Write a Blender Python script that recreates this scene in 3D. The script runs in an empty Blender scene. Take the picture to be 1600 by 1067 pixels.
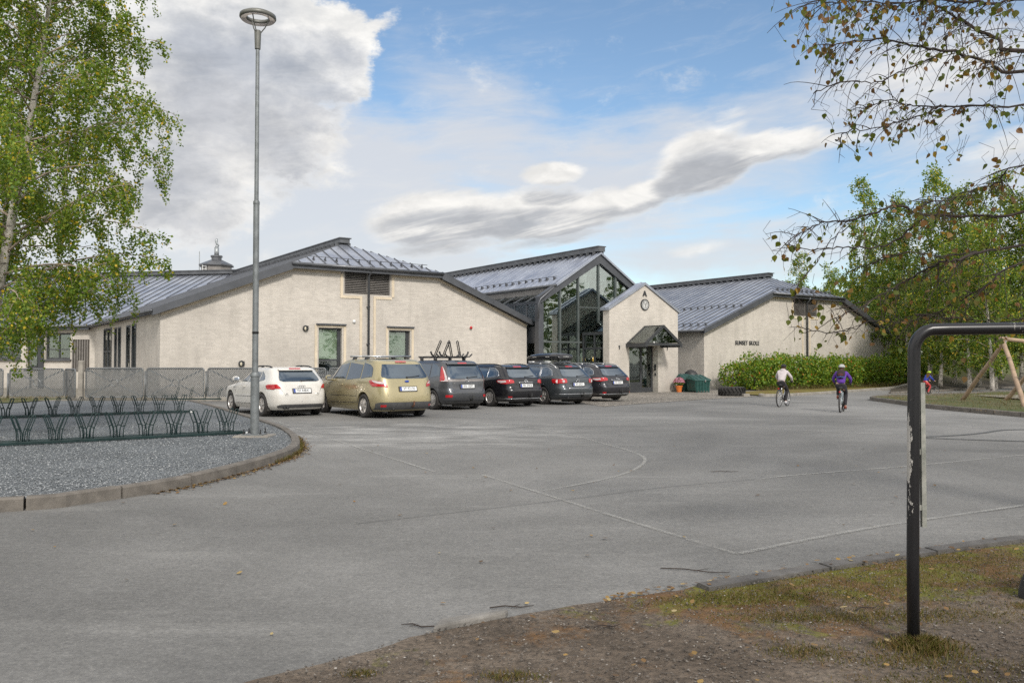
import bpy, bmesh, math, random
import numpy as np
from mathutils import Vector, Matrix
SC = bpy.context.scene
COL = SC.collection
R = math.radians
PI = math.pi
random.seed(7)

# ------------------------------------------------------------------ helpers
def link(o, parent=None):
    COL.objects.link(o)
    if parent is not None:
        o.parent = parent
    return o

def tag(o, label=None, cat=None, group=None, kind=None):
    if label: o['label'] = label
    if cat: o['category'] = cat
    if group: o['group'] = group
    if kind: o['kind'] = kind
    return o

def thing(name, label, cat, loc=(0, 0, 0), rz=0.0, group=None):
    o = bpy.data.objects.new(name, None)
    o.empty_display_size = 0.2
    link(o)
    o.location = loc
    o.rotation_euler = (0, 0, rz)
    return tag(o, label, cat, group)

def copy_tree(o, parent=None, kids=None):
    c = o.copy()
    COL.objects.link(c)
    c.parent = parent
    for ch in list(o.children):
        copy_tree(ch, c)
    return c

class MB:
    """collects faces for one mesh"""
    def __init__(s):
        s.v = []; s.f = []; s.m = []; s.cur = 0
    def add(s, vs, fs):
        n = len(s.v)
        s.v += [tuple(v) for v in vs]
        for f in fs:
            s.f.append(tuple(i + n for i in f)); s.m.append(s.cur)
    def box(s, x0, x1, y0, y1, z0, z1):
        x0, x1 = min(x0, x1), max(x0, x1); y0, y1 = min(y0, y1), max(y0, y1); z0, z1 = min(z0, z1), max(z0, z1)
        s.add([(x0,y0,z0),(x1,y0,z0),(x1,y1,z0),(x0,y1,z0),(x0,y0,z1),(x1,y0,z1),(x1,y1,z1),(x0,y1,z1)],
              [(0,3,2,1),(4,5,6,7),(0,1,5,4),(1,2,6,5),(2,3,7,6),(3,0,4,7)])
    def hexa(s, b, t):
        """b, t: four bottom and four top points, counter-clockwise from above"""
        s.add(list(b) + list(t), [(0,3,2,1),(4,5,6,7),(0,1,5,4),(1,2,6,5),(2,3,7,6),(3,0,4,7)])
    def prism(s, poly, d):
        """poly: planar list of 3-D points, extruded by vector d"""
        n = len(poly); d = Vector(d)
        a = [Vector(p) for p in poly]; b = [p + d for p in a]
        nrm = Vector((0, 0, 0))
        for i in range(n):
            nrm += a[i].cross(a[(i + 1) % n])
        fs = [tuple(range(n - 1, -1, -1)), tuple(range(n, 2 * n))]
        fs += [(i, (i + 1) % n, n + (i + 1) % n, n + i) for i in range(n)]
        if nrm.dot(d) < 0:
            fs = [tuple(reversed(f)) for f in fs]
        s.add(a + b, fs)
    def tube(s, pts, r, n=8, caps=True, closed=False):
        pts = [Vector(p) for p in pts]
        m = len(pts)
        rs = r if isinstance(r, (list, tuple)) else [r] * m
        up = Vector((0, 0, 1)); rings = []; prev = None
        for i, p in enumerate(pts):
            if closed:
                t = pts[(i + 1) % m] - pts[i - 1]
            else:
                t = pts[min(i + 1, m - 1)] - pts[max(i - 1, 0)]
            if t.length < 1e-9: t = Vector((0, 0, 1))
            t.normalize()
            if prev is None:
                x = t.cross(up)
                if x.length < 1e-3: x = t.cross(Vector((1, 0, 0)))
            else:
                x = prev - t * prev.dot(t)
                if x.length < 1e-6: x = t.cross(up)
            x.normalize(); prev = x; y = t.cross(x)
            rings.append([p + (x * math.cos(2*PI*k/n) + y * math.sin(2*PI*k/n)) * rs[i] for k in range(n)])
        vs = [q for ring in rings for q in ring]; fs = []
        for i in range(m if closed else m - 1):
            j = (i + 1) % m
            for k in range(n):
                fs.append((i*n + k, i*n + (k+1) % n, j*n + (k+1) % n, j*n + k))
        if caps and not closed:
            fs.append(tuple(range(n - 1, -1, -1))); fs.append(tuple(range((m-1)*n, m*n)))
        s.add(vs, fs)
    def bar(s, a, b, w, h, up=(0, 0, 1)):
        """rectangular bar from a to b, w across and h along up"""
        a = Vector(a); b = Vector(b); t = (b - a).normalized(); up = Vector(up)
        x = t.cross(up)
        if x.length < 1e-4: x = t.cross(Vector((1, 0, 0)))
        x.normalize(); y = x.cross(t)
        x = x * w / 2; y = y * h / 2
        s.hexa([a - x - y, a + x - y, b + x - y, b - x - y], [a - x + y, a + x + y, b + x + y, b - x + y])
    def lathe(s, prof, n=24, c=(0, 0, 0), axis='z', closed=False):
        c = Vector(c); vs = []; m = len(prof)
        for (r, h) in prof:
            for k in range(n):
                a = 2*PI*k/n; p, q = r*math.cos(a), r*math.sin(a)
                vs.append(c + (Vector((p, q, h)) if axis == 'z' else Vector((h, p, q)) if axis == 'x' else Vector((q, h, p))))
        fs = []
        for i in range(m if closed else m - 1):
            j = (i + 1) % m
            for k in range(n):
                fs.append((i*n + k, i*n + (k+1) % n, j*n + (k+1) % n, j*n + k))
        if not closed:
            if prof[0][0] > 1e-6: fs.append(tuple(range(n - 1, -1, -1)))
            if prof[-1][0] > 1e-6: fs.append(tuple(range((m-1)*n, m*n)))
        s.add(vs, fs)
    def ball(s, c, r, n=12, sq=(1, 1, 1)):
        c = Vector(c); m = n // 2; vs = []; fs = []
        for i in range(m + 1):
            th = PI * i / m
            for k in range(n):
                a = 2*PI*k/n
                vs.append(c + Vector((r*sq[0]*math.sin(th)*math.cos(a), r*sq[1]*math.sin(th)*math.sin(a), r*sq[2]*math.cos(th))))
        for i in range(m):
            for k in range(n):
                fs.append((i*n + k, (i+1)*n + k, (i+1)*n + (k+1) % n, i*n + (k+1) % n))
        s.add(vs, fs)
    def grid(s, rows):
        m = len(rows); n = len(rows[0])
        s.add([p for r in rows for p in r], [(i*n+k, i*n+k+1, (i+1)*n+k+1, (i+1)*n+k) for i in range(m-1) for k in range(n-1)])
    def build(s, name, mat, parent=None, smooth=False, off=None, bevel=0, fix=True):
        me = bpy.data.meshes.new(name)
        vs = s.v if off is None else [(v[0]+off[0], v[1]+off[1], v[2]+off[2]) for v in s.v]
        me.from_pydata(vs, [], s.f)
        mats = mat if isinstance(mat, (list, tuple)) else [mat]
        for m in mats: me.materials.append(m)
        if len(mats) > 1: me.polygons.foreach_set('material_index', s.m)
        if fix:
            bm = bmesh.new(); bm.from_mesh(me)
            bmesh.ops.recalc_face_normals(bm, faces=bm.faces)
            bm.to_mesh(me); bm.free()
        if smooth:
            me.polygons.foreach_set('use_smooth', [True] * len(me.polygons))
        me.update()
        o = bpy.data.objects.new(name, me)
        link(o, parent)
        if smooth == 'auto':
            me.set_sharp_from_angle(angle=R(35))
        if bevel:
            b = o.modifiers.new('bevel', 'BEVEL'); b.width = bevel; b.segments = 2; b.limit_method = 'ANGLE'; b.angle_limit = R(40)
        return o

def text(name, s, size, mat, parent, loc, rot, depth=0.004, align='CENTER', sx=1.0, bold=0.0, space=1.0):
    cu = bpy.data.curves.new(name, 'FONT'); cu.body = s; cu.size = size
    cu.align_x = align; cu.align_y = 'CENTER'; cu.extrude = depth; cu.offset = bold; cu.space_character = space
    tmp = bpy.data.objects.new(name, cu); COL.objects.link(tmp)
    dg = bpy.context.evaluated_depsgraph_get()
    me = bpy.data.meshes.new_from_object(tmp.evaluated_get(dg)); me.name = name
    bpy.data.objects.remove(tmp); bpy.data.curves.remove(cu)
    me.materials.clear(); me.materials.append(mat)
    o = bpy.data.objects.new(name, me); link(o, parent)
    o.location = loc; o.rotation_euler = rot; o.scale = (sx, 1, 1)
    return o

# camera geometry (28.8 mm equivalent, eye height 1.55 m, 1.45 degrees up)
CAM_H = 1.55; FPX = 1280.0; PITCH = math.atan(32.5 / 1280)
def at(u, v, Y):
    """point at depth Y on the sight line of photo pixel (u, v)"""
    x = (u - 800) / FPX; z = (533.5 - v) / FPX
    d = (x, math.cos(PITCH) - z*math.sin(PITCH), math.sin(PITCH) + z*math.cos(PITCH))
    t = Y / d[1]
    return Vector((d[0]*t, Y, CAM_H + d[2]*t))

def sstep(a, b, x):
    t = min(1, max(0, (x - a) / (b - a))); return t*t*(3 - 2*t)
def bank_d(x, y): return y - 0.8*(x - 20) - 52
def gz(x, y):
    """height of the ground"""
    z = -0.13 * sstep(30, 44, y) * sstep(-4, 5, x)
    if x > 14 and y > 20: z += 3.0 * sstep(-7, 9, bank_d(x, y)) * sstep(.46, .53, x/y)   # bank behind the playground
    return z

# ------------------------------------------------------------------ node helpers
def newmat(name):
    m = bpy.data.materials.new(name); m.use_nodes = True
    nt = m.node_tree; b = nt.nodes['Principled BSDF']
    return m, nt, b
def L(nt, a, b): nt.links.new(a, b)
def mathn(nt, op, a, b=None, c=None, clamp=False):
    n = nt.nodes.new('ShaderNodeMath'); n.operation = op; n.use_clamp = clamp
    for i, x in enumerate((a, b, c)):
        if x is None: continue
        if isinstance(x, (int, float)): n.inputs[i].default_value = x
        else: nt.links.new(x, n.inputs[i])
    return n.outputs[0]
def mixc(nt, fac, a, b, typ='MIX'):
    n = nt.nodes.new('ShaderNodeMix'); n.data_type = 'RGBA'; n.blend_type = typ
    for i, x in ((0, fac), (6, a), (7, b)):
        if isinstance(x, (int, float)): n.inputs[i].default_value = x
        elif isinstance(x, (tuple, list)): n.inputs[i].default_value = (*x[:3], 1)
        else: nt.links.new(x, n.inputs[i])
    return n.outputs[2]
def ramp(nt, fac, stops):
    n = nt.nodes.new('ShaderNodeValToRGB'); cr = n.color_ramp
    while len(cr.elements) > 1: cr.elements.remove(cr.elements[-1])
    for i, (p, c) in enumerate(stops):
        e = cr.elements[0] if i == 0 else cr.elements.new(p)
        e.position = p
        e.color = (*c, 1) if isinstance(c, (tuple, list)) else (c, c, c, 1)
    nt.links.new(fac, n.inputs[0]); return n.outputs[0]
def noise(nt, vec, scale, detail=4, rough=.55, dist=0.0):
    n = nt.nodes.new('ShaderNodeTexNoise'); n.inputs['Scale'].default_value = scale
    n.inputs['Detail'].default_value = detail; n.inputs['Roughness'].default_value = rough
    n.inputs['Distortion'].default_value = dist
    if vec is not None: nt.links.new(vec, n.inputs['Vector'])
    return n.outputs[0]
def coords(nt, kind='Object'):
    return nt.nodes.new('ShaderNodeTexCoord').outputs[kind]
def scalev(nt, vec, s):
    n = nt.nodes.new('ShaderNodeVectorMath'); n.operation = 'MULTIPLY'
    nt.links.new(vec, n.inputs[0]); n.inputs[1].default_value = s; return n.outputs[0]
def bump(nt, bs, h, strength=.3, dist=.01):
    n = nt.nodes.new('ShaderNodeBump'); n.inputs['Strength'].default_value = strength; n.inputs['Distance'].default_value = dist
    nt.links.new(h, n.inputs['Height']); nt.links.new(n.outputs[0], bs.inputs['Normal'])

def pmat(name, col, rough=.6, metal=0.0, var=.2, scale=3.0, bmp=0.0, bscale=60.0, spec=.5, coat=0.0, rvar=.1, dirt=None, dirtamt=.4):
    m, nt, b = newmat(name)
    v = coords(nt)
    n1 = noise(nt, v, scale, 5)
    lo = tuple(c*(1-var) for c in col); hi = tuple(min(1, c*(1+var)) for c in col)
    c = ramp(nt, n1, [(.3, lo), (.7, hi)])
    if dirt is not None:
        n2 = noise(nt, v, scale*2.3, 6, .65)
        f = mathn(nt, 'MULTIPLY', ramp(nt, n2, [(.45, 0.0), (.75, 1.0)]), dirtamt)
        c = mixc(nt, f, c, dirt)
    L(nt, c, b.inputs['Base Color'])
    b.inputs['Metallic'].default_value = metal
    rr = ramp(nt, noise(nt, v, scale*1.7, 3), [(.3, max(0, rough-rvar)), (.7, min(1, rough+rvar))])
    L(nt, rr, b.inputs['Roughness'])
    b.inputs['Specular IOR Level'].default_value = spec
    b.inputs['Coat Weight'].default_value = coat
    if coat: b.inputs['Coat Roughness'].default_value = .04
    if bmp:
        bump(nt, b, noise(nt, v, bscale, 3), bmp, .01)
    return m
# ------------------------------------------------------------------ materials
def mat_brick(name, base, mortar, stain, rowh=.083, bw=.25):
    m, nt, b = newmat(name)
    tc = nt.nodes.new('ShaderNodeTexCoord')
    sp = nt.nodes.new('ShaderNodeSeparateXYZ'); L(nt, tc.outputs['Object'], sp.inputs[0])
    sn = nt.nodes.new('ShaderNodeSeparateXYZ'); L(nt, tc.outputs['Normal'], sn.inputs[0])
    ax = mathn(nt, 'GREATER_THAN', mathn(nt, 'ABSOLUTE', sn.outputs[0]), .5)
    u = mathn(nt, 'ADD', mathn(nt, 'MULTIPLY', sp.outputs[1], ax), mathn(nt, 'MULTIPLY', sp.outputs[0], mathn(nt, 'SUBTRACT', 1.0, ax)))
    cb = nt.nodes.new('ShaderNodeCombineXYZ'); L(nt, u, cb.inputs[0]); L(nt, sp.outputs[2], cb.inputs[1])
    br = nt.nodes.new('ShaderNodeTexBrick'); L(nt, cb.outputs[0], br.inputs['Vector'])
    br.inputs['Scale'].default_value = 1; br.inputs['Brick Width'].default_value = bw; br.inputs['Row Height'].default_value = rowh
    br.inputs['Mortar Size'].default_value = .006; br.inputs['Mortar Smooth'].default_value = .3; br.inputs['Bias'].default_value = 0
    br.inputs['Color1'].default_value = (*[c*1.05 for c in base], 1); br.inputs['Color2'].default_value = (*[c*.9 for c in base], 1)
    br.inputs['Mortar'].default_value = (*mortar, 1)
    v = tc.outputs['Object']
    big = noise(nt, v, .35, 5, .6)
    streak = noise(nt, scalev(nt, v, (2.2, 2.2, .35)), 1.0, 6, .7)
    fine = noise(nt, v, 14, 4, .7)
    c = mixc(nt, mathn(nt, 'MULTIPLY', ramp(nt, big, [(.42, 0.0), (.66, 1.0)]), .42), br.outputs['Color'], stain)
    c = mixc(nt, mathn(nt, 'MULTIPLY', ramp(nt, streak, [(.5, 0.0), (.72, 1.0)]), .38), c, stain)
    c = mixc(nt, .28, c, mixc(nt, fine, (.35, .33, .3), (1, 1, 1)), 'MULTIPLY')
    # splash dirt near the ground
    low = ramp(nt, mathn(nt, 'ADD', sp.outputs[2], mathn(nt, 'MULTIPLY', streak, .8)), [(.35, .55), (.95, 0.0)])
    c = mixc(nt, low, c, tuple(s*.75 for s in stain))
    L(nt, c, b.inputs['Base Color']); b.inputs['Roughness'].default_value = .9
    h = mathn(nt, 'SUBTRACT', mathn(nt, 'MULTIPLY', fine, .4), br.outputs['Fac'])
    bump(nt, b, h, .4, .006)
    return m

def mat_ground(name, kind):
    m, nt, b = newmat(name)
    v = coords(nt)
    if kind == 'asphalt':
        big = noise(nt, v, .12, 6, .62, .6); mid = noise(nt, v, .9, 5, .6); fine = noise(nt, v, 38, 3, .7); vf = noise(nt, v, 130, 2, .8); gr = noise(nt, v, 12, 4, .75)
        str_ = noise(nt, scalev(nt, v, (.25, 1.4, 1)), 1.0, 7, .7)
        c = ramp(nt, big, [(.36, (.128, .127, .124)), (.5, (.186, .184, .179)), (.64, (.25, .247, .24))])
        c = mixc(nt, mathn(nt, 'MULTIPLY', ramp(nt, mid, [(.35, 1.0), (.6, 0.0)]), .28), c, (.12, .118, .112))
        c = mixc(nt, mathn(nt, 'MULTIPLY', ramp(nt, str_, [(.56, 0.0), (.72, 1.0)]), .3), c, (.36, .355, .34))
        # darker damp band in the near left part, pale dust by the parked cars
        sp = nt.nodes.new('ShaderNodeSeparateXYZ'); L(nt, v, sp.inputs[0])
        dx = mathn(nt, 'DIVIDE', mathn(nt, 'ADD', sp.outputs[0], 2.2), 4.2); dy = mathn(nt, 'DIVIDE', mathn(nt, 'SUBTRACT', sp.outputs[1], 18.2), 4.0)
        d2 = mathn(nt, 'ADD', mathn(nt, 'MULTIPLY', dx, dx), mathn(nt, 'MULTIPLY', dy, dy))
        dm = ramp(nt, mathn(nt, 'SUBTRACT', 1.2, d2), [(0.0, 0.0), (1.0, 1.0)])
        st2 = noise(nt, scalev(nt, v, (.7, 1.6, 1)), 1.0, 7, .75, .3)
        c = mixc(nt, mathn(nt, 'MULTIPLY', mathn(nt, 'MULTIPLY', dm, ramp(nt, st2, [(.45, 0.0), (.66, 1.0)])), .75), c, (.44, .435, .42))
        vo = nt.nodes.new('ShaderNodeTexVoronoi'); vo.inputs['Scale'].default_value = 55; L(nt, v, vo.inputs['Vector'])
        spk = ramp(nt, vo.outputs['Distance'], [(.0, 1.0), (.35, 0.0)])
        c = mixc(nt, mathn(nt, 'MULTIPLY', spk, .5), c, mixc(nt, noise(nt, v, 23, 2), (.06, .06, .06), (.55, .54, .5)))
        c = mixc(nt, .55, c, mixc(nt, ramp(nt, fine, [(.3, 0.0), (.7, 1.0)]), (.55, .55, .55), (1.35, 1.33, 1.3)), 'MULTIPLY')
        c = mixc(nt, .38, c, ramp(nt, gr, [(.34, (.66, .66, .66)), (.66, (1.3, 1.3, 1.29))]), 'MULTIPLY')
        # hairline cracks
        wv = nt.nodes.new('ShaderNodeTexVoronoi'); wv.feature = 'DISTANCE_TO_EDGE'; wv.inputs['Scale'].default_value = .14
        wm = nt.nodes.new('ShaderNodeVectorMath'); wm.operation = 'ADD'; L(nt, v, wm.inputs[0])
        nz = nt.nodes.new('ShaderNodeTexNoise'); nz.inputs['Scale'].default_value = .8; nz.inputs['Detail'].default_value = 6; L(nt, v, nz.inputs['Vector']); L(nt, nz.outputs['Color'], wm.inputs[1])
        L(nt, wm.outputs[0], wv.inputs['Vector'])
        ck = mathn(nt, 'MULTIPLY', ramp(nt, wv.outputs['Distance'], [(.0, 1.0), (.004, 0.0)]), ramp(nt, noise(nt, v, .3, 2), [(.56, 0.0), (.66, .3)]))
        c = mixc(nt, ck, c, (.05, .05, .048))
        L(nt, c, b.inputs['Base Color']); b.inputs['Roughness'].default_value = .86; b.inputs['Specular IOR Level'].default_value = .35
        bump(nt, b, mathn(nt, 'ADD', mathn(nt, 'MULTIPLY', fine, .6), vf), .55, .006)
    elif kind == 'gravel':
        vo = nt.nodes.new('ShaderNodeTexVoronoi'); vo.inputs['Scale'].default_value = 58; L(nt, v, vo.inputs['Vector'])
        vo2 = nt.nodes.new('ShaderNodeTexVoronoi'); vo2.inputs['Scale'].default_value = 105; L(nt, v, vo2.inputs['Vector'])
        c = ramp(nt, vo.outputs['Color'], [(.1, (.06, .068, .075)), (.45, (.145, .16, .172)), (.75, (.23, .25, .262)), (.97, (.5, .52, .53))])
        c = mixc(nt, .4, c, ramp(nt, vo2.outputs['Color'], [(.2, (.06, .07, .078)), (.6, (.2, .215, .23)), (.95, (.48, .5, .52))]))
        c = mixc(nt, .5, c, ramp(nt, noise(nt, v, .6, 5), [(.3, (.6, .6, .6)), (.7, (1.25, 1.25, 1.25))]), 'MULTIPLY')
        L(nt, c, b.inputs['Base Color']); b.inputs['Roughness'].default_value = .8
        bump(nt, b, mathn(nt, 'SUBTRACT', 1.0, vo.outputs['Distance']), 1.0, .03)
    elif kind == 'dirt':
        a = noise(nt, v, .9, 7, .68, .4); f = noise(nt, v, 26, 5, .7); g = noise(nt, v, 1.7, 6, .7, .3)
        c = ramp(nt, a, [(.3, (.075, .061, .048)), (.52, (.14, .115, .092)), (.7, (.225, .19, .155))])
        c = mixc(nt, .75, c, ramp(nt, f, [(.3, (.35, .35, .35)), (.65, (1.5, 1.45, 1.4))]), 'MULTIPLY')
        sp = nt.nodes.new('ShaderNodeSeparateXYZ'); L(nt, v, sp.inputs[0])
        # moss and litter grow along the kerb, bare soil nearer the camera
        e = mathn(nt, 'SUBTRACT', sp.outputs[1], mathn(nt, 'MULTIPLY_ADD', sp.outputs[0], .45, 5.05))
        k = mathn(nt, 'MULTIPLY', ramp(nt, mathn(nt, 'MULTIPLY_ADD', e, .55, 1.0), [(.1, 0.0), (.85, 1.0)]), ramp(nt, mathn(nt, 'MULTIPLY', sp.outputs[0], .4), [(.1, .1), (.6, 1.0)]))
        g2 = noise(nt, v, 2.3, 7, .7, .5); k2 = mathn(nt, 'ADD', mathn(nt, 'MULTIPLY', k, .24), g)
        c = mixc(nt, mathn(nt, 'MULTIPLY', ramp(nt, k2, [(.58, 0.0), (.70, 1.0)]), .8), c, mixc(nt, f, (.07, .036, .015), (.29, .165, .075)))
        c = mixc(nt, mathn(nt, 'MULTIPLY', ramp(nt, mathn(nt, 'ADD', mathn(nt, 'MULTIPLY', k, .2), g2), [(.63, 0.0), (.73, 1.0)]), .85), c, mixc(nt, f, (.06, .072, .010), (.25, .25, .05)))
        L(nt, c, b.inputs['Base Color']); b.inputs['Roughness'].default_value = .95; b.inputs['Specular IOR Level'].default_value = .2
        bump(nt, b, mathn(nt, 'ADD', f, mathn(nt, 'MULTIPLY', a, .8)), .9, .03)
    elif kind == 'cobble':
        vo = nt.nodes.new('ShaderNodeTexVoronoi'); vo.inputs['Scale'].default_value = 6.5; vo.inputs['Randomness'].default_value = .55; L(nt, v, vo.inputs['Vector'])
        ve = nt.nodes.new('ShaderNodeTexVoronoi'); ve.feature = 'DISTANCE_TO_EDGE'; ve.inputs['Scale'].default_value = 6.5; ve.inputs['Randomness'].default_value = .55; L(nt, v, ve.inputs['Vector'])
        c = ramp(nt, vo.outputs['Color'], [(.1, (.16, .14, .12)), (.5, (.26, .235, .205)), (.9, (.36, .33, .29))])
        e = ramp(nt, ve.outputs['Distance'], [(.02, 1.0), (.1, 0.0)])
        c = mixc(nt, e, c, (.085, .078, .06))
        c = mixc(nt, .5, c, ramp(nt, noise(nt, v, .7, 5), [(.3, (.6, .6, .58)), (.7, (1.2, 1.2, 1.2))]), 'MULTIPLY')
        L(nt, c, b.inputs['Base Color']); b.inputs['Roughness'].default_value = .85
        bump(nt, b, mathn(nt, 'SUBTRACT', 1.0, e), .8, .03)
    elif kind == 'turf':
        a = noise(nt, v, .5, 6, .65); f = noise(nt, scalev(nt, v, (1, 1, 1)), 30, 4, .7)
        c = ramp(nt, a, [(.32, (.16, .135, .085)), (.5, (.085, .095, .03)), (.68, (.055, .085, .02))])
        c = mixc(nt, .7, c, ramp(nt, f, [(.3, (.4, .4, .4)), (.7, (1.5, 1.5, 1.4))]), 'MULTIPLY')
        L(nt, c, b.inputs['Base Color']); b.inputs['Roughness'].default_value = .95
        bump(nt, b, f, .9, .04)
    elif kind == 'bank':
        a = noise(nt, v, .25, 6, .65); f = noise(nt, v, 12, 5, .7)
        sp = nt.nodes.new('ShaderNodeSeparateXYZ'); L(nt, v, sp.inputs[0])
        k = mathn(nt, 'ADD', mathn(nt, 'MULTIPLY', sp.outputs[2], .55), mathn(nt, 'MULTIPLY', a, .9))
        c = ramp(nt, k, [(.42, (.055, .045, .033)), (.62, (.075, .066, .035)), (.95, (.10, .115, .028))])
        c = mixc(nt, .7, c, ramp(nt, f, [(.3, (.4, .4, .4)), (.7, (1.5, 1.5, 1.4))]), 'MULTIPLY')
        L(nt, c, b.inputs['Base Color']); b.inputs['Roughness'].default_value = .95
        bump(nt, b, f, .9, .06)
    elif kind == 'sand':
        a = noise(nt, v, .7, 6, .65); f = noise(nt, v, 40, 4, .7)
        c = ramp(nt, a, [(.3, (.15, .135, .105)), (.7, (.3, .275, .225))])
        c = mixc(nt, .5, c, ramp(nt, f, [(.3, (.5, .5, .5)), (.7, (1.4, 1.4, 1.4))]), 'MULTIPLY')
        L(nt, c, b.inputs['Base Color']); b.inputs['Roughness'].default_value = .95
        bump(nt, b, f, .6, .02)
    return m

def mat_roof():
    m, nt, b = newmat('zinc_sheet')
    v = coords(nt)
    a = noise(nt, v, .8, 6, .6); st = noise(nt, scalev(nt, v, (.5, 3, .5)), 1, 4, .6)
    c = ramp(nt, a, [(.3, (.33, .355, .42)), (.7, (.46, .49, .55))])
    c = mixc(nt, mathn(nt, 'MULTIPLY', ramp(nt, st, [(.5, 0.0), (.75, 1.0)]), .4), c, (.5, .51, .54))
    L(nt, c, b.inputs['Base Color']); b.inputs['Metallic'].default_value = .7
    L(nt, ramp(nt, a, [(.3, .32), (.7, .5)]), b.inputs['Roughness'])
    bump(nt, b, noise(nt, v, 1.6, 3), .12, .05)
    return m

def mat_glass(name, tint=(.03, .04, .04), refl=.5, see=.6):
    """window pane: part see-through, part mirror"""
    m, nt, b = newmat(name)
    out = nt.nodes['Material Output']
    tr = nt.nodes.new('ShaderNodeBsdfTransparent'); tr.inputs[0].default_value = (*tint, 1)
    gl = nt.nodes.new('ShaderNodeBsdfGlossy'); gl.inputs['Roughness'].default_value = .02; gl.inputs['Color'].default_value = (.9, .95, .95, 1)
    lw = nt.nodes.new('ShaderNodeLayerWeight'); lw.inputs['Blend'].default_value = .35
    f = mathn(nt, 'ADD', mathn(nt, 'MULTIPLY', lw.outputs['Fresnel'], 1 - refl), refl * .55, clamp=True)
    v = coords(nt)
    bp = nt.nodes.new('ShaderNodeBump'); bp.inputs['Strength'].default_value = .04; bp.inputs['Distance'].default_value = .1
    L(nt, noise(nt, v, .7, 2), bp.inputs['Height']); L(nt, bp.outputs[0], gl.inputs['Normal'])
    mx = nt.nodes.new('ShaderNodeMixShader'); L(nt, f, mx.inputs[0]); L(nt, tr.outputs[0], mx.inputs[1]); L(nt, gl.outputs[0], mx.inputs[2])
    L(nt, mx.outputs[0], out.inputs['Surface'])
    return m

def mat_leaf(name, stops, trans=.35, rough=.55):
    m, nt, b = newmat(name)
    out = nt.nodes['Material Output']
    g = nt.nodes.new('ShaderNodeNewGeometry')
    c = ramp(nt, g.outputs['Random Per Island'], stops)
    clump = noise(nt, coords(nt), .9, 3)
    c = mixc(nt, .6, c, ramp(nt, clump, [(.3, (.62, .66, .6)), (.7, (1.3, 1.25, 1.15))]), 'MULTIPLY')
    L(nt, c, b.inputs['Base Color']); b.inputs['Roughness'].default_value = rough; b.inputs['Specular IOR Level'].default_value = .35
    t = nt.nodes.new('ShaderNodeBsdfTranslucent'); L(nt, mixc(nt, 1.0, c, (1.5, 1.5, .7), 'MULTIPLY'), t.inputs[0])
    mx = nt.nodes.new('ShaderNodeMixShader'); mx.inputs[0].default_value = trans
    L(nt, b.outputs[0], mx.inputs[1]); L(nt, t.outputs[0], mx.inputs[2]); L(nt, mx.outputs[0], out.inputs['Surface'])
    return m

def mat_birch(name='birch_bark', light=(.52, .48, .43)):
    m, nt, b = newmat(name)
    v = coords(nt)
    a = noise(nt, scalev(nt, v, (3, 3, 14)), 1.0, 5, .7); d = noise(nt, scalev(nt, v, (6, 6, 3)), 1.0, 6, .7)
    c = ramp(nt, a, [(.36, (.035, .03, .027)), (.44, light), (.8, tuple(min(1, x*1.15) for x in light))])
    c = mixc(nt, mathn(nt, 'MULTIPLY', ramp(nt, d, [(.5, 0.0), (.62, 1.0)]), .7), c, (.11, .085, .07))
    L(nt, c, b.inputs['Base Color']); b.inputs['Roughness'].default_value = .85
    bump(nt, b, a, .5, .01)
    return m

def mat_emit(name, col, s):
    m, nt, b = newmat(name)
    b.inputs['Base Color'].default_value = (*col, 1); b.inputs['Emission Color'].default_value = (*col, 1); b.inputs['Emission Strength'].default_value = s
    return m

def mat_chipped(name):
    """black paint flaked off a galvanised tube"""
    m, nt, b = newmat(name)
    v = coords(nt)
    a = noise(nt, scalev(nt, v, (9, 9, 3.0)), 1.0, 6, .72, .3)
    sp = nt.nodes.new('ShaderNodeSeparateXYZ'); L(nt, v, sp.inputs[0])
    # the worn stretch sits at chest height, with more flakes on the top of the bar
    w = mathn(nt, 'SUBTRACT', 1.0, mathn(nt, 'MULTIPLY', mathn(nt, 'ABSOLUTE', mathn(nt, 'SUBTRACT', sp.outputs[2], 1.02)), 2.5), clamp=True)
    sd = mathn(nt, 'MULTIPLY', mathn(nt, 'ADD', mathn(nt, 'MULTIPLY', sp.outputs[0], -22), .1), w, clamp=True)
    th = mathn(nt, 'ADD', a, mathn(nt, 'MULTIPLY', sd, .45))
    k = ramp(nt, th, [(.635, 0.0), (.648, 1.0)])
    c = mixc(nt, k, (.012, .012, .014), mixc(nt, noise(nt, v, 20, 4), (.25, .24, .22), (.55, .53, .5)))
    L(nt, c, b.inputs['Base Color'])
    L(nt, mathn(nt, 'ADD', mathn(nt, 'MULTIPLY', k, .3), .3), b.inputs['Roughness'])
    bump(nt, b, k, .4, .003)
    return m

M = {}
M['brick'] = mat_brick('painted_brick', (.635, .588, .525), (.575, .532, .475), (.34, .315, .28))
M['brick_side'] = M['brick']
M['trim'] = pmat('cream_trim', (.62, .53, .40), .8, 0, .12, 2, .2, 30)
M['zinc'] = mat_roof()
M['fascia'] = pmat('dark_fascia', (.085, .09, .1), .45, .3, .2, 1.5, .1, 8)
M['gutter'] = pmat('gutter_metal', (.12, .125, .135), .4, .5, .2, 2)
M['frame'] = pmat('dark_frame', (.045, .048, .052), .45, .1, .2, 2)
M['frame_lt'] = pmat('green_grey_frame', (.10, .115, .112), .4, .2, .2, 2)
M['louver'] = pmat('louver_brown', (.21, .195, .18), .6, .1, .2, 4, .1)
M['pane'] = mat_glass('window_glass', (.84, .88, .84), .14)
M['hallpane'] = mat_glass('hall_glass', (.62, .70, .67), .42)
M['roofpane'] = mat_glass('roof_glass', (.86, .9, .88), .12)
M['blind'] = pmat('roller_blind', (.60, .67, .56), .8, 0, .08, 2)
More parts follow.
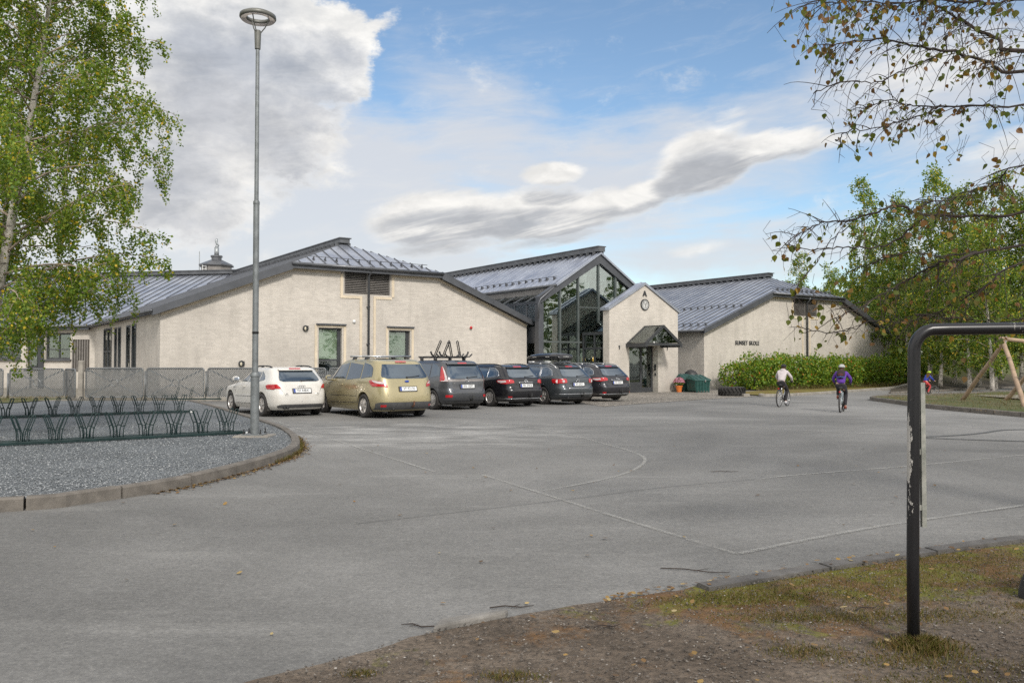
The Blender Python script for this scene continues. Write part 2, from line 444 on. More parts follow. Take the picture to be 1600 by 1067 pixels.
M['curtain'] = pmat('curtain', (.36, .42, .36), .9, 0, .15, 4)
M['interior'] = pmat('interior_plaster', (.30, .30, .28), .9, 0, .15, .6)
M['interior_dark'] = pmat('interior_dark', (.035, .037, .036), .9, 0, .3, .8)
M['galv'] = pmat('galvanised_steel', (.33, .35, .36), .5, .55, .22, 9, .1, 60)
M['fencemetal'] = pmat('fence_metal', (.17, .178, .182), .5, .5, .2, 9, .1, 60)
M['polemetal'] = pmat('pole_metal', (.19, .205, .21), .55, .4, .22, 9, .1, 60)
M['lamphead'] = pmat('lamp_head_grey', (.16, .16, .145), .5, .4, .15, 4)
M['concrete'] = pmat('concrete', (.27, .25, .22), .9, 0, .25, 2.5, .5, 50, dirt=(.12, .11, .09))
M['kerb_dark'] = pmat('sunken_kerb_stone', (.11, .105, .10), .9, 0, .3, 5, .6, 60, dirt=(.06, .05, .04))
M['kerb_pale'] = pmat('pale_kerb_stone', (.20, .19, .175), .9, 0, .3, 5, .6, 60, dirt=(.09, .08, .07))
M['kerb'] = pmat('kerb_granite', (.15, .135, .118), .9, 0, .3, 5, .6, 60, dirt=(.08, .07, .058))
M['rackgreen'] = pmat('dark_green_paint', (.009, .027, .027), .4, .1, .3, 5)
M['rubber'] = pmat('rubber', (.022, .021, .02), .8, 0, .3, 6, .3, 40, dirt=(.09, .08, .07))
M['tyre'] = pmat('tyre_rubber', (.028, .026, .025), .75, 0, .3, 6, .2, 50, dirt=(.08, .07, .06), dirtamt=.3)
M['alloy'] = pmat('alloy_rim', (.52, .50, .48), .35, .7, .15, 6)
M['chrome'] = pmat('chrome', (.62, .63, .65), .18, .9, .08, 4)
M['silver'] = pmat('silver_rail', (.5, .5, .5), .3, .8, .1, 4)
M['blackpl'] = pmat('black_plastic', (.025, .025, .026), .55, 0, .2, 5)
M['greypl'] = pmat('dark_grey_plastic', (.07, .07, .072), .6, 0, .2, 5)
M['carglass'] = pmat('car_glass', (.085, .115, .15), .04, .6, .15, 1.5, spec=.9, rvar=.02, coat=.5)
M['redlamp'] = pmat('red_lamp_lens', (.45, .012, .018), .2, 0, .25, 9, coat=.8)
M['clearlamp'] = pmat('clear_lamp_lens', (.62, .56, .56), .15, .1, .15, 9, coat=.8)
M['whiteplate'] = pmat('plate_white', (.75, .76, .76), .5, 0, .06, 8)
M['plateblue'] = pmat('plate_blue', (.03, .07, .33), .5)
M['ink'] = pmat('black_ink', (.015, .015, .017), .6)
M['white'] = pmat('white_paint', (.72, .72, .7), .55, 0, .08, 4)
M['red'] = pmat('red_plastic', (.5, .02, .02), .35)
M['lampglass'] = pmat('lamp_glass', (.62, .56, .42), .35, 0, .1, 8)
M['bark'] = mat_birch()
M['bark_dark'] = pmat('dark_twig', (.035, .025, .02), .85, 0, .3, 9, .3, 40)
M['limb'] = pmat('pale_limb', (.36, .29, .23), .85, 0, .3, 6, .3, 40, dirt=(.08, .06, .05))
M['leaf_birch'] = mat_leaf('birch_leaf', [(0, (0.079, 0.146, 0.021)), (.4, (0.132, 0.213, 0.026)), (.8, (0.211, 0.281, 0.034)), (.94, (0.351, 0.339, 0.041)), (1, (0.666, 0.442, 0.034))])
M['leaf_far'] = mat_leaf('far_birch_leaf', [(0, (0.068, 0.127, 0.026)), (.45, (0.127, 0.209, 0.035)), (.8, (0.254, 0.330, 0.053)), (.93, (0.422, 0.418, 0.057)), (1, (0.635, 0.418, 0.049))])
M['leaf_dark'] = mat_leaf('dark_tree_leaf', [(0, (0.049, 0.083, 0.029)), (.5, (0.095, 0.144, 0.044)), (1, (0.202, 0.234, 0.062))])
M['leaf_near'] = mat_leaf('near_birch_leaf', [(0, (.07, .10, .018)), (.45, (.13, .145, .025)), (.65, (.12, .08, .03)), (.88, (.19, .095, .04)), (1, (.32, .22, .03))], .4)
M['leaf_hedge'] = mat_leaf('hedge_leaf', [(0, (0.063, 0.128, 0.018)), (.4, (0.125, 0.222, 0.024)), (.8, (0.214, 0.306, 0.031)), (.96, (0.338, 0.342, 0.042)), (1, (0.534, 0.085, 0.036))], .3, .45)
M['fallen'] = mat_leaf('fallen_leaf', [(0, (.10, .06, .03)), (.5, (.20, .115, .045)), (.85, (.32, .2, .06)), (1, (.42, .34, .18))], .1)
M['grass'] = mat_leaf('grass_blade', [(0, (.075, .09, .018)), (.35, (.13, .125, .03)), (.6, (.165, .12, .05)), (1, (.24, .165, .09))], .3)
M['wood'] = pmat('bare_pole_wood', (.36, .26, .18), .8, 0, .25, 3, .3, 40, dirt=(.16, .11, .08))
M['metal_dark'] = pmat('dark_fitting', (.05, .05, .05), .5, .6)
M['asphalt'] = mat_ground('asphalt', 'asphalt'); M['gravel'] = mat_ground('grey_gravel', 'gravel'); M['dirt'] = mat_ground('bare_dirt', 'dirt')
M['cobble'] = mat_ground('cobbles', 'cobble'); M['turf'] = mat_ground('thin_turf', 'turf'); M['bank'] = mat_ground('bank_turf', 'bank'); M['sand'] = mat_ground('trodden_sand', 'sand')
def mat_line():
    m, nt, b = newmat('worn_line_paint')
    out = nt.nodes['Material Output']; v = coords(nt)
    b.inputs['Base Color'].default_value = (.42, .415, .39, 1); b.inputs['Roughness'].default_value = .85
    k = ramp(nt, mathn(nt, 'ADD', mathn(nt, 'MULTIPLY', noise(nt, v, 1.1, 5, .7), .55), mathn(nt, 'MULTIPLY', noise(nt, v, 45, 3, .7), .5)), [(.44, .05), (.62, .6)])
    t = nt.nodes.new('ShaderNodeBsdfTransparent'); mx = nt.nodes.new('ShaderNodeMixShader')
    L(nt, k, mx.inputs[0]); L(nt, t.outputs[0], mx.inputs[1]); L(nt, b.outputs[0], mx.inputs[2]); L(nt, mx.outputs[0], out.inputs['Surface'])
    return m
M['line'] = mat_line()
M['tar'] = pmat('tar_seam', (.085, .085, .083), .7, 0, .3, 5)
# ------------------------------------------------------------------ ground, kerbs, markings (the setting)
def sheet(name, mat, xs, ys, dz=0.0, fn=None, kind='structure'):
    mb = MB()
    mb.grid([[(x, y, gz(x, y) + dz + (fn(x, y) if fn else 0)) for x in xs] for y in ys])
    o = mb.build(name, mat, smooth=True, fix=False); o['kind'] = kind
    return o
def quadsheet(name, mat, c, n, m, dz):
    """c: four corners (x, y); a sheet that follows the ground"""
    c = [Vector((p[0], p[1])) for p in c]; rows = []
    for j in range(m + 1):
        t = j / m; a = c[0].lerp(c[3], t); b = c[1].lerp(c[2], t); row = []
        for i in range(n + 1):
            p = a.lerp(b, i / n); row.append((p.x, p.y, gz(p.x, p.y) + dz))
        rows.append(row)
    mb = MB(); mb.grid(rows); o = mb.build(name, mat, smooth=True, fix=False); o['kind'] = 'structure'; return o
def smoothline(pts, k=6, closed=False):
    P = [Vector(p) for p in pts]; out = []
    for i in range(len(P) - 1):
        p0 = P[max(i-1, 0)]; p1 = P[i]; p2 = P[i+1]; p3 = P[min(i+2, len(P)-1)]
        for j in range(k):
            t = j / k
            out.append(0.5*((2*p1) + (p2-p0)*t + (2*p0-5*p1+4*p2-p3)*t*t + (3*p1-p0-3*p2+p3)*t**3))
    out.append(P[-1]); return out
def resample(pts, step):
    out = [pts[0].copy()]; acc = 0
    for a, b in zip(pts, pts[1:]):
        l = (b - a).length
        while acc + l >= step:
            t = (step - acc) / l; a = a.lerp(b, t); out.append(a.copy()); l = (b - a).length; acc = 0
        acc += l
    out.append(pts[-1].copy()); return out

xs = [-2500, -800, -300, -120, -70] + [-50 + 2*i for i in range(0, 60)] + [75, 90, 120, 300, 800, 2500]
ys = [-300, -60, -20] + [-10 + 2*i for i in range(0, 55)] + [105, 120, 150, 300, 800, 3500]
sheet('asphalt_yard', M['asphalt'], xs, ys, 0, lambda x, y: -.3*sstep(-8.2, -5, bank_d(x, y))*sstep(.455, .49, x/y) if x > 14 and y > 20 else 0)

# kerb stones round the gravel bed of the bicycle racks
KERB = [(-16, 5.2), (-9.0, 7.1), (-5.3, 8.52), (-4.67, 9.02), (-4.05, 10.2), (-3.72, 11.8), (-3.62, 13.6), (-3.98, 15.4), (-5.0, 18.1), (-6.6, 21.2), (-8.4, 24.5), (-10.1, 27.6), (-12.1, 31.0)]
def kerb(name, pts, h, w, stone=1.05, mat=M['kerb'], gap=.012, base=None, side=1):
    line = resample(smoothline([(p[0], p[1], 0) for p in pts], 8), .13)
    mb = MB(); n = int(round(stone / .13)); rnd = random.Random(3)
    for s in range(0, len(line) - 1, n):
        seg = line[s:min(s + n, len(line) - 1) + 1]
        if len(seg) < 2: continue
        dz = rnd.uniform(-.006, .006); dn = rnd.uniform(-.006, .006)
        L0 = []; L1 = []; L2 = []; L3 = []; L4 = []
        for i, p in enumerate(seg):
            a = seg[max(i-1, 0)]; b = seg[min(i+1, len(seg)-1)]
            t = (b - a).normalized(); nn = Vector((-t.y, t.x, 0)) * side
            q = p.copy()
            if i == 0: q += t * gap
            if i == len(seg) - 1: q -= t * gap
            z = gz(q.x, q.y)
            q = q + nn * dn
            L0.append((q.x, q.y, z - .05)); L1.append((q.x + nn.x*.006, q.y + nn.y*.006, z + h + dz - .02)); L2.append((q.x + nn.x*.026, q.y + nn.y*.026, z + h + dz))
            L3.append((q.x + nn.x*w, q.y + nn.y*w, z + h + dz - .004)); L4.append((q.x + nn.x*w, q.y + nn.y*w, z - .05))
        m = len(seg); vs = L0 + L1 + L2 + L3 + L4; fs = []
        for r in range(4):
            for i in range(m - 1):
                fs.append((r*m + i, r*m + i + 1, (r+1)*m + i + 1, (r+1)*m + i))
        fs.append((0, m, 2*m, 3*m, 4*m)); fs.append((m-1, 5*m-1, 4*m-1, 3*m-1, 2*m-1))
        mb.add(vs, fs)
    o = mb.build(name, mat); o['kind'] = 'structure'; return line
kline = kerb('gravel_bed_kerb', KERB, .14, .15, side=1)
# gravel inside the kerb
gp = [(p.x, p.y) for p in smoothline([(p[0], p[1], 0) for p in KERB], 8)]
gin = []
for i, p in enumerate(gp):
    a = gp[max(i-1, 0)]; b = gp[min(i+1, len(gp)-1)]; t = Vector((b[0]-a[0], b[1]-a[1])).normalized()
    gin.append((p[0] - t.y*.14, p[1] + t.x*.14))
# fill by a fan of rows to a far left line
mb = MB(); rows = []
for (x, y) in gin:
    row = []
    for k in range(13):
        f = k / 12; xx = x + (-30 - x)*f**1.4; yy = y + (-(x+30)*.12)*f if False else y
        row.append((xx, yy, .105 + .012*math.sin(xx*2.1 + yy*1.3)*math.sin(yy*1.7)*min(1, f*8)))
    rows.append(row)
mb.grid(rows); o = mb.build('gravel_bed', M['gravel'], smooth=True, fix=False); o['kind'] = 'structure'
quadsheet('lawn_strip', M['turf'], [(-29, 27.5), (-17.6, 28.9), (-17.5, 32.4), (-29, 33.8)], 12, 8, .13)
quadsheet('courtyard_path', M['sand'], [(-40, 31.1), (-12.2, 31.1), (-15.2, 50), (-40, 50)], 12, 12, .006)

# loose stones scattered on the gravel: a real relief close to the lens
rs = np.random.RandomState(5)
def scatter_stones(name, n, box, mat, smin, smax, z0, inside):
    pts = []
    while len(pts) < n:
        x = rs.uniform(box[0], box[1]); y = box[2] + (box[3]-box[2])*rs.rand()**1.6
        if inside(x, y): pts.append((x, y))
    vs = np.zeros((n*6, 3)); fs = []
    base = np.array([(1,0,0),(-1,0,0),(0,1,0),(0,-1,0),(0,0,1),(0,0,-1)], float)
    tri = [(0,2,4),(2,1,4),(1,3,4),(3,0,4),(2,0,5),(1,2,5),(3,1,5),(0,3,5)]
    for i, (x, y) in enumerate(pts):
        s = rs.uniform(smin, smax); a = rs.rand()*6.28; sc = np.array([s*rs.uniform(.7,1.4), s, s*rs.uniform(.4,.8)])
        b = base*sc; c, d = math.cos(a), math.sin(a)
        b = np.stack([b[:,0]*c - b[:,1]*d, b[:,0]*d + b[:,1]*c, b[:,2]], 1) + rs.normal(0, s*.15, (6,3))
        vs[i*6:(i+1)*6] = b + (x, y, z0 + s*.25)
        fs += [tuple(i*6 + k for k in t) for t in tri]
    me = bpy.data.meshes.new(name); me.from_pydata(vs.tolist(), [], fs); me.materials.append(mat)
    o = bpy.data.objects.new(name, me); link(o); o['kind'] = 'stuff'; return o
def kx(y):   # right-hand limit of the gravel at depth y
    best = -30
    for (x0, y0), (x1, y1) in zip(gin, gin[1:]):
        if min(y0, y1) <= y <= max(y0, y1) and abs(y1-y0) > 1e-6:
            best = max(best, x0 + (x1-x0)*(y-y0)/(y1-y0))
    return best
mstone, nt, b_ = newmat('loose_stone'); g_ = nt.nodes.new('ShaderNodeNewGeometry')
L(nt, ramp(nt, g_.outputs['Random Per Island'], [(0, (.07, .078, .085)), (.5, (.17, .185, .195)), (.85, (.28, .295, .305)), (1, (.42, .43, .43))]), b_.inputs['Base Color']); b_.inputs['Roughness'].default_value = .8
scatter_stones('loose_gravel', 22000, (-10, -3.5, 8.3, 20), mstone, .006, .013, .107, lambda x, y: x < kx(y) - .03 and abs(x/y) < .66)

# cobbled forecourt, planting bed, playground island, bank
quadsheet('cobbled_forecourt', M['cobble'], [(3.2, 28.6), (10.9, 38.4), (17.5, 50), (-1.5, 47)], 20, 24, .008)
quadsheet('planting_bed', M['dirt'], [(12.4, 39.6), (25.8, 54.2), (24.0, 57.5), (11.4, 44.0)], 30, 8, .05)
kerb('planting_bed_kerb', [(12.3, 40.6), (11.9, 39.5), (12.6, 39.4), (14.5, 41.2), (20, 47.2), (26.2, 54.2)], .13, .18, 1.0, M['concrete'])
ISL = [(34, 50.6), (28.85, 46.21), (24, 42.5), (19.46, 38.97), (16.7, 36.9), (15.4, 35.2), (14.75, 33.6), (14.35, 31.0), (13.98, 28.0), (14.1, 25.5), (14.42, 23.1), (15.2, 19.5), (16.5, 16)]
kerb('playground_kerb', ISL, .15, .14, 1.0, side=1)
isl = smoothline([(p[0], p[1], 0) for p in ISL], 6); rows = []
for p in isl:
    row = []
    for k in range(9):
        q = p.lerp(Vector((36, 30, 0)), .006 + .994*k/8*1.0); row.append((q.x, q.y, gz(q.x, q.y) + .085 + .03*math.sin(q.x*1.3)*math.sin(q.y*.9)))
    rows.append(row)
mb = MB(); mb.grid(rows); o = mb.build('playground_turf', M['turf'], smooth=True, fix=False); o['kind'] = 'structure'
quadsheet('playground_sand', M['sand'], [(19.6, 30.2), (28, 24), (34, 40), (21.0, 37.6)], 10, 10, .125)
quadsheet('wooded_bank', M['bank'], [(20.2, 43.9), (60, 76.2), (60, 104), (29.0, 62.3)], 40, 30, .02)
quadsheet('far_lawn', M['bank'], [(29.0, 62.3), (60, 104), (60, 140), (0, 140)], 30, 20, .015)
kerb('path_kerb', [(20.2, 43.7), (27, 49.3), (34.5, 55.2), (44, 63)], .1, .15, 1.0)

# bare earth in the right-hand corner, with a sunken kerb along it
DK = [(-6.5, 1.2), (-3.6, 2.5), (-1.24, 4.0), (-.37, 4.80), (.84, 5.44), (1.6, 5.82), (2.43, 6.26), (3.4, 6.72), (4.45, 7.18), (6.5, 7.9), (10, 8.6)]
dl = smoothline([(p[0], p[1], 0) for p in DK], 8); rows = []
rn = random.Random(11)
wob = [rn.uniform(-.03, .03) for _ in dl]
for i, p in enumerate(dl):
    row = []
    for k in range(15):
        f = k / 14; y = (p.y + wob[i])*(1-f) + (-4)*f; x = p.x + 1.5*f
        h = .012 + .016*sstep(0, .2, f) + .012*math.sin(x*2.3 + 1)*math.sin(y*2.9)*sstep(.03, .2, f)
        row.append((x, y, h))
    rows.append(row)
mb = MB(); mb.grid(rows); o = mb.build('bare_earth', M['dirt'], smooth=True, fix=False); o['kind'] = 'structure'
kerb('sunken_kerb', [(1.25, 5.66), (1.6, 5.84), (2.43, 6.28), (3.4, 6.74), (4.45, 7.2), (6.5, 7.92), (10, 8.62)], .05, .14, 1.2, M['kerb_dark'], side=-1)
mb = MB()   # one pale kerb stone that still shows
mb.prism([(-.45, 4.70, .0), (-.04, 4.98, 0), (-.02, 5.04, 0), (-.42, 4.86, 0)], (0, 0, .05))
o = mb.build('sunken_kerb_stone', M['kerb_pale'], bevel=.015); tag(o, 'single pale kerb stone set flush between asphalt and bare earth', 'kerb stone')

# worn court lines and a tar seam
def strip(mb, pts, w, dz=.008):
    L_ = [Vector((p[0], p[1], 0)) for p in pts]; rows = []
    for i, p in enumerate(L_):
        t = (L_[min(i+1, len(L_)-1)] - L_[max(i-1, 0)]).normalized(); n = Vector((-t.y, t.x, 0))*w/2
        a = p + n; b = p - n
        rows.append([(a.x, a.y, gz(a.x, a.y) + dz), (b.x, b.y, gz(b.x, b.y) + dz)])
    mb.grid(rows)
def line_obj(name, pts, w, mat, dz=.008, k=8):
    mb = MB(); strip(mb, resample(smoothline([(p[0], p[1], 0) for p in pts], k), .25), w, dz)
    o = mb.build(name, mat, fix=False); o['kind'] = 'structure'; return o
line_obj('court_arc_marking', [(-1.6, 20.6), (-.6, 20.4), (.47, 19.6), (1.25, 17.6), (1.75, 15.6), (2.06, 14.32), (2.12, 13.1), (1.74, 11.79), (1.18, 10.83), (.38, 9.9)], .055, M['line'])
line_obj('court_side_marking', [(-6.62, 22.35), (-4.6, 18.4), (-2.84, 15.0), (-1.08, 11.58)], .055, M['line'])
line_obj('court_end_marking', [(-.4, 11.3), (.45, 9.5), (1.1, 8.12), (1.81, 6.66)], .055, M['line'], .008)
line_obj('court_goal_marking', [(1.84, 6.66), (3.34, 7.68), (5.46, 8.85), (9, 10.8)], .055, M['line'], .012)
line_obj('court_far_marking', [(-1.0, 24.6), (1.8, 22.9), (5.0, 20.1), (8.16, 17.45), (10.17, 16.2)], .06, M['line'])
line_obj('court_mid_marking', [(3.3, 10.9), (3.96, 11.32), (6, 12.3), (8.5, 13.7), (11, 15)], .05, M['line'])
line_obj('tar_seam', [(-1.5, 7.9), (-.5, 8.55), (.72, 9.35), (1.9, 10.2), (3.2, 10.86)], .009, M['tar'])
line_obj('tar_seam_far', [(8.3, 17.0), (9.2, 17.3), (10.2, 17.9), (11.3, 18.8), (12.4, 18.9)], .12, M['tar'])
line_obj('tar_seam_edge', [(8.2, 16.9), (9.3, 16.35), (10.6, 15.9), (12, 15.5)], .10, M['tar'], .012)
# ------------------------------------------------------------------ the school
AV = Vector((math.sin(R(55)), math.cos(R(55)), 0)); BV = Vector((-AV.y, AV.x, 0)); C0 = Vector((-14.7, 34.2, 0))
def pq(p, q, z=0.0): return C0 + AV*p + BV*q + Vector((0, 0, z))
def broot(name, label, cat, p, q, z=0, group=None):
    o = thing(name, label, cat, pq(p, q, z), R(35), group); return o, (-p, -q, -z)

def wall_strips(mb, p0, p1, top, kinks, ops, q0, q1, zb=-.3, axis='p'):
    """wall between p0 and p1 with a piecewise linear top and rectangular openings (pa, pb, za, zb)"""
    br = sorted({p0, p1, *[k for k in kinks if p0 < k < p1], *[x for o in ops for x in o[:2]]})
    for a, b in zip(br, br[1:]):
        holes = sorted((o[2], o[3]) for o in ops if o[0] <= a + 1e-6 and o[1] >= b - 1e-6)
        z = zb; segs = []
        for h0, h1 in holes:
            if h0 > z: segs.append((z, z, h0, h0))
            z = h1
        ta, tb = top(a + 1e-6), top(b - 1e-6)
        if z < min(ta, tb) - 1e-3: segs.append((z, z, ta, tb))
        for za, zb_, zc, zd in segs:
            if axis == 'p':
                mb.hexa([(a, q0, za), (b, q0, zb_), (b, q1, zb_), (a, q1, za)], [(a, q0, zc), (b, q0, zd), (b, q1, zd), (a, q1, zc)])
            else:
                mb.hexa([(q0, a, za), (q0, b, zb_), (q1, b, zb_), (q1, a, za)], [(q0, a, zc), (q0, b, zd), (q1, b, zd), (q1, a, zc)])

def roof_face(mb, poly, th=.14):
    mb.prism(poly, (0, 0, -th))

def seams(mb, fn, n0, n1, step, w=.035, h=.045):
    """standing seams: fn(t) gives the two ends of the seam at offset t"""
    t = n0
    while t < n1:
        a, b = fn(t); a = Vector(a); b = Vector(b)
        if (b - a).length > .15: mb.bar(a + Vector((0, 0, h*.5)), b + Vector((0, 0, h*.5)), w, h)
        t += step

def snow_row(name, a, b, up, n, mat, parent, off):
    """snow guard: a pipe on brackets along the roof, up = outward normal, brackets point down the slope"""
    a = Vector(a); b = Vector(b); up = Vector(up).normalized(); t = (b - a).normalized(); dn = t.cross(up)
    if dn.z > 0: dn = -dn
    mb = MB()
    mb.tube([a + up*.16, b + up*.16], .016, 6)
    for i in range(n):
        p = a.lerp(b, (i + .5)/n)
        mb.prism([p - dn*.16 + up*.0 - t*.012, p + dn*.12 - t*.012, p + up*.2 - t*.012], t*.024)
        mb.box(p.x-.05, p.x+.05, p.y-.05, p.y+.05, p.z-.01, p.z+.035)
    return mb.build(name, mat, parent, off=off)

def gabled_wing(root, off, P0, Q, W, depth, zE=3.64, slope=.40, pf=5.66, ops=(), left_ops=(), valley=None, zb=-.3, overr=.35):
    """a half-hipped brick wing; front wall on q=Q from p=P0 to P0+W"""
    P1 = P0 + W; mid = P0 + W/2; pf2 = W - pf; zB = zE + slope*pf
    def top(p):
        t = p - P0
        return zE + slope*t if t < pf else (zB if t < pf2 else zB - slope*(t - pf2))
    mb = MB(); wall_strips(mb, P0, P1, top, [P0 + pf, P0 + pf2], ops, Q, Q + .32, zb)
    wall_strips(mb, Q + .32, Q + depth, lambda q: zE, [], left_ops, P0, P0 + .32, zb, 'q')
    mb.box(P1 - .32, P1, Q + .32, Q + depth, zb, zE)
    mb.box(P0, P1, Q + depth, Q + depth + .3, zb, zE)
    wall = mb.build('wall', M['brick'], root, off=off)
    # roof
    ov = .35; e = zE - .02 + .24 - slope*ov + .02   # top of the roof at the eave
    e = zE + .23 - slope*ov + .0
    zt = lambda p: (zE + .23) + slope*(p - P0)
    hp0, hp1 = P0 + pf - .1, P1 - pf + .1
    zH = zt(hp0); zR = zt(mid); hq = 3.1 + .35
    A1 = (P0 - ov, Q - ov, zt(P0 - ov)); B1 = (hp0, Q - ov, zH); C1 = (hp1, Q - ov, zH); D1 = (P1 + overr, Q - ov, zt(P0 - overr))
    R0 = (mid, Q - ov + hq, zR); R1 = (mid, Q + depth, zR)
    mb = MB()
    if valley: left = [A1, B1, R0, (mid, valley[1], zR), (P0 - ov, valley[0], zt(P0 - ov))]
    else: left = [A1, B1, R0, R1, (P0 - ov, Q + depth, zt(P0 - ov))]
    roof_face(mb, left); roof_face(mb, [B1, C1, R0]); roof_face(mb, [C1, D1, (P1 + overr, Q + depth, D1[2]), R1, R0])
    def lf(q):
        hi = mid if q > Q - ov + hq else hp0 + (mid - hp0)*(q - Q + ov)/hq
        lo = P0 - ov
        if valley and q > valley[0]: lo = P0 - ov + (q - valley[0])/(valley[1] - valley[0])*(mid - P0 + ov)
        if hi <= lo: hi = lo + .01
        return (lo, q, zt(lo)), (hi, q, zt(hi))
    mb.cur = 1  # seams are the same sheet; the darker metal paints in their shadow
    qend = valley[1] - .1 if valley else Q + depth
    seams(mb, lf, Q - ov + .25, qend, .56)
    def rf(q):
        a, b = lf(q) if not valley or q < valley[0] else ((P0 - ov, q, 0), (mid, q, 0))
        return (2*mid - b[0], q, zt(b[0])), (P1 + overr, q, zt(P0 - overr))
    seams(mb, rf, Q - ov + .25, Q + depth, .56)
    def hf(p):
        t = (p - hp0)/(mid - hp0) if p < mid else (hp1 - p)/(hp1 - mid)
        return (p, Q - ov, zH), (p, Q - ov + hq*t, zH + (zR - zH)*t)
    seams(mb, hf, hp0 + .35, hp1, .62)
    roof = mb.build('roof', [M['zinc'], M['gutter']], root, off=off)
    # hip and ridge caps
    mb = MB()
    mb.box(mid - .26, mid + .26, R0[1] - .25, (valley[1] + .3 if valley else Q + depth), zR + .02, zR + .24)
    mb.box(mid - .33, mid + .33, R0[1] - .32, (valley[1] + .3 if valley else Q + depth), zR + .24, zR + .29)
    k = R0[1]
    while k < (valley[1] if valley else Q + depth):
        mb.box(mid - .42, mid + .42, k, k + .06, zR - .12, zR + .06); k += .56
    mb.build('ridge_cap', M['gutter'], roof, off=off)
    # verge boards
    mb = MB(); q0, q1 = Q - ov - .035, Q - ov + .03; d = .34
    mb.prism([(P0 - ov - .02, q0, zt(P0 - ov) + .05), (hp0, q0, zH + .05), (hp0, q0, zH - d + .02), (P0 - ov - .02, q0, zt(P0 - ov) - d + .1)], (0, q1 - q0, 0))
    mb.prism([(P1 + overr + .02, q0, zt(P0 - overr) + .05), (hp1, q0, zH + .05), (hp1, q0, zH - d + .02), (P1 + overr + .02, q0, zt(P0 - overr) - d + .1)], (0, q1 - q0, 0))
    mb.box(hp0, hp1, Q - ov + .0, Q - ov + .05, zH - .26, zH - .03)
    # soffits
    mb.prism([(P0 - ov, Q - ov + .03, zt(P0 - ov) - .16), (hp0, Q - ov + .03, zH - .16), (hp0, Q - .003, zH - .16), (P0 - ov, Q - .003, zt(P0 - ov) - .16)], (0, 0, -.05))
    mb.prism([(P1 + overr, Q - ov + .03, zt(P0 - overr) - .16), (hp1, Q - ov + .03, zH - .16), (hp1, Q - .003, zH - .16), (P1 + overr, Q - .003, zt(P0 - overr) - .16)], (0, 0, -.05))
    mb.build('verge_board', M['fascia'], root, off=off)
    # gutters
    mb = MB(); mb.tube([(hp0 - .05, Q - ov - .07, zH - .05), (hp1 + .05, Q - ov - .07, zH - .05)], .075, 10)
    mb.build('gutter', M['gutter'], root, True, off=off)
    mb = MB(); qe = valley[0] if valley else Q + depth
    mb.tube([(P0 - ov - .06, Q - ov + .02, zt(P0 - ov) - .05), (P0 - ov - .06, qe, zt(P0 - ov) - .05)], .075, 10)
    mb.build('gutter', M['gutter'], root, True, off=off)
    # cream trim board under the verge
    mb = MB(); t0, t1 = Q - .03, Q - .002; w = .13
    def band(pa, za, pb, zb_):
        mb.prism([(pa, t0, za), (pb, t0, zb_), (pb, t0, zb_ - w), (pa, t0, za - w)], (0, t1 - t0, 0))
    band(P0 + .02, top(P0 + .02) - .03, P0 + pf, zB - .03); band(P1 - .02, top(P1 - .02) - .03, P1 - pf, zB - .03)
    return dict(wall=wall, roof=roof, top=top, zt=zt, hp0=hp0, hp1=hp1, zH=zH, zR=zR, mid=mid, mb=mb, zB=zB, t0=t0, t1=t1, band=band)

def window_unit(root, off, p0, p1, z0, z1, q, blind=None, bar=None, ledge=True, depth=.16):
    """timber-and-metal window set back in its opening; lintel ledge and sill outside"""
    mb = MB(); w = .075; a, b = q + depth, q + depth + .07
    mb.box(p0, p0 + w, a, b, z0, z1); mb.box(p1 - w*2.2, p1, a, b, z0, z1); mb.box(p0 + w, p1 - w*2.2, a, b, z1 - w, z1); mb.box(p0 + w, p1 - w*2.2, a, b, z0, z0 + w)
    if bar: mb.box(p0 + w, p1 - w*2.2, a, b, bar, bar + .07)
    f = mb.build('window', M['frame'], root, off=off)
    mb = MB(); mb.box(p0 + w, p1 - w*2.2, a + .03, a + .04, z0 + w, z1 - w); mb.build('pane', M['pane'], f, off=off)
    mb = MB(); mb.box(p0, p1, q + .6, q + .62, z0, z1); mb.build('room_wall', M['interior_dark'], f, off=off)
    if blind is not None:
        mb = MB(); n = 14
        rows = [[(p0 + w + (p1 - p0 - 3*w)*i/n, a + .1 + (.012*(i % 2) if blind == 'curtain' else 0), z) for i in range(n + 1)] for z in ((z1 - w), (bar + .09 if bar and blind != 'curtain' else z0 + w))]
        mb.grid(rows); mb.build('curtain' if blind == 'curtain' else 'blind', M['curtain' if blind == 'curtain' else 'blind'], f, off=off)
    if ledge:
        mb = MB(); mb.box(p0 - .13, p1 + .18, q - .12, q - .002, z1 + .13, z1 + .2); mb.build('lintel', M['fascia'], f, off=off)
        mb = MB(); mb.box(p0 - .05, p1 + .05, q - .07, q - .002, z0 - .09, z0 - .01); mb.build('ledge', M['fascia'], f, off=off)
    return f

def bulkhead(name, root, off, p, q, z):
    mb = MB(); mb.lathe([(.0, -.1), (.13, -.1), (.14, -.04), (.12, 0.0)], 16, (p, q - .004, z), 'y')
    o = mb.build(name, M['frame'], root, True, off=off)
    o.scale = (1, 1, 1)
    mb = MB(); mb.ball((p - .02, q - .10, z - .01), .085, 12, (.75, .45, 1.15)); mb.build('lamp_glass', M['lampglass'], o, True, off=off)
    mb = MB(); mb.box(p - .012, p + .012, q - .15, q - .13, z - .12, z + .12); mb.box(p - .11, p + .11, q - .135, q - .1, z + .07, z + .11); mb.build('guard', M['frame'], o, off=off)
    return o

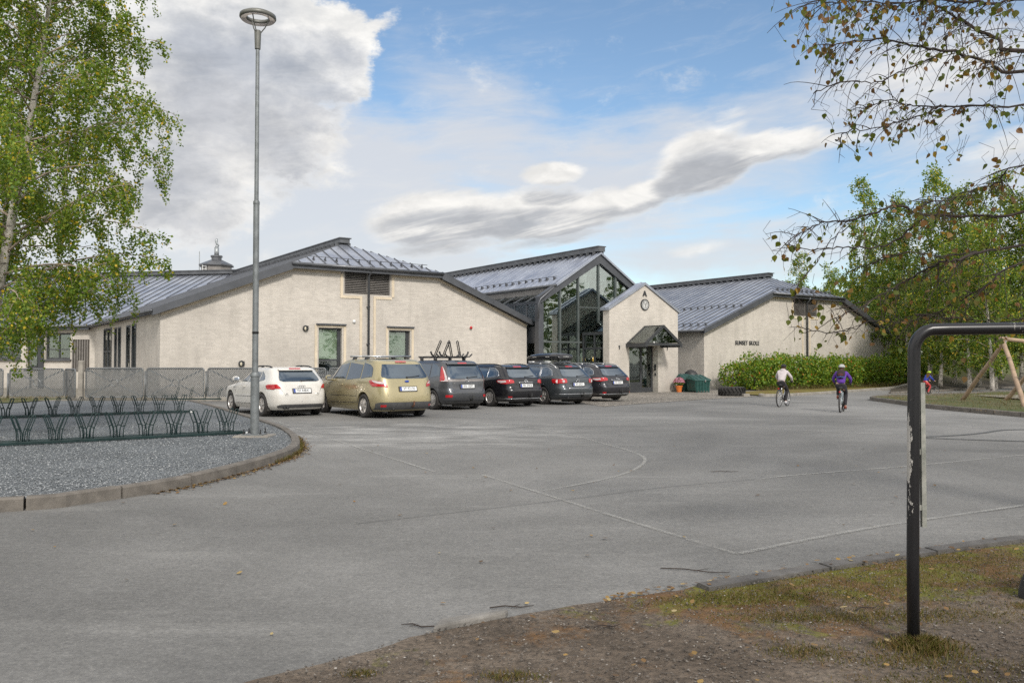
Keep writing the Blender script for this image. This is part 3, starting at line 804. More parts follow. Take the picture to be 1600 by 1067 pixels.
# ---- left wing
root, off = broot('school_wing', 'cream brick wing with half-hipped grey metal roof behind the parked cars', 'school building', 0, 0)
VQ = (17.2, 21.6)
lops = [(a, b, 1.25, 3.35) for a, b in ((5.0, 6.1), (6.45, 7.5), (8.9, 9.75), (10.05, 10.8))] + [(11.6, 14.2, 1.25, 3.4)]
g = gabled_wing(root, off, 0, 0, 18.93, 24, ops=[(8.2, 10.63, 4.83, 9), (6.94, 8.1, .95, 3.16), (10.57, 11.74, .95, 3.12)], left_ops=lops, valley=VQ, overr=.16)
mb = g['mb']; t0, t1, band = g['t0'], g['t1'], g['band']
zB = g['zB']
band(5.66, zB - .03, 8.0, zB - .03); band(10.83, zB - .03, 13.27, zB - .03)
for (a, b, c, d) in ((8.0, 8.13, 4.6, zB - .16), (10.7, 10.83, 4.75, zB - .03), (8.13, 9.12, 4.6, 4.73), (9.72, 10.7, 4.62, 4.75), (9.0, 9.12, .2, 4.6), (9.72, 9.84, .2, 4.62),
                     (6.75, 6.87, .6, 3.28), (6.87, 8.3, 3.19, 3.28), (8.18, 8.3, .6, 3.19), (10.4, 10.5, .6, 3.24), (10.5, 11.92, 3.15, 3.24), (11.81, 11.92, .6, 3.15)):
    mb.box(a, b, t0, t1, c, d)
mb.build('wall_trim', M['trim'], root, off=off)
mb = MB()
mb.box(8.2, 10.63, .2, .28, 4.83, zB)
k = 4.87
while k < zB - .05:
    mb.prism([(8.24, .05, k), (8.24, .19, k + .06), (8.24, .19, k + .075), (8.24, .05, k + .015)], (2.35, 0, 0)); k += .083
for a in (8.2, 9.38, 10.57): mb.box(a, a + .06, .03, .19, 4.83, zB)
mb.build('louver_panel', M['louver'], root, off=off)
mb = MB(); mb.tube([(9.42, -.37, 6.02), (9.42, -.30, 5.85), (9.42, -.12, 5.7), (9.42, -.12, .1)], .055, 10)
for z in (4.2, 2.4, .8): mb.box(9.35, 9.49, -.14, -.002, z, z + .05)
mb.lathe([(.085, 0), (.085, .16), (.06, .2)], 12, (9.42, -.37, 5.95)); mb.build('downpipe', M['gutter'], root, True, off=off)
window_unit(root, off, 6.94, 8.1, .95, 3.16, 0, 'blind', 1.62)
window_unit(root, off, 10.57, 11.74, .95, 3.12, 0, 'curtain')
bulkhead('wall_lamp', root, off, 6.29, 0, 3.12); bulkhead('wall_lamp', root, off, 3.37, 0, 1.49)
mb = MB(); mb.lathe([(.0, -.09), (.07, -.08), (.085, -.03), (.085, 0)], 14, (8.7, -.003, 3.5), 'y'); mb.build('sensor', M['white'], root, True, off=off)
mb = MB(); mb.lathe([(.0, -.13), (.06, -.12), (.085, -.08), (.085, -.05)], 14, (15.28, -.003, 3.36), 'y'); s = mb.build('alarm_sounder', M['red'], root, True, off=off)
mb = MB(); mb.lathe([(.09, -.05), (.09, 0)], 14, (15.28, -.003, 3.36), 'y'); mb.build('sounder_base', M['white'], s, off=off)
up = Vector((0, -.41, .91)); zH = g['zH']
snow_row('snow_guard', (g['hp0'] + .9, -.35 + .55, zH + .25), (g['hp1'] - .6, -.35 + .55, zH + .25), (0, -.4, 1), 11, M['gutter'], g['roof'], off)
# slot windows along the left side
for i, (a, b, c, d) in enumerate(lops):
    mb = MB(); w = .09
    mb.box(-.02, .1, a, a + w, c, d); mb.box(-.02, .1, b - w, b, c, d); mb.box(-.02, .1, a + w, b - w, c, c + .08); mb.box(-.02, .1, a + w, b - w, d - .08, d)
    if b - a > 2: mb.box(-.02, .1, (a+b)/2 - .05, (a+b)/2 + .05, c + .08, d - .08); mb.box(-.01, .09, a + w, b - w, 2.1, 2.18)
    f = mb.build('window', M['frame'], root, off=off)
    mb = MB(); mb.box(.03, .04, a + w, b - w, c + .08, d - .08); mb.build('pane', M['pane'], f, off=off)
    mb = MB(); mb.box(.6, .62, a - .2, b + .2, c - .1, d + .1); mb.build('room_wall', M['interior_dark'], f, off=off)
    mb = MB(); mb.box(-.14, -.022, a, b, c - .09, c - .02); mb.build('ledge', M['fascia'], f, off=off)

# ---- angled wing behind the birch
IW = pq(0, 17.4)
wroot = thing('school_wing', 'long low cream wing with wide dark windows behind the birch and mesh fence', 'school building', IW, R(-10))
zE = 3.64; zt = lambda y: zE + .23 + .4*y
wops = [(-1.5, -.35, 1.0, 2.9), (-3.35, -1.62, 1.72, 3.3), (-4.6, -3.75, 1.2, 3.3), (-8.0, -4.95, 1.75, 3.3), (-13, -9, 1.75, 3.3), (-19, -15, 1.75, 3.3), (-25, -21, 1.75, 3.3)]
mb = MB(); wall_strips(mb, -30, 0, lambda p: zE, [], wops, 0, .32); mb.box(-30, -29.7, .32, 19, -.3, zE); mb.box(-29.7, -12, 18.7, 19, -.3, zE)
mb.build('wall', M['brick'], wroot)
mb = MB(); T = (3.73, 9.67)
roof_face(mb, [(-30.4, -.35, zt(-.35)), (-.15, -.35, zt(-.35)), (T[0], T[1], zt(T[1])), (-30.4, T[1], zt(T[1]))])
roof_face(mb, [(-30.4, T[1], zt(T[1])), (T[0], T[1], zt(T[1])), (T[0] + 4.2, 19.7, zt(-.35)), (-30.4, 19.7, zt(-.35))])
def wf(x):
    y0 = -.35 if x < -.15 else -.35 + (x + .15)/(T[0] + .15)*(T[1] + .35)
    return (x, y0, zt(y0)), (x, T[1], zt(T[1]))
mb.cur = 1; seams(mb, wf, -30.2, T[0] - .1, .56)  # wing seams coloured darker too, standing in for their shadow
wroof = mb.build('roof', [M['zinc'], M['gutter']], wroot)
mb = MB(); mb.box(-30.4, T[0] + .1, T[1] - .26, T[1] + .26, zt(T[1]) + .02, zt(T[1]) + .24); mb.box(-30.4, T[0] + .1, T[1] - .33, T[1] + .33, zt(T[1]) + .24, zt(T[1]) + .29); mb.build('ridge_cap', M['gutter'], wroof)
mb = MB(); mb.tube([(-30.4, -.42, zt(-.35) - .05), (-.2, -.42, zt(-.35) - .05)], .075, 10); mb.build('gutter', M['gutter'], wroot, True)
mb = MB(); mb.box(-30.4, -.15, -.36, -.3, zt(-.35) - .26, zt(-.35) - .02); mb.box(-30.2, -.3, -.3, -.003, zt(-.35) - .26, zt(-.35) - .2); mb.build('verge_board', M['fascia'], wroot)
snow_row('snow_guard', (-24, 2.3, zt(2.3)), (.2, 2.3, zt(2.3)), (0, -.4, 1), 42, M['gutter'], wroof, (0, 0, 0))
for (a, b, c, d) in wops[1:]:
    mb = MB(); mb.box(a, a + .09, .16, .23, c, d); mb.box(b - .09, b, .16, .23, c, d); mb.box(a + .09, b - .09, .16, .23, c, c + .1); mb.box(a + .09, b - .09, .16, .23, d - .1, d)
    n = max(1, round((b - a)/.8))
    for i in range(1, n): x = a + (b - a)*i/n; mb.box(x - .04, x + .04, .16, .23, c + .1, d - .1)
    mb.box(a + .09, b - .09, .15, .16, c + (d-c)*.36, c + (d-c)*.36 + .06)
    f = mb.build('window', M['frame'], wroot)
    mb = MB(); mb.box(a + .09, b - .09, .19, .2, c + .1, d - .1); mb.build('pane', M['pane'], f)
    mb = MB(); mb.box(a - .3, b + .3, 1.2, 1.22, c - .2, d + .2); mb.build('room_wall', M['interior'], f)
    mb = MB(); mb.box(a - .08, b + .08, -.14, .15, c - .09, c - .004); mb.build('ledge', M['fascia'], f)
mb = MB(); mb.box(-1.5, -.35, .2, .26, 1.0, 2.9)
for i in range(7): mb.box(-1.48 + i*.165, -1.42 + i*.165, -.05, .19, 1.02, 2.88)
mb.build('louver_panel', M['louver'], wroot)
mb = MB(); mb.box(-3.75, -3.38, -.06, -.002, .0, 3.3); mb.build('dark_pilaster', M['frame'], wroot)
mb = MB(); mb.tube([(-4.2, -.4, 3.6), (-4.2, -.1, 3.3), (-4.2, -.1, 0)], .05, 8); mb.build('downpipe', M['galv'], wroot, True)
# vent turret behind the ridge
vc = Vector((-.05, 13.6, 0)); zr = zt(T[1]) - .45
mb = MB()
mb.lathe([(1.13, zr - .7), (1.13, zr + 1.55)], 8, vc)
tur = mb.build('chimney', M['louver'], wroof)
mb = MB(); mb.lathe([(1.3, zr + 1.5), (1.3, zr + 1.6), (.46, zr + 1.98)], 8, vc); mb.lathe([(.38, zr + 1.9), (.38, zr + 2.2), (.45, zr + 2.2), (.45, zr + 2.32)], 8, vc); mb.build('chimney_roof', M['gutter'], tur)
mb = MB(); mb.tube([vc + Vector((0, 0, zr + 2.3)), vc + Vector((0, 0, zr + 2.95))], .17, 12); mb.tube([vc + Vector((0, 0, zr + 2.95)), vc + Vector((0.05, 0, zr + 3.1))], .12, 10); mb.tube([vc + Vector((.16, 0, zr + 3.06)), vc + Vector((.02, 0, zr + 3.22)), vc + Vector((-.05, 0, zr + 3.45)), vc + Vector((.02, 0, zr + 3.62))], [.06, .09, .11, .07], 8); mb.build('flue', M['galv'], tur, True)
mb = MB(); mb.tube([vc + Vector((-1.42, 0, zr + .8)), vc + Vector((-1.42, 0, zr + 2.7))], .03, 6); mb.tube([vc + Vector((-1.42, 0, zr + 1.5)), vc + Vector((-1.1, 0, zr + 1.5))], .03, 6); mb.build('mast', M['galv'], tur)
mb = MB()
for dx in (-.5, -.2): mb.tube([vc + Vector((dx, -1.12, zr + .6)), vc + Vector((dx, -1.12, zr + 1.5))], .025, 6)
for dz in (.7, .95, 1.2, 1.42): mb.tube([vc + Vector((-.5, -1.12, zr + dz)), vc + Vector((-.2, -1.12, zr + dz))], .02, 6)
mb.build('ladder', M['white'], tur)

# ---- right wing
root, off = broot('school_wing', 'cream brick wing with the school name in grey letters, behind the long hedge', 'school building', 30.95, -2, -.12)
W2 = 20.4
g = gabled_wing(root, off, 30.95, -2, W2, 24, zE=3.45, slope=.39, pf=6.35, ops=[(39.84, 42.47, 4.72, 9)], zb=-.6)
mb = g['mb']; t0, t1, band, zB = g['t0'], g['t1'], g['band'], g['zB']
band(37.3, zB - .03, 39.64, zB - .03); band(42.67, zB - .03, 45.0, zB - .03)
for (a, b, c, d) in ((39.64, 39.77, 4.5, zB - .16), (42.54, 42.67, 4.6, zB - .03), (39.77, 40.85, 4.5, 4.63), (41.5, 42.54, 4.5, 4.6), (40.72, 40.85, .2, 4.5), (41.5, 41.62, .2, 4.5)):
    mb.box(a, b, t0, t1, c, d)
mb.build('wall_trim', M['trim'], root, off=off)
mb = MB(); mb.box(39.84, 42.47, -1.8, -1.72, 4.72, zB)
k = 4.76
while k < zB - .05:
    mb.prism([(39.88, -1.95, k), (39.88, -1.81, k + .06), (39.88, -1.81, k + .075), (39.88, -1.95, k + .015)], (2.55, 0, 0)); k += .083
for a in (39.84, 41.12, 42.41): mb.box(a, a + .06, -1.97, -1.81, 4.72, zB)
mb.build('louver_panel', M['louver'], root, off=off)
mb = MB(); mb.tube([(41.17, -2.37, g['zH'] - .15), (41.17, -2.3, g['zH'] - .35), (41.17, -2.12, g['zH'] - .5), (41.17, -2.12, -.3)], .055, 10); mb.build('downpipe', M['gutter'], root, True, off=off)
bulkhead('wall_lamp', root, off, 50.75, -2, 2.95)
def offp(off, p): return (p[0] + off[0], p[1] + off[1], p[2] + off[2])
text('lettering', 'SUNSET SKOLE', .37, M['greypl'], root, offp(off, (34.98, -2.03, 2.78)), (R(90), 0, 0), .02, sx=.86, bold=.003, space=1.12)
zt2 = g['zt']
nrm = (-.39, 0, 1)
for dp in (.75, 4.1): snow_row('snow_guard', (30.95 + dp - .35, -2.1, zt2(30.95 + dp - .35)), (30.95 + dp - .35, 20, zt2(30.95 + dp - .35)), nrm, 36, M['gutter'], g['roof'], off)
snow_row('snow_guard', (g['hp0'] + .9, -2.35 + .55, g['zH'] + .25), (g['hp1'] - .6, -2.35 + .55, g['zH'] + .25), (0, -.4, 1), 12, M['gutter'], g['roof'], off)

# ---- glass hall between the wings
root, off = broot('glass_hall', 'tall glazed entrance hall with steep grey gable between the two brick wings', 'hall', 19.0, -1, -.06)
QH = -1.0; PA = 23.28; ZA = 7.75; SL = .625
HL, HR = 18.9, 27.66
zo = lambda p: ZA - SL*abs(p - PA)
mb = MB()
fr = .42
for s in (-1, 1):
    pe = HL if s < 0 else HR
    mb.prism([(PA, QH - .15, ZA + .08), (pe, QH - .15, zo(pe) + .08), (pe, QH - .15, zo(pe) - .36), (PA, QH - .15, ZA - .55)], (0, .3, 0))
mb.box(HL, HL + .33, QH - .14, QH + .2, -.3, zo(HL) - .3); mb.box(HR - .33, HR, QH - .14, QH + .2, -.3, zo(HR) - .3)
hallf = mb.build('gable_frame', M['fascia'], root, off=off)
# mullions
import itertools
mu = [19.23, 20.45, 21.75, 23.25, 24.55, 26.0, 27.33]
mb = MB()
for p in mu:
    mb.box(p - .05, p + .05, QH - .08, QH + .1, -.2, zo(p) - .42)
for a, b in zip(mu, mu[1:]):
    for z in (2.62, .12): mb.box(a + .05, b - .05, QH - .06, QH + .08, z, z + .1)
mb.box(mu[2] + .05, mu[4] - .05, QH - .06, QH + .08, 4.6, 4.68)
gf = mb.build('glazing_frame', M['frame_lt'], root, off=off)
mb = MB()
for a, b in zip(mu, mu[1:]):
    mb.prism([(a + .05, QH, 0), (b - .05, QH, 0), (b - .05, QH, zo(b - .05) - .45), (a + .05, QH, zo(a + .05) - .45)] if not a < PA < b else
             [(a + .05, QH, 0), (b - .05, QH, 0), (b - .05, QH, zo(b - .05) - .45), (PA, QH, ZA - .5), (a + .05, QH, zo(a + .05) - .45)], (0, .012, 0))
mb.build('gable_glazing', M['hallpane'], root, off=off)
# roof: steep upper slopes, a step, then a glazed lean-to
QB = 21; zt = lambda p: ZA + .08 - SL*abs(p - PA)
mb = MB()
for s in (-1, 1):
    pe = PA + s*3.2
    roof_face(mb, [(PA, QH - .25, zt(PA)), (pe, QH - .25, zt(pe)), (pe, QB, zt(pe)), (PA, QB, zt(PA))], .12)
    seams(mb, lambda q: ((pe, q, zt(pe)), (PA, q, zt(PA))), QH - .1, QB, .56)
hroof = mb.build('roof', [M['zinc'], M['gutter']], root, off=off)
mb = MB(); mb.box(PA - .24, PA + .24, QH - .3, QB, ZA + .1, ZA + .36); mb.box(PA - .3, PA + .3, QH - .33, QB, ZA + .36, ZA + .41)
k = QH
while k < QB: mb.box(PA - .4, PA + .4, k, k + .06, ZA - .1, ZA + .14); k += .56
mb.build('ridge_cap', M['gutter'], hroof, off=off)
pg_ = PA - 2.6; snow_row('snow_guard', (pg_, QH + .4, zt(pg_)), (pg_, QB - 4, zt(pg_)), (-SL, 0, 1), 26, M['gutter'], hroof, off)
mb = MB(); pe = PA - 3.2
mb.tube([(pe - .07, QH - .2, zt(pe) - .07), (pe - .07, QB, zt(pe) - .07)], .075, 10); mb.build('gutter', M['gutter'], hroof, True, off=off)
mb = MB(); mb.tube([(pe - .07, QH - .12, zt(pe) - .1), (pe - .2, QH - .12, zt(pe) - .25), (HL + .02, QH - .3, zo(HL) - .05), (HL - .06, QH - .2, zo(HL) - .35), (HL - .06, QH - .2, 3.9)], .05, 8); mb.build('downpipe', M['gutter'], hroof, True, off=off)
mb = MB(); mb.box(pe + .02, pe + .14, QH + .2, QB, 4.95, zt(pe) - .1); mb.box(2*PA - pe - .14, 2*PA - pe - .02, QH + .2, QB, 4.95, zt(pe) - .1); mb.build('upper_wall', M['louver'], root, off=off)
PL = 19.2
mb = MB(); mb2 = MB(); k = QH + .2; k_ = []
while k < QB - 1: k_.append(k); k += 1.15
for s in (0, 1):
    f = (lambda p: p) if s == 0 else (lambda p: 2*PA - p)
    for k in k_:
        mb.bar((f(pe + .02), k, 5.36), (f(PL - .1), k, 4.86), .07, .09)
        mb.box(f(PL) - .04, f(PL) + .04, k - .04, k + .04, -.2, 4.8)
    mb.box(f(PL) - .06, f(PL) + .06, QH + .2, QB - 1, 4.76, 4.9); mb.box(f(PL) - .03, f(PL) + .03, QH + .2, QB - 1, 2.6, 3.5); mb.box(f(PL) - .05, f(PL) + .05, QH + .2, QB - 1, -.2, .12)
    mb2.prism([(f(pe + .02), QH + .2, 5.36), (f(PL - .1), QH + .2, 4.86), (f(PL - .1), QB - 1, 4.86), (f(pe + .02), QB - 1, 5.36)], (0, 0, .012))
    mb2.box(f(PL) - .006, f(PL) + .006, QH + .2, QB - 1, 3.5, 4.76); mb2.box(f(PL) - .006, f(PL) + .006, QH + .2, QB - 1, .12, 2.6)
mb.build('lean_to_frame', M['fascia'], root, off=off); mb2.build('lean_to_glazing', M['roofpane'], root, off=off)
mb = MB(); mb.box(PL + .1, 2*PA - PL - .1, QH + .2, QB, -.25, -.02); mb.box(PL + .1, 2*PA - PL - .1, 9, 9.2, -.02, 4.8); mb.box(PL + .1, 2*PA - PL - .1, 7.5, 9, 2.6, 2.85); mb.build('interior_wall', M['interior'], root, off=off)
mb = MB()
for z in (2.0, 2.35): mb.box(20.0, 22.6, 7.42, 7.5, z + .9, z + 1.2)
for p in (20.3, 22.9, 25.5): mb.box(p - .12, p + .12, 4.6, 4.84, -.02, 5.2)
mb.build('interior_column', M['interior_dark'], root, off=off)
# ---- entrance porch: free-standing brick gable with a glazed link
root, off = broot('entrance_porch', 'cream brick entrance gable with round clock, letter A and glass canopy', 'porch', 21.9, -3.5, -.13)
QP = -3.5; PL_, PR_, PM = 21.86, 27.09, 24.475; ZE_, ZP = 4.38, 5.82; SP = (ZP - ZE_)/(PM - PL_)
top = lambda p: ZP - SP*abs(p - PM)
mb = MB(); wall_strips(mb, PL_, PR_, top, [PM], [(23.3, 25.49, -.6, 2.47)], QP, QP + .5, -.6); mb.build('wall', M['brick'], root, off=off)
mb = MB(); zc = lambda p: ZP + .16 - SP*abs(p - PM)
for s in (-1, 1):
    pe = PM + s*(PM - PL_ + .1)
    mb.prism([(PM, QP - .08, zc(PM)), (pe, QP - .08, zc(pe)), (pe, QP + .62, zc(pe)), (PM, QP + .62, zc(PM))], (0, 0, -.14))
    mb.bar((PM, QP + .27, zc(PM) + .02), (pe, QP + .27, zc(pe) + .02), .04, .05)
mb.build('roof', M['zinc'], root, off=off)
# clock
mb = MB(); mb.lathe([(.0, 0), (.262, 0)], 32, (24.46, QP - .06, 4.74), 'y'); ck = mb.build('clock', M['white'], root, off=off)
mb = MB(); mb.lathe([(.262, -.07), (.305, -.07), (.31, 0), (.262, -.02)], 32, (24.46, QP - .004, 4.74), 'y', closed=True); mb.build('clock_rim', M['frame'], ck, off=off)
mb = MB(); c = Vector((24.46, QP - .075, 4.74))
for k in range(12):
    a = 2*PI*k/12; d = Vector((math.sin(a), 0, math.cos(a))); mb.bar(c + d*.175, c + d*.215, .018, .006, (0, 1, 0))
mb.build('dial_markings', M['ink'], ck, off=off)
for e_, w_, y_ in ((Vector((.01, -.004, -.13)), .024, .004), (Vector((.12, -.008, .11)), .018, .008)):
    mb = MB(); mb.bar(c - Vector((0, y_, 0)), c + e_, w_, .006, (0, 1, 0)); mb.build('clock_hand', M['ink'], ck, off=off)
text('letter', 'A', .42, M['frame'], root, offp(off, (24.46, QP - .03, 5.34)), (R(90), 0, 0), .025, bold=.01)
# glass canopy over the door
mb = MB(); q0, q1 = QP - 1.5, QP - .004; cm, hw, ze, za = 24.45, 1.32, 2.55, 3.5
for q in (q0 + .06, QP - .1):
    mb.bar((cm - hw, q, ze), (cm, q, za), .1, .14); mb.bar((cm + hw, q, ze), (cm, q, za), .1, .14)
mb.bar((cm, q0, za), (cm, q1, za), .12, .12)
for s in (-1, 1):
    mb.box(cm + s*hw - .09, cm + s*hw + .09, q0, q1, ze - .18, ze + .02)
    mb.bar((cm + s*hw*.5, q0, (ze + za)/2 - .0), (cm + s*hw*.5, q1, (ze + za)/2), .05, .06)
mb.bar((cm - hw + .05, q0 + .06, ze - .03), (cm + hw - .05, q0 + .06, ze - .03), .09, .12)
cn = mb.build('canopy', M['frame'], root, off=off)
mb = MB()
for s in (-1, 1):
    mb.prism([(cm + s*.03, q0, za + .03), (cm + s*hw, q0, ze + .06), (cm + s*hw, q1, ze + .06), (cm + s*.03, q1, za + .03)], (0, 0, .012))
mb.prism([(cm - hw + .2, q0 + .06, ze + .06), (cm + hw - .2, q0 + .06, ze + .06), (cm, q0 + .06, za - .1)], (0, .01, 0)); mb.build('canopy_glazing', M['roofpane'], cn, off=off)
mb = MB(); mb.ball((cm - .8, q0 - .05, ze - .0 + .06), .045, 10); mb.build('canopy_lamp', M['white'], cn, True, off=off)
# door in the opening
mb = MB(); d0, d1 = QP + .42, QP + .5; zf = -.12
for (a, b) in ((23.3, 23.42), (24.52, 24.66), (25.37, 25.49)): mb.box(a, b, d0, d1, zf, 2.47)
for (a, b) in ((23.42, 24.52), (24.66, 25.37)):
    mb.box(a, b, d0, d1, 2.35, 2.47); mb.box(a, b, d0, d1, zf, .45 if a < 24 else .15)
dr = mb.build('door', M['frame'], root, off=off)
mb = MB(); mb.box(23.42, 24.52, d0 + .03, d0 + .045, .45, 2.35); mb.box(24.66, 25.37, d0 + .03, d0 + .045, .15, 2.35); mb.build('door_pane', M['pane'], dr, off=off)
mb = MB(); mb.tube([(24.74, d0 - .06, .7), (24.74, d0 - .06, 1.4)], .018, 8); mb.tube([(24.74, d0 - .06, .75), (24.74, d0, .75)], .012, 6); mb.tube([(24.74, d0 - .06, 1.35), (24.74, d0, 1.35)], .012, 6); mb.build('door_handle', M['chrome'], dr, off=off)
mb = MB()
for p in (22.55, 26.2):
    mb = MB(); mb.box(p - .03, p + .03, QP - .06, QP - .002, 2.38, 2.46); mb.box(p - .015, p + .015, QP - .06, QP - .03, 2.24, 2.38); mb.build('wall_hook', M['frame'], root, off=off)
mb = MB(); mb.box(25.46, 25.488, QP + .15, QP + .28, 1.1, 1.45); mb.box(25.46, 25.488, QP + .15, QP + .25, .8, .95); mb.build('intercom', M['frame'], root, off=off)
# glazed link behind the gable
mb = MB(); mg = MB(); zl = 3.15; PX = 22.0
for s in (-1, 1):
    f = (lambda p: p) if s < 0 else (lambda p: 2*PM - p)
    for q in (QP + .55, QP + 1.35, QH - .2):
        mb.box(f(PX) - .05, f(PX) + .05, q - .05, q + .05, -.2, zl); mb.bar((f(PX), q, zl), (PM, q, zl + SP*(PM - PX)), .08, .1)
    mb.box(f(PX) - .06, f(PX) + .06, QP + .5, QH - .15, zl - .1, zl + .06); mb.box(f(PX) - .04, f(PX) + .04, QP + .5, QH - .15, 2.25, 2.37); mb.box(f(PX) - .04, f(PX) + .04, QP + .5, QH - .15, -.2, .12)
    mg.box(f(PX) - .006, f(PX) + .006, QP + .5, QH - .15, .12, 3.05)
    mg.prism([(f(PX), QP + .5, zl + .08), (PM, QP + .5, zl + .08 + SP*(PM - PX)), (PM, QH - .15, zl + .08 + SP*(PM - PX)), (f(PX), QH - .15, zl + .08)], (0, 0, .012))
mb.bar((PM, QP + .5, zl + SP*(PM - PX)), (PM, QH - .15, zl + SP*(PM - PX)), .1, .1)
mb.build('link_frame', M['frame'], root, off=off); mg.build('link_glazing', M['pane'], root, off=off)
mb = MB(); mb.box(PX + .1, 2*PM - PX - .1, QP + .5, QH - .15, -.28, -.13); mb.box(24.9, 25.1, QP + 1.1, QH - .3, -.13, 2.9); mb.build('link_floor', M['interior'], root, off=off)
mb = MB(); mb.ball((22.55, QH - .42, 1.72), .11, 10, (1, .6, 1.4)); mb.build('lit_lamp', mat_emit('warm_lamp', (1.0, .55, .12), 5.0), root, True, off=off)
mb = MB()
mb.box(23.55, 24.45, -2.4, -2.05, .22, .3); mb.box(23.55, 24.45, -2.05, -1.98, .42, .9); mb.box(23.6, 23.68, -2.38, -2.0, -.13, .22); mb.box(24.32, 24.4, -2.38, -2.0, -.13, .22)
mb.build('bench', pmat('red_brown_wood', (.16, .045, .025), .6), root, off=off)
# ------------------------------------------------------------------ parked cars
def lerp_tab(tab, z):
    """smooth interpolation in a table [(z, value)]"""
    if z <= tab[0][0]: return tab[0][1]
    if z >= tab[-1][0]: return tab[-1][1]
    for i in range(len(tab) - 1):
        z0, v0 = tab[i]; z1, v1 = tab[i+1]
        if z0 <= z <= z1:
            m0 = (v1 - v0)/(z1 - z0) if i == 0 else (v1 - tab[i-1][1])/(z1 - tab[i-1][0])
            m1 = (v1 - v0)/(z1 - z0) if i == len(tab) - 2 else (tab[i+2][1] - v0)/(tab[i+2][0] - z0)
            s = (v1 - v0)/(z1 - z0)
            if s == 0: m0 = m1 = 0
            else:
                m0 = max(min(m0/s, 2.5), 0)*s; m1 = max(min(m1/s, 2.5), 0)*s
            h = z1 - z0; t = (z - z0)/h
            return v0*(2*t**3 - 3*t**2 + 1) + m0*h*(t**3 - 2*t**2 + t) + v1*(-2*t**3 + 3*t**2) + m1*h*(t**3 - t**2)

class CarShape:
    """outline of the car as a stack of rounded plan outlines; y forward, rear axle at y = 0"""
    def __init__(s, rear, front, half, ztop, n=7.0, nr=None):
        s.rear, s.front, s.half, s.ztop, s.n = rear, front, half, ztop, n
    def plan(s, z):
        yr = lerp_tab(s.rear, z); yf = lerp_tab(s.front, z); w = lerp_tab(s.half, z)
        return (yr + yf)/2, max((yf - yr)/2, .02), w
    def ring(s, z, m=72):
        yc, a, w = s.plan(z); pts = []
        for k in range(m):
            t = 2*PI*k/m; c, d = math.cos(t), math.sin(t)
            # even spread of points along the outline
            x = w*math.copysign(abs(c)**(2/s.n), c); y = yc + a*math.copysign(abs(d)**(2/s.n), d)
            pts.append((x, y, z))
        return pts
    def side(s, y, z, sg):
        yc, a, w = s.plan(z); u = min(.999, abs((y - yc)/a)); return Vector((sg*w*(1 - u**s.n)**(1/s.n), y, z))
    def back(s, x, z):
        yc, a, w = s.plan(z); u = min(.9995, abs(x/w)); return Vector((x, yc - a*(1 - u**s.n)**(1/s.n), z))
    def roofz(s, x, y):
        lo, hi = .8, s.ztop
        for _ in range(24):
            m = (lo + hi)/2; yc, a, w = s.plan(m)
            if abs(x/w)**s.n + abs((y - yc)/a)**s.n < 1: lo = m
            else: hi = m
        return lo
    def wrap(s, d, z, sg):
        """point on the outline at height z, d metres along it from the middle of the tail"""
        yc, a, w = s.plan(z)
        if not hasattr(s, 'cache'): s.cache = {}
        key = round(z, 4)
        if key not in s.cache:
            pts = []
            for k in range(201):
                t = -PI/2 + (PI/2)*k/200; c, dd = math.cos(t), math.sin(t)
                pts.append((w*max(c, 0)**(2/s.n), yc + a*math.copysign(abs(dd)**(2/s.n), dd)))
            acc = [0]
            for p, q in zip(pts, pts[1:]): acc.append(acc[-1] + math.hypot(q[0]-p[0], q[1]-p[1]))
            s.cache[key] = (pts, acc)
        pts, acc = s.cache[key]
        d = min(d, acc[-1] - 1e-4)
        import bisect
        i = max(1, min(len(acc) - 1, bisect.bisect_right(acc, d))); t = (d - acc[i-1])/max(1e-9, acc[i] - acc[i-1])
        x = pts[i-1][0] + (pts[i][0]-pts[i-1][0])*t; y = pts[i-1][1] + (pts[i][1]-pts[i-1][1])*t
        return Vector((sg*x, y, z))

def panel(mb, f, poly, off, nz=10, nx=10):
    """cover polygon poly (list of (h, z)) on the surface f(h, z), lifted by off"""
    zs = [p[1] for p in poly]; z0, z1 = min(zs), max(zs); rows = []
    for j in range(nz + 1):
        z = z0 + (z1 - z0)*j/nz; zz = min(max(z, z0 + 1e-4), z1 - 1e-4); xs = []
        for (a, b) in zip(poly, poly[1:] + poly[:1]):
            if (a[1] - zz)*(b[1] - zz) <= 0 and abs(a[1] - b[1]) > 1e-9:
                t = (zz - a[1])/(b[1] - a[1]); xs.append(a[0] + (b[0] - a[0])*t)
        if not xs: continue
        l, r = min(xs), max(xs); row = []
        for i in range(nx + 1):
            h = l + (r - l)*i/nx; p = f(h, zz); e = .004
            tu = f(h + e, zz) - f(h - e, zz); tv = f(h, min(zz + e, 9)) - f(h, zz - e); n = tu.cross(tv)
            if n.length > 1e-12: n.normalize()
            if n.dot(Vector((p.x, p.y - 1.3, .0))) < 0: n = -n
            row.append(p + n*off)
        rows.append(row)
    mb.grid(rows)

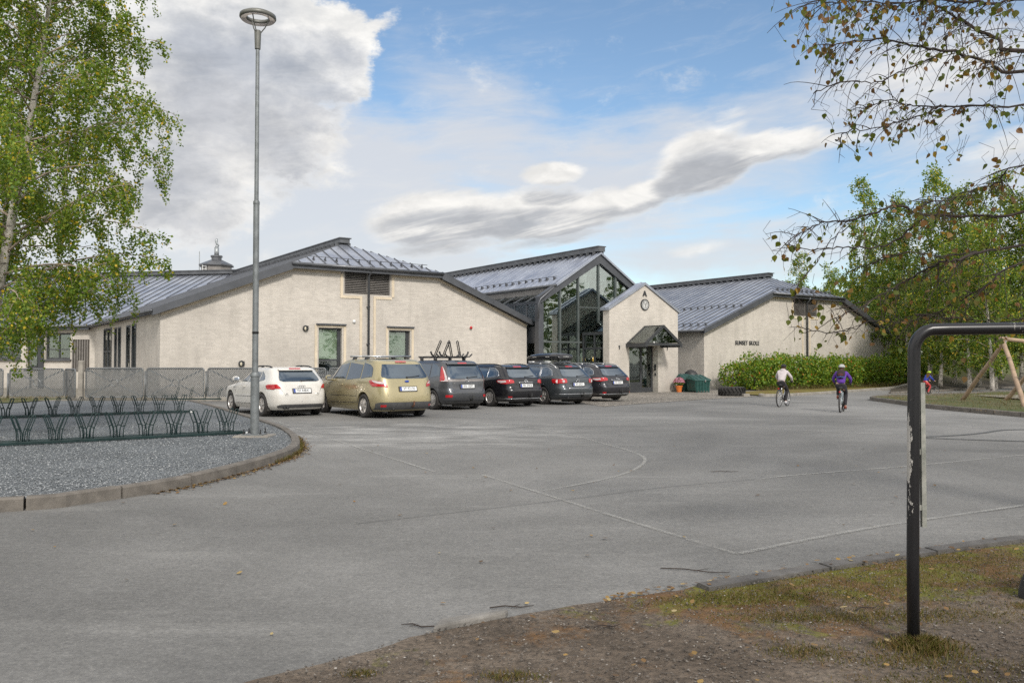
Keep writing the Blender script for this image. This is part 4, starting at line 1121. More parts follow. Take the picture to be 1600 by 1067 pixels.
def wheel(root, x, y, r, w, spokes, sg, style=0):
    mb = MB(); prof = []
    mb.lathe([(r*.68, -w*.5), (r*.9, -w*.52), (r*.97, -w*.44), (r, -w*.3), (r, w*.3), (r*.97, w*.44), (r*.9, w*.52), (r*.68, w*.5), (r*.64, w*.3), (r*.64, -w*.3)], 32, (x, y, r), 'x', closed=True)
    wh = mb.build('wheel', M['tyre'], root, True)
    mb = MB(); o = x + sg*w*.34
    mb.lathe([(r*.68, 0), (r*.62, sg*.03), (r*.58, 0), (r*.60, -sg*.06)], 32, (o, y, r), 'x')
    c = Vector((o, y, r))
    for k in range(spokes):
        for dt in ((-.11, .11) if style == 1 else (0,)):
            a = 2*PI*k/spokes + .3; d = Vector((0, math.cos(a), math.sin(a))); e = Vector((0, math.cos(a + dt), math.sin(a + dt)))
            mb.bar(c + d*r*.08 + Vector((sg*.02, 0, 0)), c + e*r*.62, r*(.13 if style == 0 else .07), .03, (1, 0, 0))
    mb.lathe([(r*.14, -sg*.02), (r*.14, sg*.03), (0.001, sg*.035)], 16, (o, y, r), 'x')
    mb.build('rim', M['alloy'], wh)
    mb = MB(); mb.lathe([(r*.6, -sg*.05), (r*.45, -sg*.06), (.001, -sg*.06)], 20, (o, y, r), 'x'); mb.build('brake_disc', M['metal_dark'], wh)
    return wh

def make_car(label, loc, rz, paint, sh, W, wb, rw, P, group):
    root = thing('parked_car', label, 'car', loc, rz, group)
    n = sh.n
    zs = P['zs']; mb = MB(); m = 96
    rows = [sh.ring(z, m) for z in zs]
    vs = [p for r_ in rows for p in r_]; fs = []
    for i in range(len(rows) - 1):
        for k in range(m): fs.append((i*m + k, i*m + (k+1) % m, (i+1)*m + (k+1) % m, (i+1)*m + k))
    fs.append(tuple(range(m - 1, -1, -1))); fs.append(tuple(range((len(rows)-1)*m, len(rows)*m)))
    mb.add(vs, fs); body = mb.build('body', paint, root, True)
    # wheel arches: cut through the body
    cu = MB()
    for y in (0, wb): cu.tube([(-1.5, y, rw + .005), (1.5, y, rw + .005)], rw + .055, 40)
    cut = cu.build('cutter', M['blackpl'])
    md = body.modifiers.new('arches', 'BOOLEAN'); md.operation = 'DIFFERENCE'; md.solver = 'EXACT'; md.object = cut
    body.parent = None
    dg = bpy.context.evaluated_depsgraph_get(); dg.update()
    me = bpy.data.meshes.new_from_object(body.evaluated_get(dg)); body.modifiers.clear(); body.data = me; body.parent = root
    for p in me.polygons: p.use_smooth = True
    me.set_sharp_from_angle(angle=R(40))
    bpy.data.objects.remove(cut)
    zb = zs[0]
    mb = MB(); hw = W/2 - .26
    mb.box(-hw, hw, -rw - .25, wb + rw + .3, zb - .02, .62); mb.tube([(-.4, -.55, zb - .02), (.4, -.5, zb - .04)], .07, 8); mb.build('underbody', M['rubber'], root)
    for y in (0, wb):
        for sg in (-1, 1): wheel(root, sg*(W/2 - .115), y, rw, .205, P['spokes'], sg, P.get('wstyle', 0))
    # side glass
    for sg in (-1, 1):
        f = lambda h, z: sh.side(h, z, sg)
        mb = MB(); mb2 = MB()
        for poly in P['side_glass']: panel(mb, f, poly, .006, 8, 8)
        mb.build('side_window', M['carglass'], root, True)
        if P.get('chrome_side'):
            for poly in P['side_glass'][-1:] if P['chrome_side'] == 'last' else P['side_glass']:
                pts = []
                for a, b in zip(poly, poly[1:] + poly[:1]):
                    for k in range(6): pts.append(f(a[0] + (b[0]-a[0])*k/6, a[1] + (b[1]-a[1])*k/6) + Vector((sg*.008, 0, 0)))
                mb2.tube(pts, .011, 5, closed=True)
            mb2.build('window_trim', M['chrome'], root, True)
        # doors: shut lines and handles
        mb = MB()
        for ln in P['doors']: mb.tube([f(a, b) + Vector((sg*.001, 0, 0)) for a, b in ln], .006, 4)
        mb.build('door_seam', M['ink'], root)
        for (hy, hz) in P['handles']:
            mb = MB(); p = f(hy, hz); q = f(hy - .2, hz + .005); mb.tube([p + Vector((sg*.004, 0, 0)), p.lerp(q, .2) + Vector((sg*.035, 0, 0)), p.lerp(q, .8) + Vector((sg*.035, 0, 0)), q + Vector((sg*.004, 0, 0))], .014, 6); mb.build('door_handle', P.get('handle_mat', paint), root, True)
        my, mz = P['mirror']; p = f(my, mz)
        mb = MB(); mb.ball(p + Vector((sg*.14, .0, .07)), .1, 12, (1.15, .65, .85)); mb.tube([p, p + Vector((sg*.1, 0, .03))], .03, 6); mr = mb.build('door_mirror', P.get('mirror_mat', paint), root, True)
        mb = MB(); c = p + Vector((sg*.15, -.066, .07)); mb.prism([c + Vector((-.075, 0, -.05)), c + Vector((.075, 0, -.05)), c + Vector((.075, 0, .05)), c + Vector((-.075, 0, .05))], (0, -.006, 0)); mb.build('mirror_glass', M['chrome'], mr)
        # lamps
        fw = lambda h, z: sh.wrap(h, z, sg)
        mb = MB(); panel(mb, fw, P['lamp'], .012, 10, 14); lp = mb.build('tail_lamp', M['redlamp'], root, True)
        if 'lamp_clear' in P:
            mb = MB()
            for poly in P['lamp_clear']: panel(mb, fw, poly, .018, 8, 8)
            mb.build('lamp_lens', M['clearlamp'], lp, True)
        for (hx, hz, r_) in P.get('lamp_round', ()):
            mb = MB(); c = fw(hx, hz); nn = Vector((sg*.35, -1, 0)).normalized()
            ax = nn.cross(Vector((0, 0, 1))); mb.add([c + nn*.026 + (ax*math.cos(t) + Vector((0, 0, 1))*math.sin(t))*r_ for t in [2*PI*k/20 for k in range(20)]], [tuple(range(20))]); mb.build('lamp_lens', M['clearlamp'], lp)
        if 'reflector' in P:
            mb = MB(); panel(mb, fw, P['reflector'], .012, 4, 6); mb.build('reflector', M['redlamp'], root, True)
        mb = MB(); mb.prism([sh.side(.0 - rw*.9, .3, sg) + Vector((sg*-.16, -.02, -.03)), sh.side(-rw*.9, .3, sg) + Vector((0, -.02, -.03)), sh.side(-rw*.9, .3, sg) + Vector((-.0*sg, -.05, -.13)), sh.side(-rw*.9, .3, sg) + Vector((sg*-.16, -.05, -.13))], (0, .015, 0)); mb.build('mud_flap', M['rubber'], root)
    fb_ = lambda h, z: sh.back(h, z)
    mb = MB(); panel(mb, fb_, P['rear_glass'], .008, 12, 20); mb.build('rear_window', M['carglass'], root, True)
    # windscreen and front glass are seen only from other sides
    fr = lambda h, z: Vector((h, 2*sh.plan(z)[0] - sh.back(h, z).y, z))
    mb = MB(); panel(mb, fr, P['front_glass'], .008, 10, 16); mb.build('windscreen', M['carglass'], root, True)
    for sg in (-1, 1):
        mb = MB(); panel(mb, lambda h, z: fr(sg*h, z), [(.52, .62), (.78, .62), (.8, .76), (.55, .74)], .012, 5, 8); mb.build('headlamp', M['clearlamp'], root, True)
    mb = MB(); panel(mb, fr, [(-.42, .46), (.42, .46), (.46, .64), (-.46, .64)], .01, 5, 8); mb.build('grille', M['blackpl'], root, True)
    # tailgate seam, wiper, brake light, plate, badge
    mb = MB()
    for ln in P['gate']: mb.tube([fb_(a, b) + Vector((0, -.001, 0)) for a, b in ln], .006, 4)
    mb.build('tailgate_seam', M['ink'], root)
    mb = MB()
    for poly in P['dark']: panel(mb, fb_, poly, .012, 6, 24)
    if P['dark']: mb.build('lower_bumper', P.get('dark_mat', M['greypl']), root, True)
    if 'bumper_line' in P:
        mb = MB(); mb.tube([fb_(x*W/2*.93/10, P['bumper_line']) + Vector((0, -.004, 0)) for x in range(-10, 11)], .014, 5); mb.build('bumper_strip', M['chrome'], root, True)
    wz = P['wiper']
    mb = MB(); mb.tube([fb_(.02, wz) + Vector((0, -.02, 0)), fb_(.42, wz + .035) + Vector((0, -.02, 0))], .012, 5); mb.ball(fb_(.02, wz) + Vector((0, -.015, 0)), .03, 8); mb.build('wiper', M['blackpl'], root, True)
    mb = MB(); bz = P['brake']; panel(mb, fb_, [(-.17, bz), (.17, bz), (.17, bz + .035), (-.17, bz + .035)], .02, 2, 6); mb.build('brake_light', M['redlamp'], root, True)
    if P.get('spoiler'):
        z = P['spoiler']; mb = MB(); rows = []
        for k in range(13):
            x = (-1 + k/6)*P['spw']; c = fb_(x, z)
            rows.append([c + Vector((0, .12, .012)), c + Vector((0, -.10, .004)), c + Vector((0, -.11, -.018)), c + Vector((0, .0, -.03))])
        mb.grid(rows); mb.build('spoiler', paint, root, True)
    pz = P['plate']; c = fb_(0, pz); tilt = math.atan2(fb_(0, pz + .05).y - fb_(0, pz - .05).y, .1)
    mb = MB(); mb.box(-.285, .285, -.018, 0, -.075, .075); o = mb.build('plate_holder', M['blackpl'], root); o.location = c + Vector((0, -.004, 0)); o.rotation_euler = (-tilt, 0, 0)
    mb = MB(); mb.box(-.26, .26, -.026, -.019, -.055, .055); pl = mb.build('license_plate', M['whiteplate'], o)
    mb = MB(); mb.box(-.258, -.205, -.029, -.0262, -.053, .053); mb.build('plate_band', M['plateblue'], pl)
    text('plate_text', P['num'], .112, M['ink'], pl, (.028, -.0275, 0), (R(90), 0, 0), .001, sx=.74, bold=.001, space=1.1)
    b = P['badge']; z = b[1]; c = fb_(0, z) + Vector((0, -.014, 0)); mb = MB()
    def ring_(cx, rx, rz, t): mb.tube([c + Vector((cx + rx*math.cos(2*PI*k/24), 0, rz*math.sin(2*PI*k/24))) for k in range(24)], t, 5, closed=True)
    if b[0] == 'rings':
        for k in range(4): ring_((k - 1.5)*.052, .034, .034, .005)
    elif b[0] == 'oval':
        mb.lathe([(0.001, -.006), (.07, -.004), (.072, 0)], 24, c, 'y'); 
        mb.v = [(v_[0], v_[1], c.z + (v_[2] - c.z)*.45) for v_ in mb.v]
    elif b[0] == 'wings':
        ring_(0, .065, .052, .006); mb.tube([c + Vector((-.055, 0, .02)), c + Vector((-.02, 0, .012)), c + Vector((0, 0, -.02)), c + Vector((.02, 0, .012)), c + Vector((.055, 0, .02))], .007, 5)
    elif b[0] == 'ellipses':
        ring_(0, .07, .047, .007); ring_(0, .045, .02, .006); ring_(0, .02, .044, .006)
    else:
        ring_(0, .055, .055, .007); mb.tube([c + Vector((-.035, 0, .035)), c + Vector((-.015, 0, -.035)), c + Vector((0, 0, 0)), c + Vector((.015, 0, -.035)), c + Vector((.035, 0, .035))], .006, 5)
    mb.build('badge', M['chrome'] if b[0] != 'oval' else M['plateblue'], root, True)
    for (tx, tz, s, sz) in P.get('script', ()):
        c = fb_(tx, tz); text('model_lettering', s, sz, M['chrome'], root, c + Vector((0, -.012, 0)), (R(90), 0, 0), .003)
    if P.get('strip'):
        x, z = P['strip']; mb = MB(); mb.tube([fb_(-x + 2*x*k/10, z) + Vector((0, -.012, 0)) for k in range(11)], .013, 5); mb.build('tailgate_strip', M['chrome'], root, True)
    if P.get('rails'):
        for sg in (-1, 1):
            y0, y1, z, xr, rm = P['rails']; mb = MB(); pts = []
            for k in range(15):
                t = k/14; y = y0 + (y1 - y0)*t; zz = sh.roofz(xr, y) - .005; pts.append((sg*xr, y, zz + z*math.sin(PI*t)**.35))
            mb.tube(pts, .02, 6)
            for t in (.05, .5, .95): y = y0 + (y1-y0)*t; mb.box(sg*xr - .02, sg*xr + .02, y - .05, y + .05, sh.roofz(xr, y) - .05, sh.roofz(xr, y) + z*math.sin(PI*t)**.35)
            mb.build('roof_rail', rm, root, True)
    if P.get('towbar'):
        mb = MB(); yb = sh.back(0, .4).y; mb.tube([(0.12, yb + .1, .33), (.12, yb - .06, .33), (.12, yb - .1, .38), (.12, yb - .1, .43)], .022, 8); mb.ball((.12, yb - .1, .455), .03, 8); mb.build('tow_bar', P['towbar'], root, True)
    if P.get('exhaust'):
        mb = MB()
        for ex in P['exhaust']: yb = sh.back(ex, .32).y; mb.tube([(ex, yb + .15, .27), (ex, yb - .03, .265)], .035, 10); 
        mb.build('exhaust', M['metal_dark'], root, True)
    if P.get('aerial'):
        y, z, h = P['aerial']; mb = MB(); mb.tube([(0, y, z), (0, y - .12, z + h)], .006, 5); mb.build('aerial', M['blackpl'], root)
    return root

def zlist(ztop, zb=.2):
    return [zb, zb + .03] + [zb + .03 + (ztop - .1 - zb - .03)*k/26 for k in range(1, 27)] + [ztop - .06, ztop - .035, ztop - .015, ztop - .004, ztop]

def paint(name, col, metal=.3, rough=.3, dirt=(.2, .18, .15), amt=.25):
    m = pmat(name, col, rough, metal, .06, 1.2, coat=.6, rvar=.06, dirt=dirt, dirtamt=amt)
    return m
PW = paint('white_car_paint', (.66, .64, .60), 0, .35, (.45, .4, .34), .3)
PG = paint('gold_car_paint', (.40, .345, .20), .45, .32, (.3, .26, .18), .1)
PD = paint('grey_car_paint', (.085, .09, .10), .5, .32, (.13, .12, .11), .3)
PB = paint('black_car_paint', (.012, .012, .015), .2, .22, (.06, .055, .05), .25)
PS = paint('slate_car_paint', (.07, .08, .088), .5, .3, (.13, .12, .11), .3)
PK = paint('dark_purple_grey_car_paint', (.03, .03, .036), .4, .28, (.09, .085, .08), .25)
ZR = R(36)
CG = 'cars parked in a row in front of the school'

def wagon_tabs(W, L, ztop, ro, rear, belt, wb, hood=.9, nose=.75, base=.45, wr=.62, mid=1.02):
    """tables for rear edge, front edge and half width by height"""
    yf = L - ro
    front = [(.2, yf - .14), (.35, yf - .03), (.55, yf), (nose, yf - .07), (hood - .06, yf - .42), (hood, yf - .95), (mid, yf - base - 1.0), (ztop - .2, yf - base - 1.46), (ztop - .06, yf - base - 1.80), (ztop - .015, yf - base - 2.05), (ztop, yf - base - 2.55)]
    h = W/2
    half = [(.2, h*.9), (.3, h*.965), (.5, h*.995), (.72, h), (belt - .06, h*.985), (belt, h*.965), (ztop - .22, h*.84), (ztop - .1, h*.80), (ztop - .04, h*.75), (ztop - .012, h*.66), (ztop, h*.42)]
    return [(z, -ro + d) for z, d in rear], front, half

def side_polys(belt, ztop, ya, yb, yc, yd, rise=.03, front_y=None):
    t = ztop - .115
    return [[(yc + .03, belt), (yd + .42, belt - .03), (yd + .05, t - .18), (yd - .28, t - .02), (yc + .03, t)],
            [(yb + .03, belt + rise), (yc - .03, belt + .004), (yc - .03, t), (yb + .06, t - .005)],
            [(ya, belt + rise + .07), (ya + .06, belt + rise + .02), (yb - .03, belt + rise), (yb - .0, t - .005), (ya + .32, t - .03), (ya + .1, t - .14)]]

# 1: white hatchback
rear = [(.2, .16), (.3, .05), (.45, 0.0), (.62, .0), (.78, .05), (.92, .10), (1.0, .15), (1.15, .30), (1.30, .48), (1.36, .58), (1.40, .72), (1.42, 1.4)]
r_, f_, h_ = wagon_tabs(1.765, 4.29, 1.42, .86, rear, .98, 2.58)
sh = CarShape(r_, f_, h_, 1.42, 6.2)
P1 = dict(zs=zlist(1.42), spokes=5, wstyle=1, side_glass=side_polys(.965, 1.42, -.10, .28, 1.08, 2.0, .03), doors=[[(.30, .38), (.36, .5), (.42, .7), (.3, .95)], [(1.08, .28), (1.08, .96)], [(2.05, .28), (2.1, .7), (2.05, .93)], [(.33, .36), (2.05, .33)], [(.4, .56), (2.1, .54)], [(-.3, .80), (2.3, .80)]],
    handles=[(.62, .83), (1.45, .83)], mirror=(1.85, .98), lamp=[(.60, .80), (.62, .86), (.70, .925), (1.0, .925), (1.14, .90), (1.16, .86), (1.1, .79), (.82, .775), (.78, .80)],
    rear_glass=[(-.50, 1.0), (.50, 1.0), (.60, 1.03), (.585, 1.12), (.50, 1.31), (-.50, 1.31), (-.585, 1.12), (-.60, 1.03)], front_glass=[(-.7, 1.02), (.7, 1.02), (.55, 1.32), (-.55, 1.32)],
    gate=[[(-.62, 1.0), (-.60, .8), (-.50, .62), (.50, .62), (.60, .8), (.62, 1.0)], [(-.80, .44), (0, .44), (.80, .44)]], dark=[[(-.66, .27), (.66, .27), (.7, .33), (.6, .365), (-.6, .365), (-.7, .33)]], dark_mat=M['greypl'],
    wiper=1.02, brake=1.335, plate=.735, num='VH 44841', badge=('rings', .86), script=((-.46, .665, 'A3', .055), (.47, .665, 'TDI', .04)), roof=[(-.2, 1.36), (.6, 1.415), (1.6, 1.40), (2.2, 1.3)], rails=(-.12, 1.35, .045, .6, M['blackpl']), exhaust=(-.5, -.42), spoiler=1.335, spw=.52, aerial=None)
make_car('white estate hatchback with black roof rails, next to the street lamp', (-6.50, 24.05, 0), ZR + R(2), PW, sh, 1.765, 2.58, .325, P1, CG)

# 2: gold people carrier with roof bars
rear = [(.2, .18), (.3, .06), (.45, 0.0), (.66, .02), (.85, .07), (1.02, .13), (1.12, .17), (1.3, .29), (1.48, .42), (1.55, .5), (1.62, .72), (1.658, 1.5)]
r_, f_, h_ = wagon_tabs(1.884, 4.77, 1.658, .96, rear, 1.07, 2.85, 1.02, .8, .25, mid=1.1)
sh = CarShape(r_, f_, h_, 1.658, 6.4)
P2 = dict(zs=zlist(1.658), spokes=6, side_glass=side_polys(1.04, 1.658, -.42, .22, 1.15, 2.3, .045), doors=[[(.34, .42), (.42, .7), (.28, 1.05)], [(1.16, .3), (1.16, 1.03)], [(2.2, .3), (2.3, .8), (2.2, 1.0)], [(.36, .42), (2.2, .38)], [(.4, .6), (2.2, .585)]],
    handles=[(.6, .93), (1.5, .91)], mirror=(2.05, 1.02), lamp=[(.60, .86), (.62, .95), (.72, 1.02), (1.1, 1.06), (1.22, 1.04), (1.16, .93), (1.05, .87)], lamp_clear=[[(.64, .94), (.72, 1.01), (1.08, 1.05), (1.0, 1.0), (.8, .945)]],
    rear_glass=[(-.58, 1.1), (.58, 1.1), (.72, 1.14), (.70, 1.22), (.60, 1.49), (-.60, 1.49), (-.70, 1.22), (-.72, 1.14)], front_glass=[(-.76, 1.14), (.76, 1.14), (.62, 1.54), (-.62, 1.54)],
    gate=[[(-.70, 1.08), (-.66, .9), (-.62, .64), (.62, .64), (.66, .9), (.70, 1.08)], [(-.85, .5), (0, .5), (.85, .5)]], dark=[[(-.84, .25), (.84, .25), (.86, .42), (.80, .455), (-.80, .455), (-.86, .42)]], dark_mat=M['greypl'],
    reflector=[(.66, .33), (.82, .33), (.82, .39), (.66, .39)], wiper=1.13, brake=1.535, plate=.81, num='VF 92130', badge=('oval', 1.02), roof=[(-.4, 1.6), (.5, 1.655), (1.5, 1.64), (2.4, 1.5)], towbar=pmat('rusty_towbar', (.16, .08, .05), .8, .2, .3, 12), spoiler=None, exhaust=(-.45,))
gold = make_car('gold people carrier with two silver roof bars, tailgate towards the yard', (-3.42, 23.5, 0), ZR, PG, sh, 1.884, 2.85, .335, P2, CG)
for y in (.35, 1.15):
    mb = MB(); zz = 1.72
    mb.tube([(-.78, y, zz), (.78, y, zz)], .028, 8); rb = mb.build('roof_bar', M['silver'], gold, True)
    mb = MB()
    for sg in (-1, 1): mb.hexa([(sg*.68 - .05, y - .06, 1.56), (sg*.68 + .05, y - .06, 1.56), (sg*.68 + .05, y + .06, 1.56), (sg*.68 - .05, y + .06, 1.56)], [(sg*.62 - .05, y - .04, 1.7), (sg*.62 + .05, y - .04, 1.7), (sg*.62 + .05, y + .04, 1.7), (sg*.62 - .05, y + .04, 1.7)])
    mb.build('bar_foot', M['blackpl'], rb)
mb = MB(); panel(mb, lambda h, y: Vector((h, y, 1.659)), [(-.45, .0), (.45, .0), (.45, 1.0), (-.45, 1.0)], .003, 2, 2); mb.build('glass_roof', M['carglass'], gold)

# 3: grey people carrier with tall tail lamps
rear = [(.2, .2), (.3, .08), (.45, 0.0), (.6, .0), (.66, .05), (.9, .085), (1.05, .12), (1.3, .25), (1.47, .37), (1.55, .47), (1.6, .68), (1.63, 1.4)]
r_, f_, h_ = wagon_tabs(1.745, 4.505, 1.63, .86, rear, 1.02, 2.75, .98, .78, .3, mid=1.08)
sh = CarShape(r_, f_, h_, 1.63, 7)
P3 = dict(zs=zlist(1.63), spokes=10, side_glass=side_polys(1.02, 1.63, -.38, .2, 1.1, 2.15, .03), doors=[[(.32, .42), (.4, .7), (.25, 1.0)], [(1.1, .3), (1.1, 1.0)], [(2.1, .3), (2.15, .9)], [(-.6, .92), (2.2, .9)], [(.35, .45), (2.1, .4)]],
    handles=[(.6, .95), (1.45, .93)], mirror=(1.95, 1.0), lamp=[(.70, .93), (.71, 1.1), (.72, 1.3), (.735, 1.43), (.80, 1.42), (.90, 1.25), (.98, 1.05), (1.0, .93)], lamp_clear=[[(.705, .935), (.712, 1.1), (.722, 1.3), (.74, 1.42), (.765, 1.35), (.765, 1.2), (.78, 1.02), (.8, .97), (.98, .96), (.98, .935)]],
    rear_glass=[(-.5, 1.02), (.5, 1.02), (.66, 1.07), (.655, 1.2), (.58, 1.46), (-.58, 1.46), (-.655, 1.2), (-.66, 1.07)], front_glass=[(-.72, 1.1), (.72, 1.1), (.58, 1.5), (-.58, 1.5)],
    gate=[[(-.68, 1.0), (-.66, .75), (-.58, .60), (.58, .60), (.66, .75), (.68, 1.0)]], dark=[[(-.7, .22), (.7, .22), (.72, .3), (-.72, .3)]], reflector=[(.60, .42), (.82, .42), (.82, .5), (.58, .5)],
    wiper=1.05, brake=1.49, plate=.77, num='KN 10297', badge=('wings', .955), script=((-.5, .88, 'mpv', .06),), roof=[(-.4, 1.56), (.5, 1.625), (1.5, 1.61), (2.4, 1.5)], rails=None, towbar=M['metal_dark'], spoiler=1.5, spw=.6)
grey = make_car('dark grey people carrier with tall white-edged tail lamps, bicycle carriers on its roof', (-1.92, 27.35, 0), ZR, PD, sh, 1.745, 2.75, .325, P3, CG)
mb = MB(); panel(mb, lambda h, z: sh.back(h, z), [(-.69, .925), (.69, .925), (.69, 1.0), (-.69, 1.0)], .006, 2, 16); mb.build('tailgate_band', pmat('pale_grey_band', (.27, .25, .24), .35, .5), grey, True)
# carriers on the roof: two bars, four upright arms (a thing of its own)
def on_car(o, p): return Vector(o.location) + Matrix.Rotation(o.rotation_euler.z, 3, 'Z') @ Vector(p)
car = thing('bicycle_carrier', 'black roof carrier with four upright looped arms on the dark grey people carrier', 'roof carrier', on_car(grey, (0, .75, 1.61)), ZR)
for y in (-.45, .45):
    mb = MB(); mb.tube([(-.66, y, .1), (.66, y, .1)], .02, 8)
    for sg in (-1, 1): mb.box(sg*.56 - .04, sg*.56 + .04, y - .05, y + .05, -.04, .1)
    mb.build('cross_bar', M['blackpl'], car, True)
for k, x in enumerate((-.5, -.17, .17, .5)):
    s = 1 if k < 2 else -1
    mb = MB(); mb.bar((x, -.75, .13), (x, .75, .13), .07, .03); mb.tube([(x - .2*s, -.75, .22), (x - .1*s, -.75, .13), (x, -.7, .13)], .025, 6); mb.tube([(x - .24*s, -.45, .3), (x - .2*s, -.45, .2), (x - .1*s, -.45, .13)], .03, 6); mb.build('wheel_tray', M['blackpl'], car)
    a = Vector((x, -.3, .14)); t = a + Vector((s*.17, -.1, .50)); d = Vector((.03, .0, 0))
    mb = MB(); mb.tube([a - d, t - d*1.1, t + Vector((0, 0, .035)), t + d*1.1, a + d], .018, 6); mb.build('upright_arm', M['blackpl'], car, True)

# 4, 6: black estates; 5: slate estate with roof box
def estate(num, paintm, label, loc, L_, W_, zt_, style, spokes, rails, extra):
    rear = [(.2, .2), (.3, .07), (.45, 0.0), (.6, .0), (.66, .06), (.88, .10), (.98, .14), (1.15, .34), (1.30, .52), (1.38, .64), (1.44, .82), (zt_ - .01, 1.15), (zt_, 1.7)]
    r_, f_, h_ = wagon_tabs(W_, L_, zt_, 1.06, rear, 1.0, 2.7, .94, .74, .5)
    sh = CarShape(r_, f_, h_, zt_, 6.4)
    P = dict(zs=zlist(zt_), spokes=spokes, side_glass=side_polys(.975, zt_, -.48, .2, 1.1, 2.05, .035), chrome_side='last' if style == 'a' else 'all', doors=[[(.32, .4), (.4, .7), (.25, .97)], [(1.1, .3), (1.1, .97)], [(2.1, .3), (2.15, .88)], [(.35, .42), (2.1, .38)], [(-.5, .52), (2.3, .5)]],
        handles=[(.6, .87), (1.45, .86)], mirror=(1.9, .98),
        rear_glass=[(-.55, 1.01), (.55, 1.01), (.62, 1.04), (.60, 1.13), (.50, 1.335), (-.50, 1.335), (-.60, 1.13), (-.62, 1.04)], front_glass=[(-.72, 1.04), (.72, 1.04), (.55, 1.37), (-.55, 1.37)],
        gate=[[(-.64, 1.0), (-.62, .8), (-.58, .61), (.58, .61), (.62, .8), (.64, 1.0)]], dark=[[(-.72, .22), (.72, .22), (.74, .29), (-.74, .29)]], wiper=1.04, brake=1.36, plate=.745, num=num, roof=[(-.5, zt_ - .09), (.2, zt_ - .02), (1.2, zt_ - .005), (2.2, zt_ - .14)], spoiler=1.37, spw=.5, towbar=M['metal_dark'], exhaust=(-.5,), **extra)
    return make_car(label, loc, ZR, paintm, sh, W_, 2.7, .325, P, CG)
lampA = dict(lamp=[(.50, .84), (.52, .93), (.60, .955), (1.02, .945), (1.2, .93), (1.18, .86), (1.05, .82), (.8, .80)], lamp_clear=[[(.78, .86), (.8, .925), (1.16, .92), (1.14, .87), (1.0, .835)]], badge=('ellipses', .90), strip=(.32, .855), reflector=[(.62, .34), (.76, .34), (.76, .385), (.62, .385)], bumper_line=.30)
estate('NN 29478', PB, 'glossy black estate parked between the dark grey people carrier and the roof-box estate', (-.08, 29.3, 0), 4.77, 1.81, 1.48, 'a', 10, None, dict(rails=(-.4, 1.45, .02, .58, M['blackpl']), wstyle=0, **lampA))
lampB = dict(lamp=[(.52, .80), (.52, .93), (.58, .955), (1.1, .945), (1.14, .9), (1.1, .8), (.9, .775)], lamp_round=[(.66, .865, .05), (.90, .86, .065)], badge=('circle', .885), strip=(.5, .615), bumper_line=.40)
slate = estate('VH 60551', PS, 'slate grey estate with round tail lamp lenses and silver rails under a black roof box', (1.85, 30.75, 0), 4.774, 1.82, 1.50, 'b', 5, None, dict(rails=(-.45, 1.45, .05, .6, M['silver']), **lampB))
estate('VH 43501', PK, 'dark grey estate with silver roof rails, last in the row by the entrance gable', (3.62, 33.4, 0), 4.77, 1.81, 1.48, 'a', 10, None, dict(rails=(-.45, 1.45, .045, .58, M['silver']), aerial=(-.2, 1.42, .22), **lampA))
# roof box
box = thing('roof_box', 'long glossy black roof box on top of the slate grey estate', 'roof box', on_car(slate, (.1, .85, 1.5)), ZR)
def boxring(t, zlo, zhi, w, up):
    pts = []; 
    for k in range(20):
        a = 2*PI*k/20; c, s = math.cos(a), math.sin(a)
        x = w*math.copysign(abs(c)**.5, c); z = (zhi if s > 0 else -zlo)*abs(s)**(.55)
        pts.append((x, t, up + z))
    return pts
def loft(mb, rows):
    m = len(rows[0]); vs = [p for r in rows for p in r]; fs = []
    for i in range(len(rows) - 1):
        for k in range(m): fs.append((i*m + k, i*m + (k+1) % m, (i+1)*m + (k+1) % m, (i+1)*m + k))
    fs.append(tuple(range(m - 1, -1, -1))); fs.append(tuple(range((len(rows)-1)*m, len(rows)*m))); mb.add(vs, fs)
mb = MB(); loft(mb, [boxring(t, .06*a, .04, .40*b, .2) for t, a, b in ((-1.0, .5, .86), (-.92, 1, .97), (-.3, 1.2, 1), (.6, 1.2, 1), (.95, .9, .85), (1.12, .4, .55))]); mb.build('base_shell', M['blackpl'], box, True)
mb = MB(); loft(mb, [boxring(t, -.02, h, .40*b, .2) for t, h, b in ((-1.0, .07, .87), (-.95, .16, .95), (-.5, .2, 1.0), (.2, .2, 1.0), (.7, .16, .97), (.95, .1, .85), (1.13, .05, .55))]); ld = mb.build('lid', PB, box, True)
mb = MB()
for y in (-.5, .3): mb.box(-.412, -.398, y, y + .22, .24, .265)
mb.box(-.14, .14, -1.01, -.995, .24, .28); mb.build('lid_badge', M['silver'], ld)
for y in (-.5, .5):
    mb = MB(); mb.tube([(-.62, y, .07), (.62, y, .07)], .022, 8); mb.build('cross_bar', M['silver'], box, True)
# ------------------------------------------------------------------ street lamp
lx, ly, lz = -5.03, 16.05, .105
lamp = thing('street_lamp', 'tall galvanised lamp post with ring-shaped head, standing at the edge of the gravel bed', 'street lamp', (lx, ly, lz))
mb = MB(); mb.tube([(0, 0, .06), (0, 0, 1.17)], .082, 20); mb.lathe([(.082, 1.16), (.092, 1.17), (.092, 1.21), (.07, 1.25)], 20); mb.tube([(0, 0, 1.2), (0, 0, 4.55)], .058, 18); mb.lathe([(.058, 4.54), (.062, 4.55), (.062, 4.6), (.045, 4.63)], 18); mb.tube([(0, 0, 4.6), (0, 0, 7.75)], [.042, .036], 16); mb.build('pole', M['polemetal'], lamp, 'auto')
mb = MB(); mb.lathe([(.088, 2.02), (.061, 2.02), (.061, 2.05), (.0605, 2.05)], 16); mb.tube([(0, 0, 2.0), (0, 0, 2.03)], .061, 14); mb.build('clamp_band', M['blackpl'], lamp)
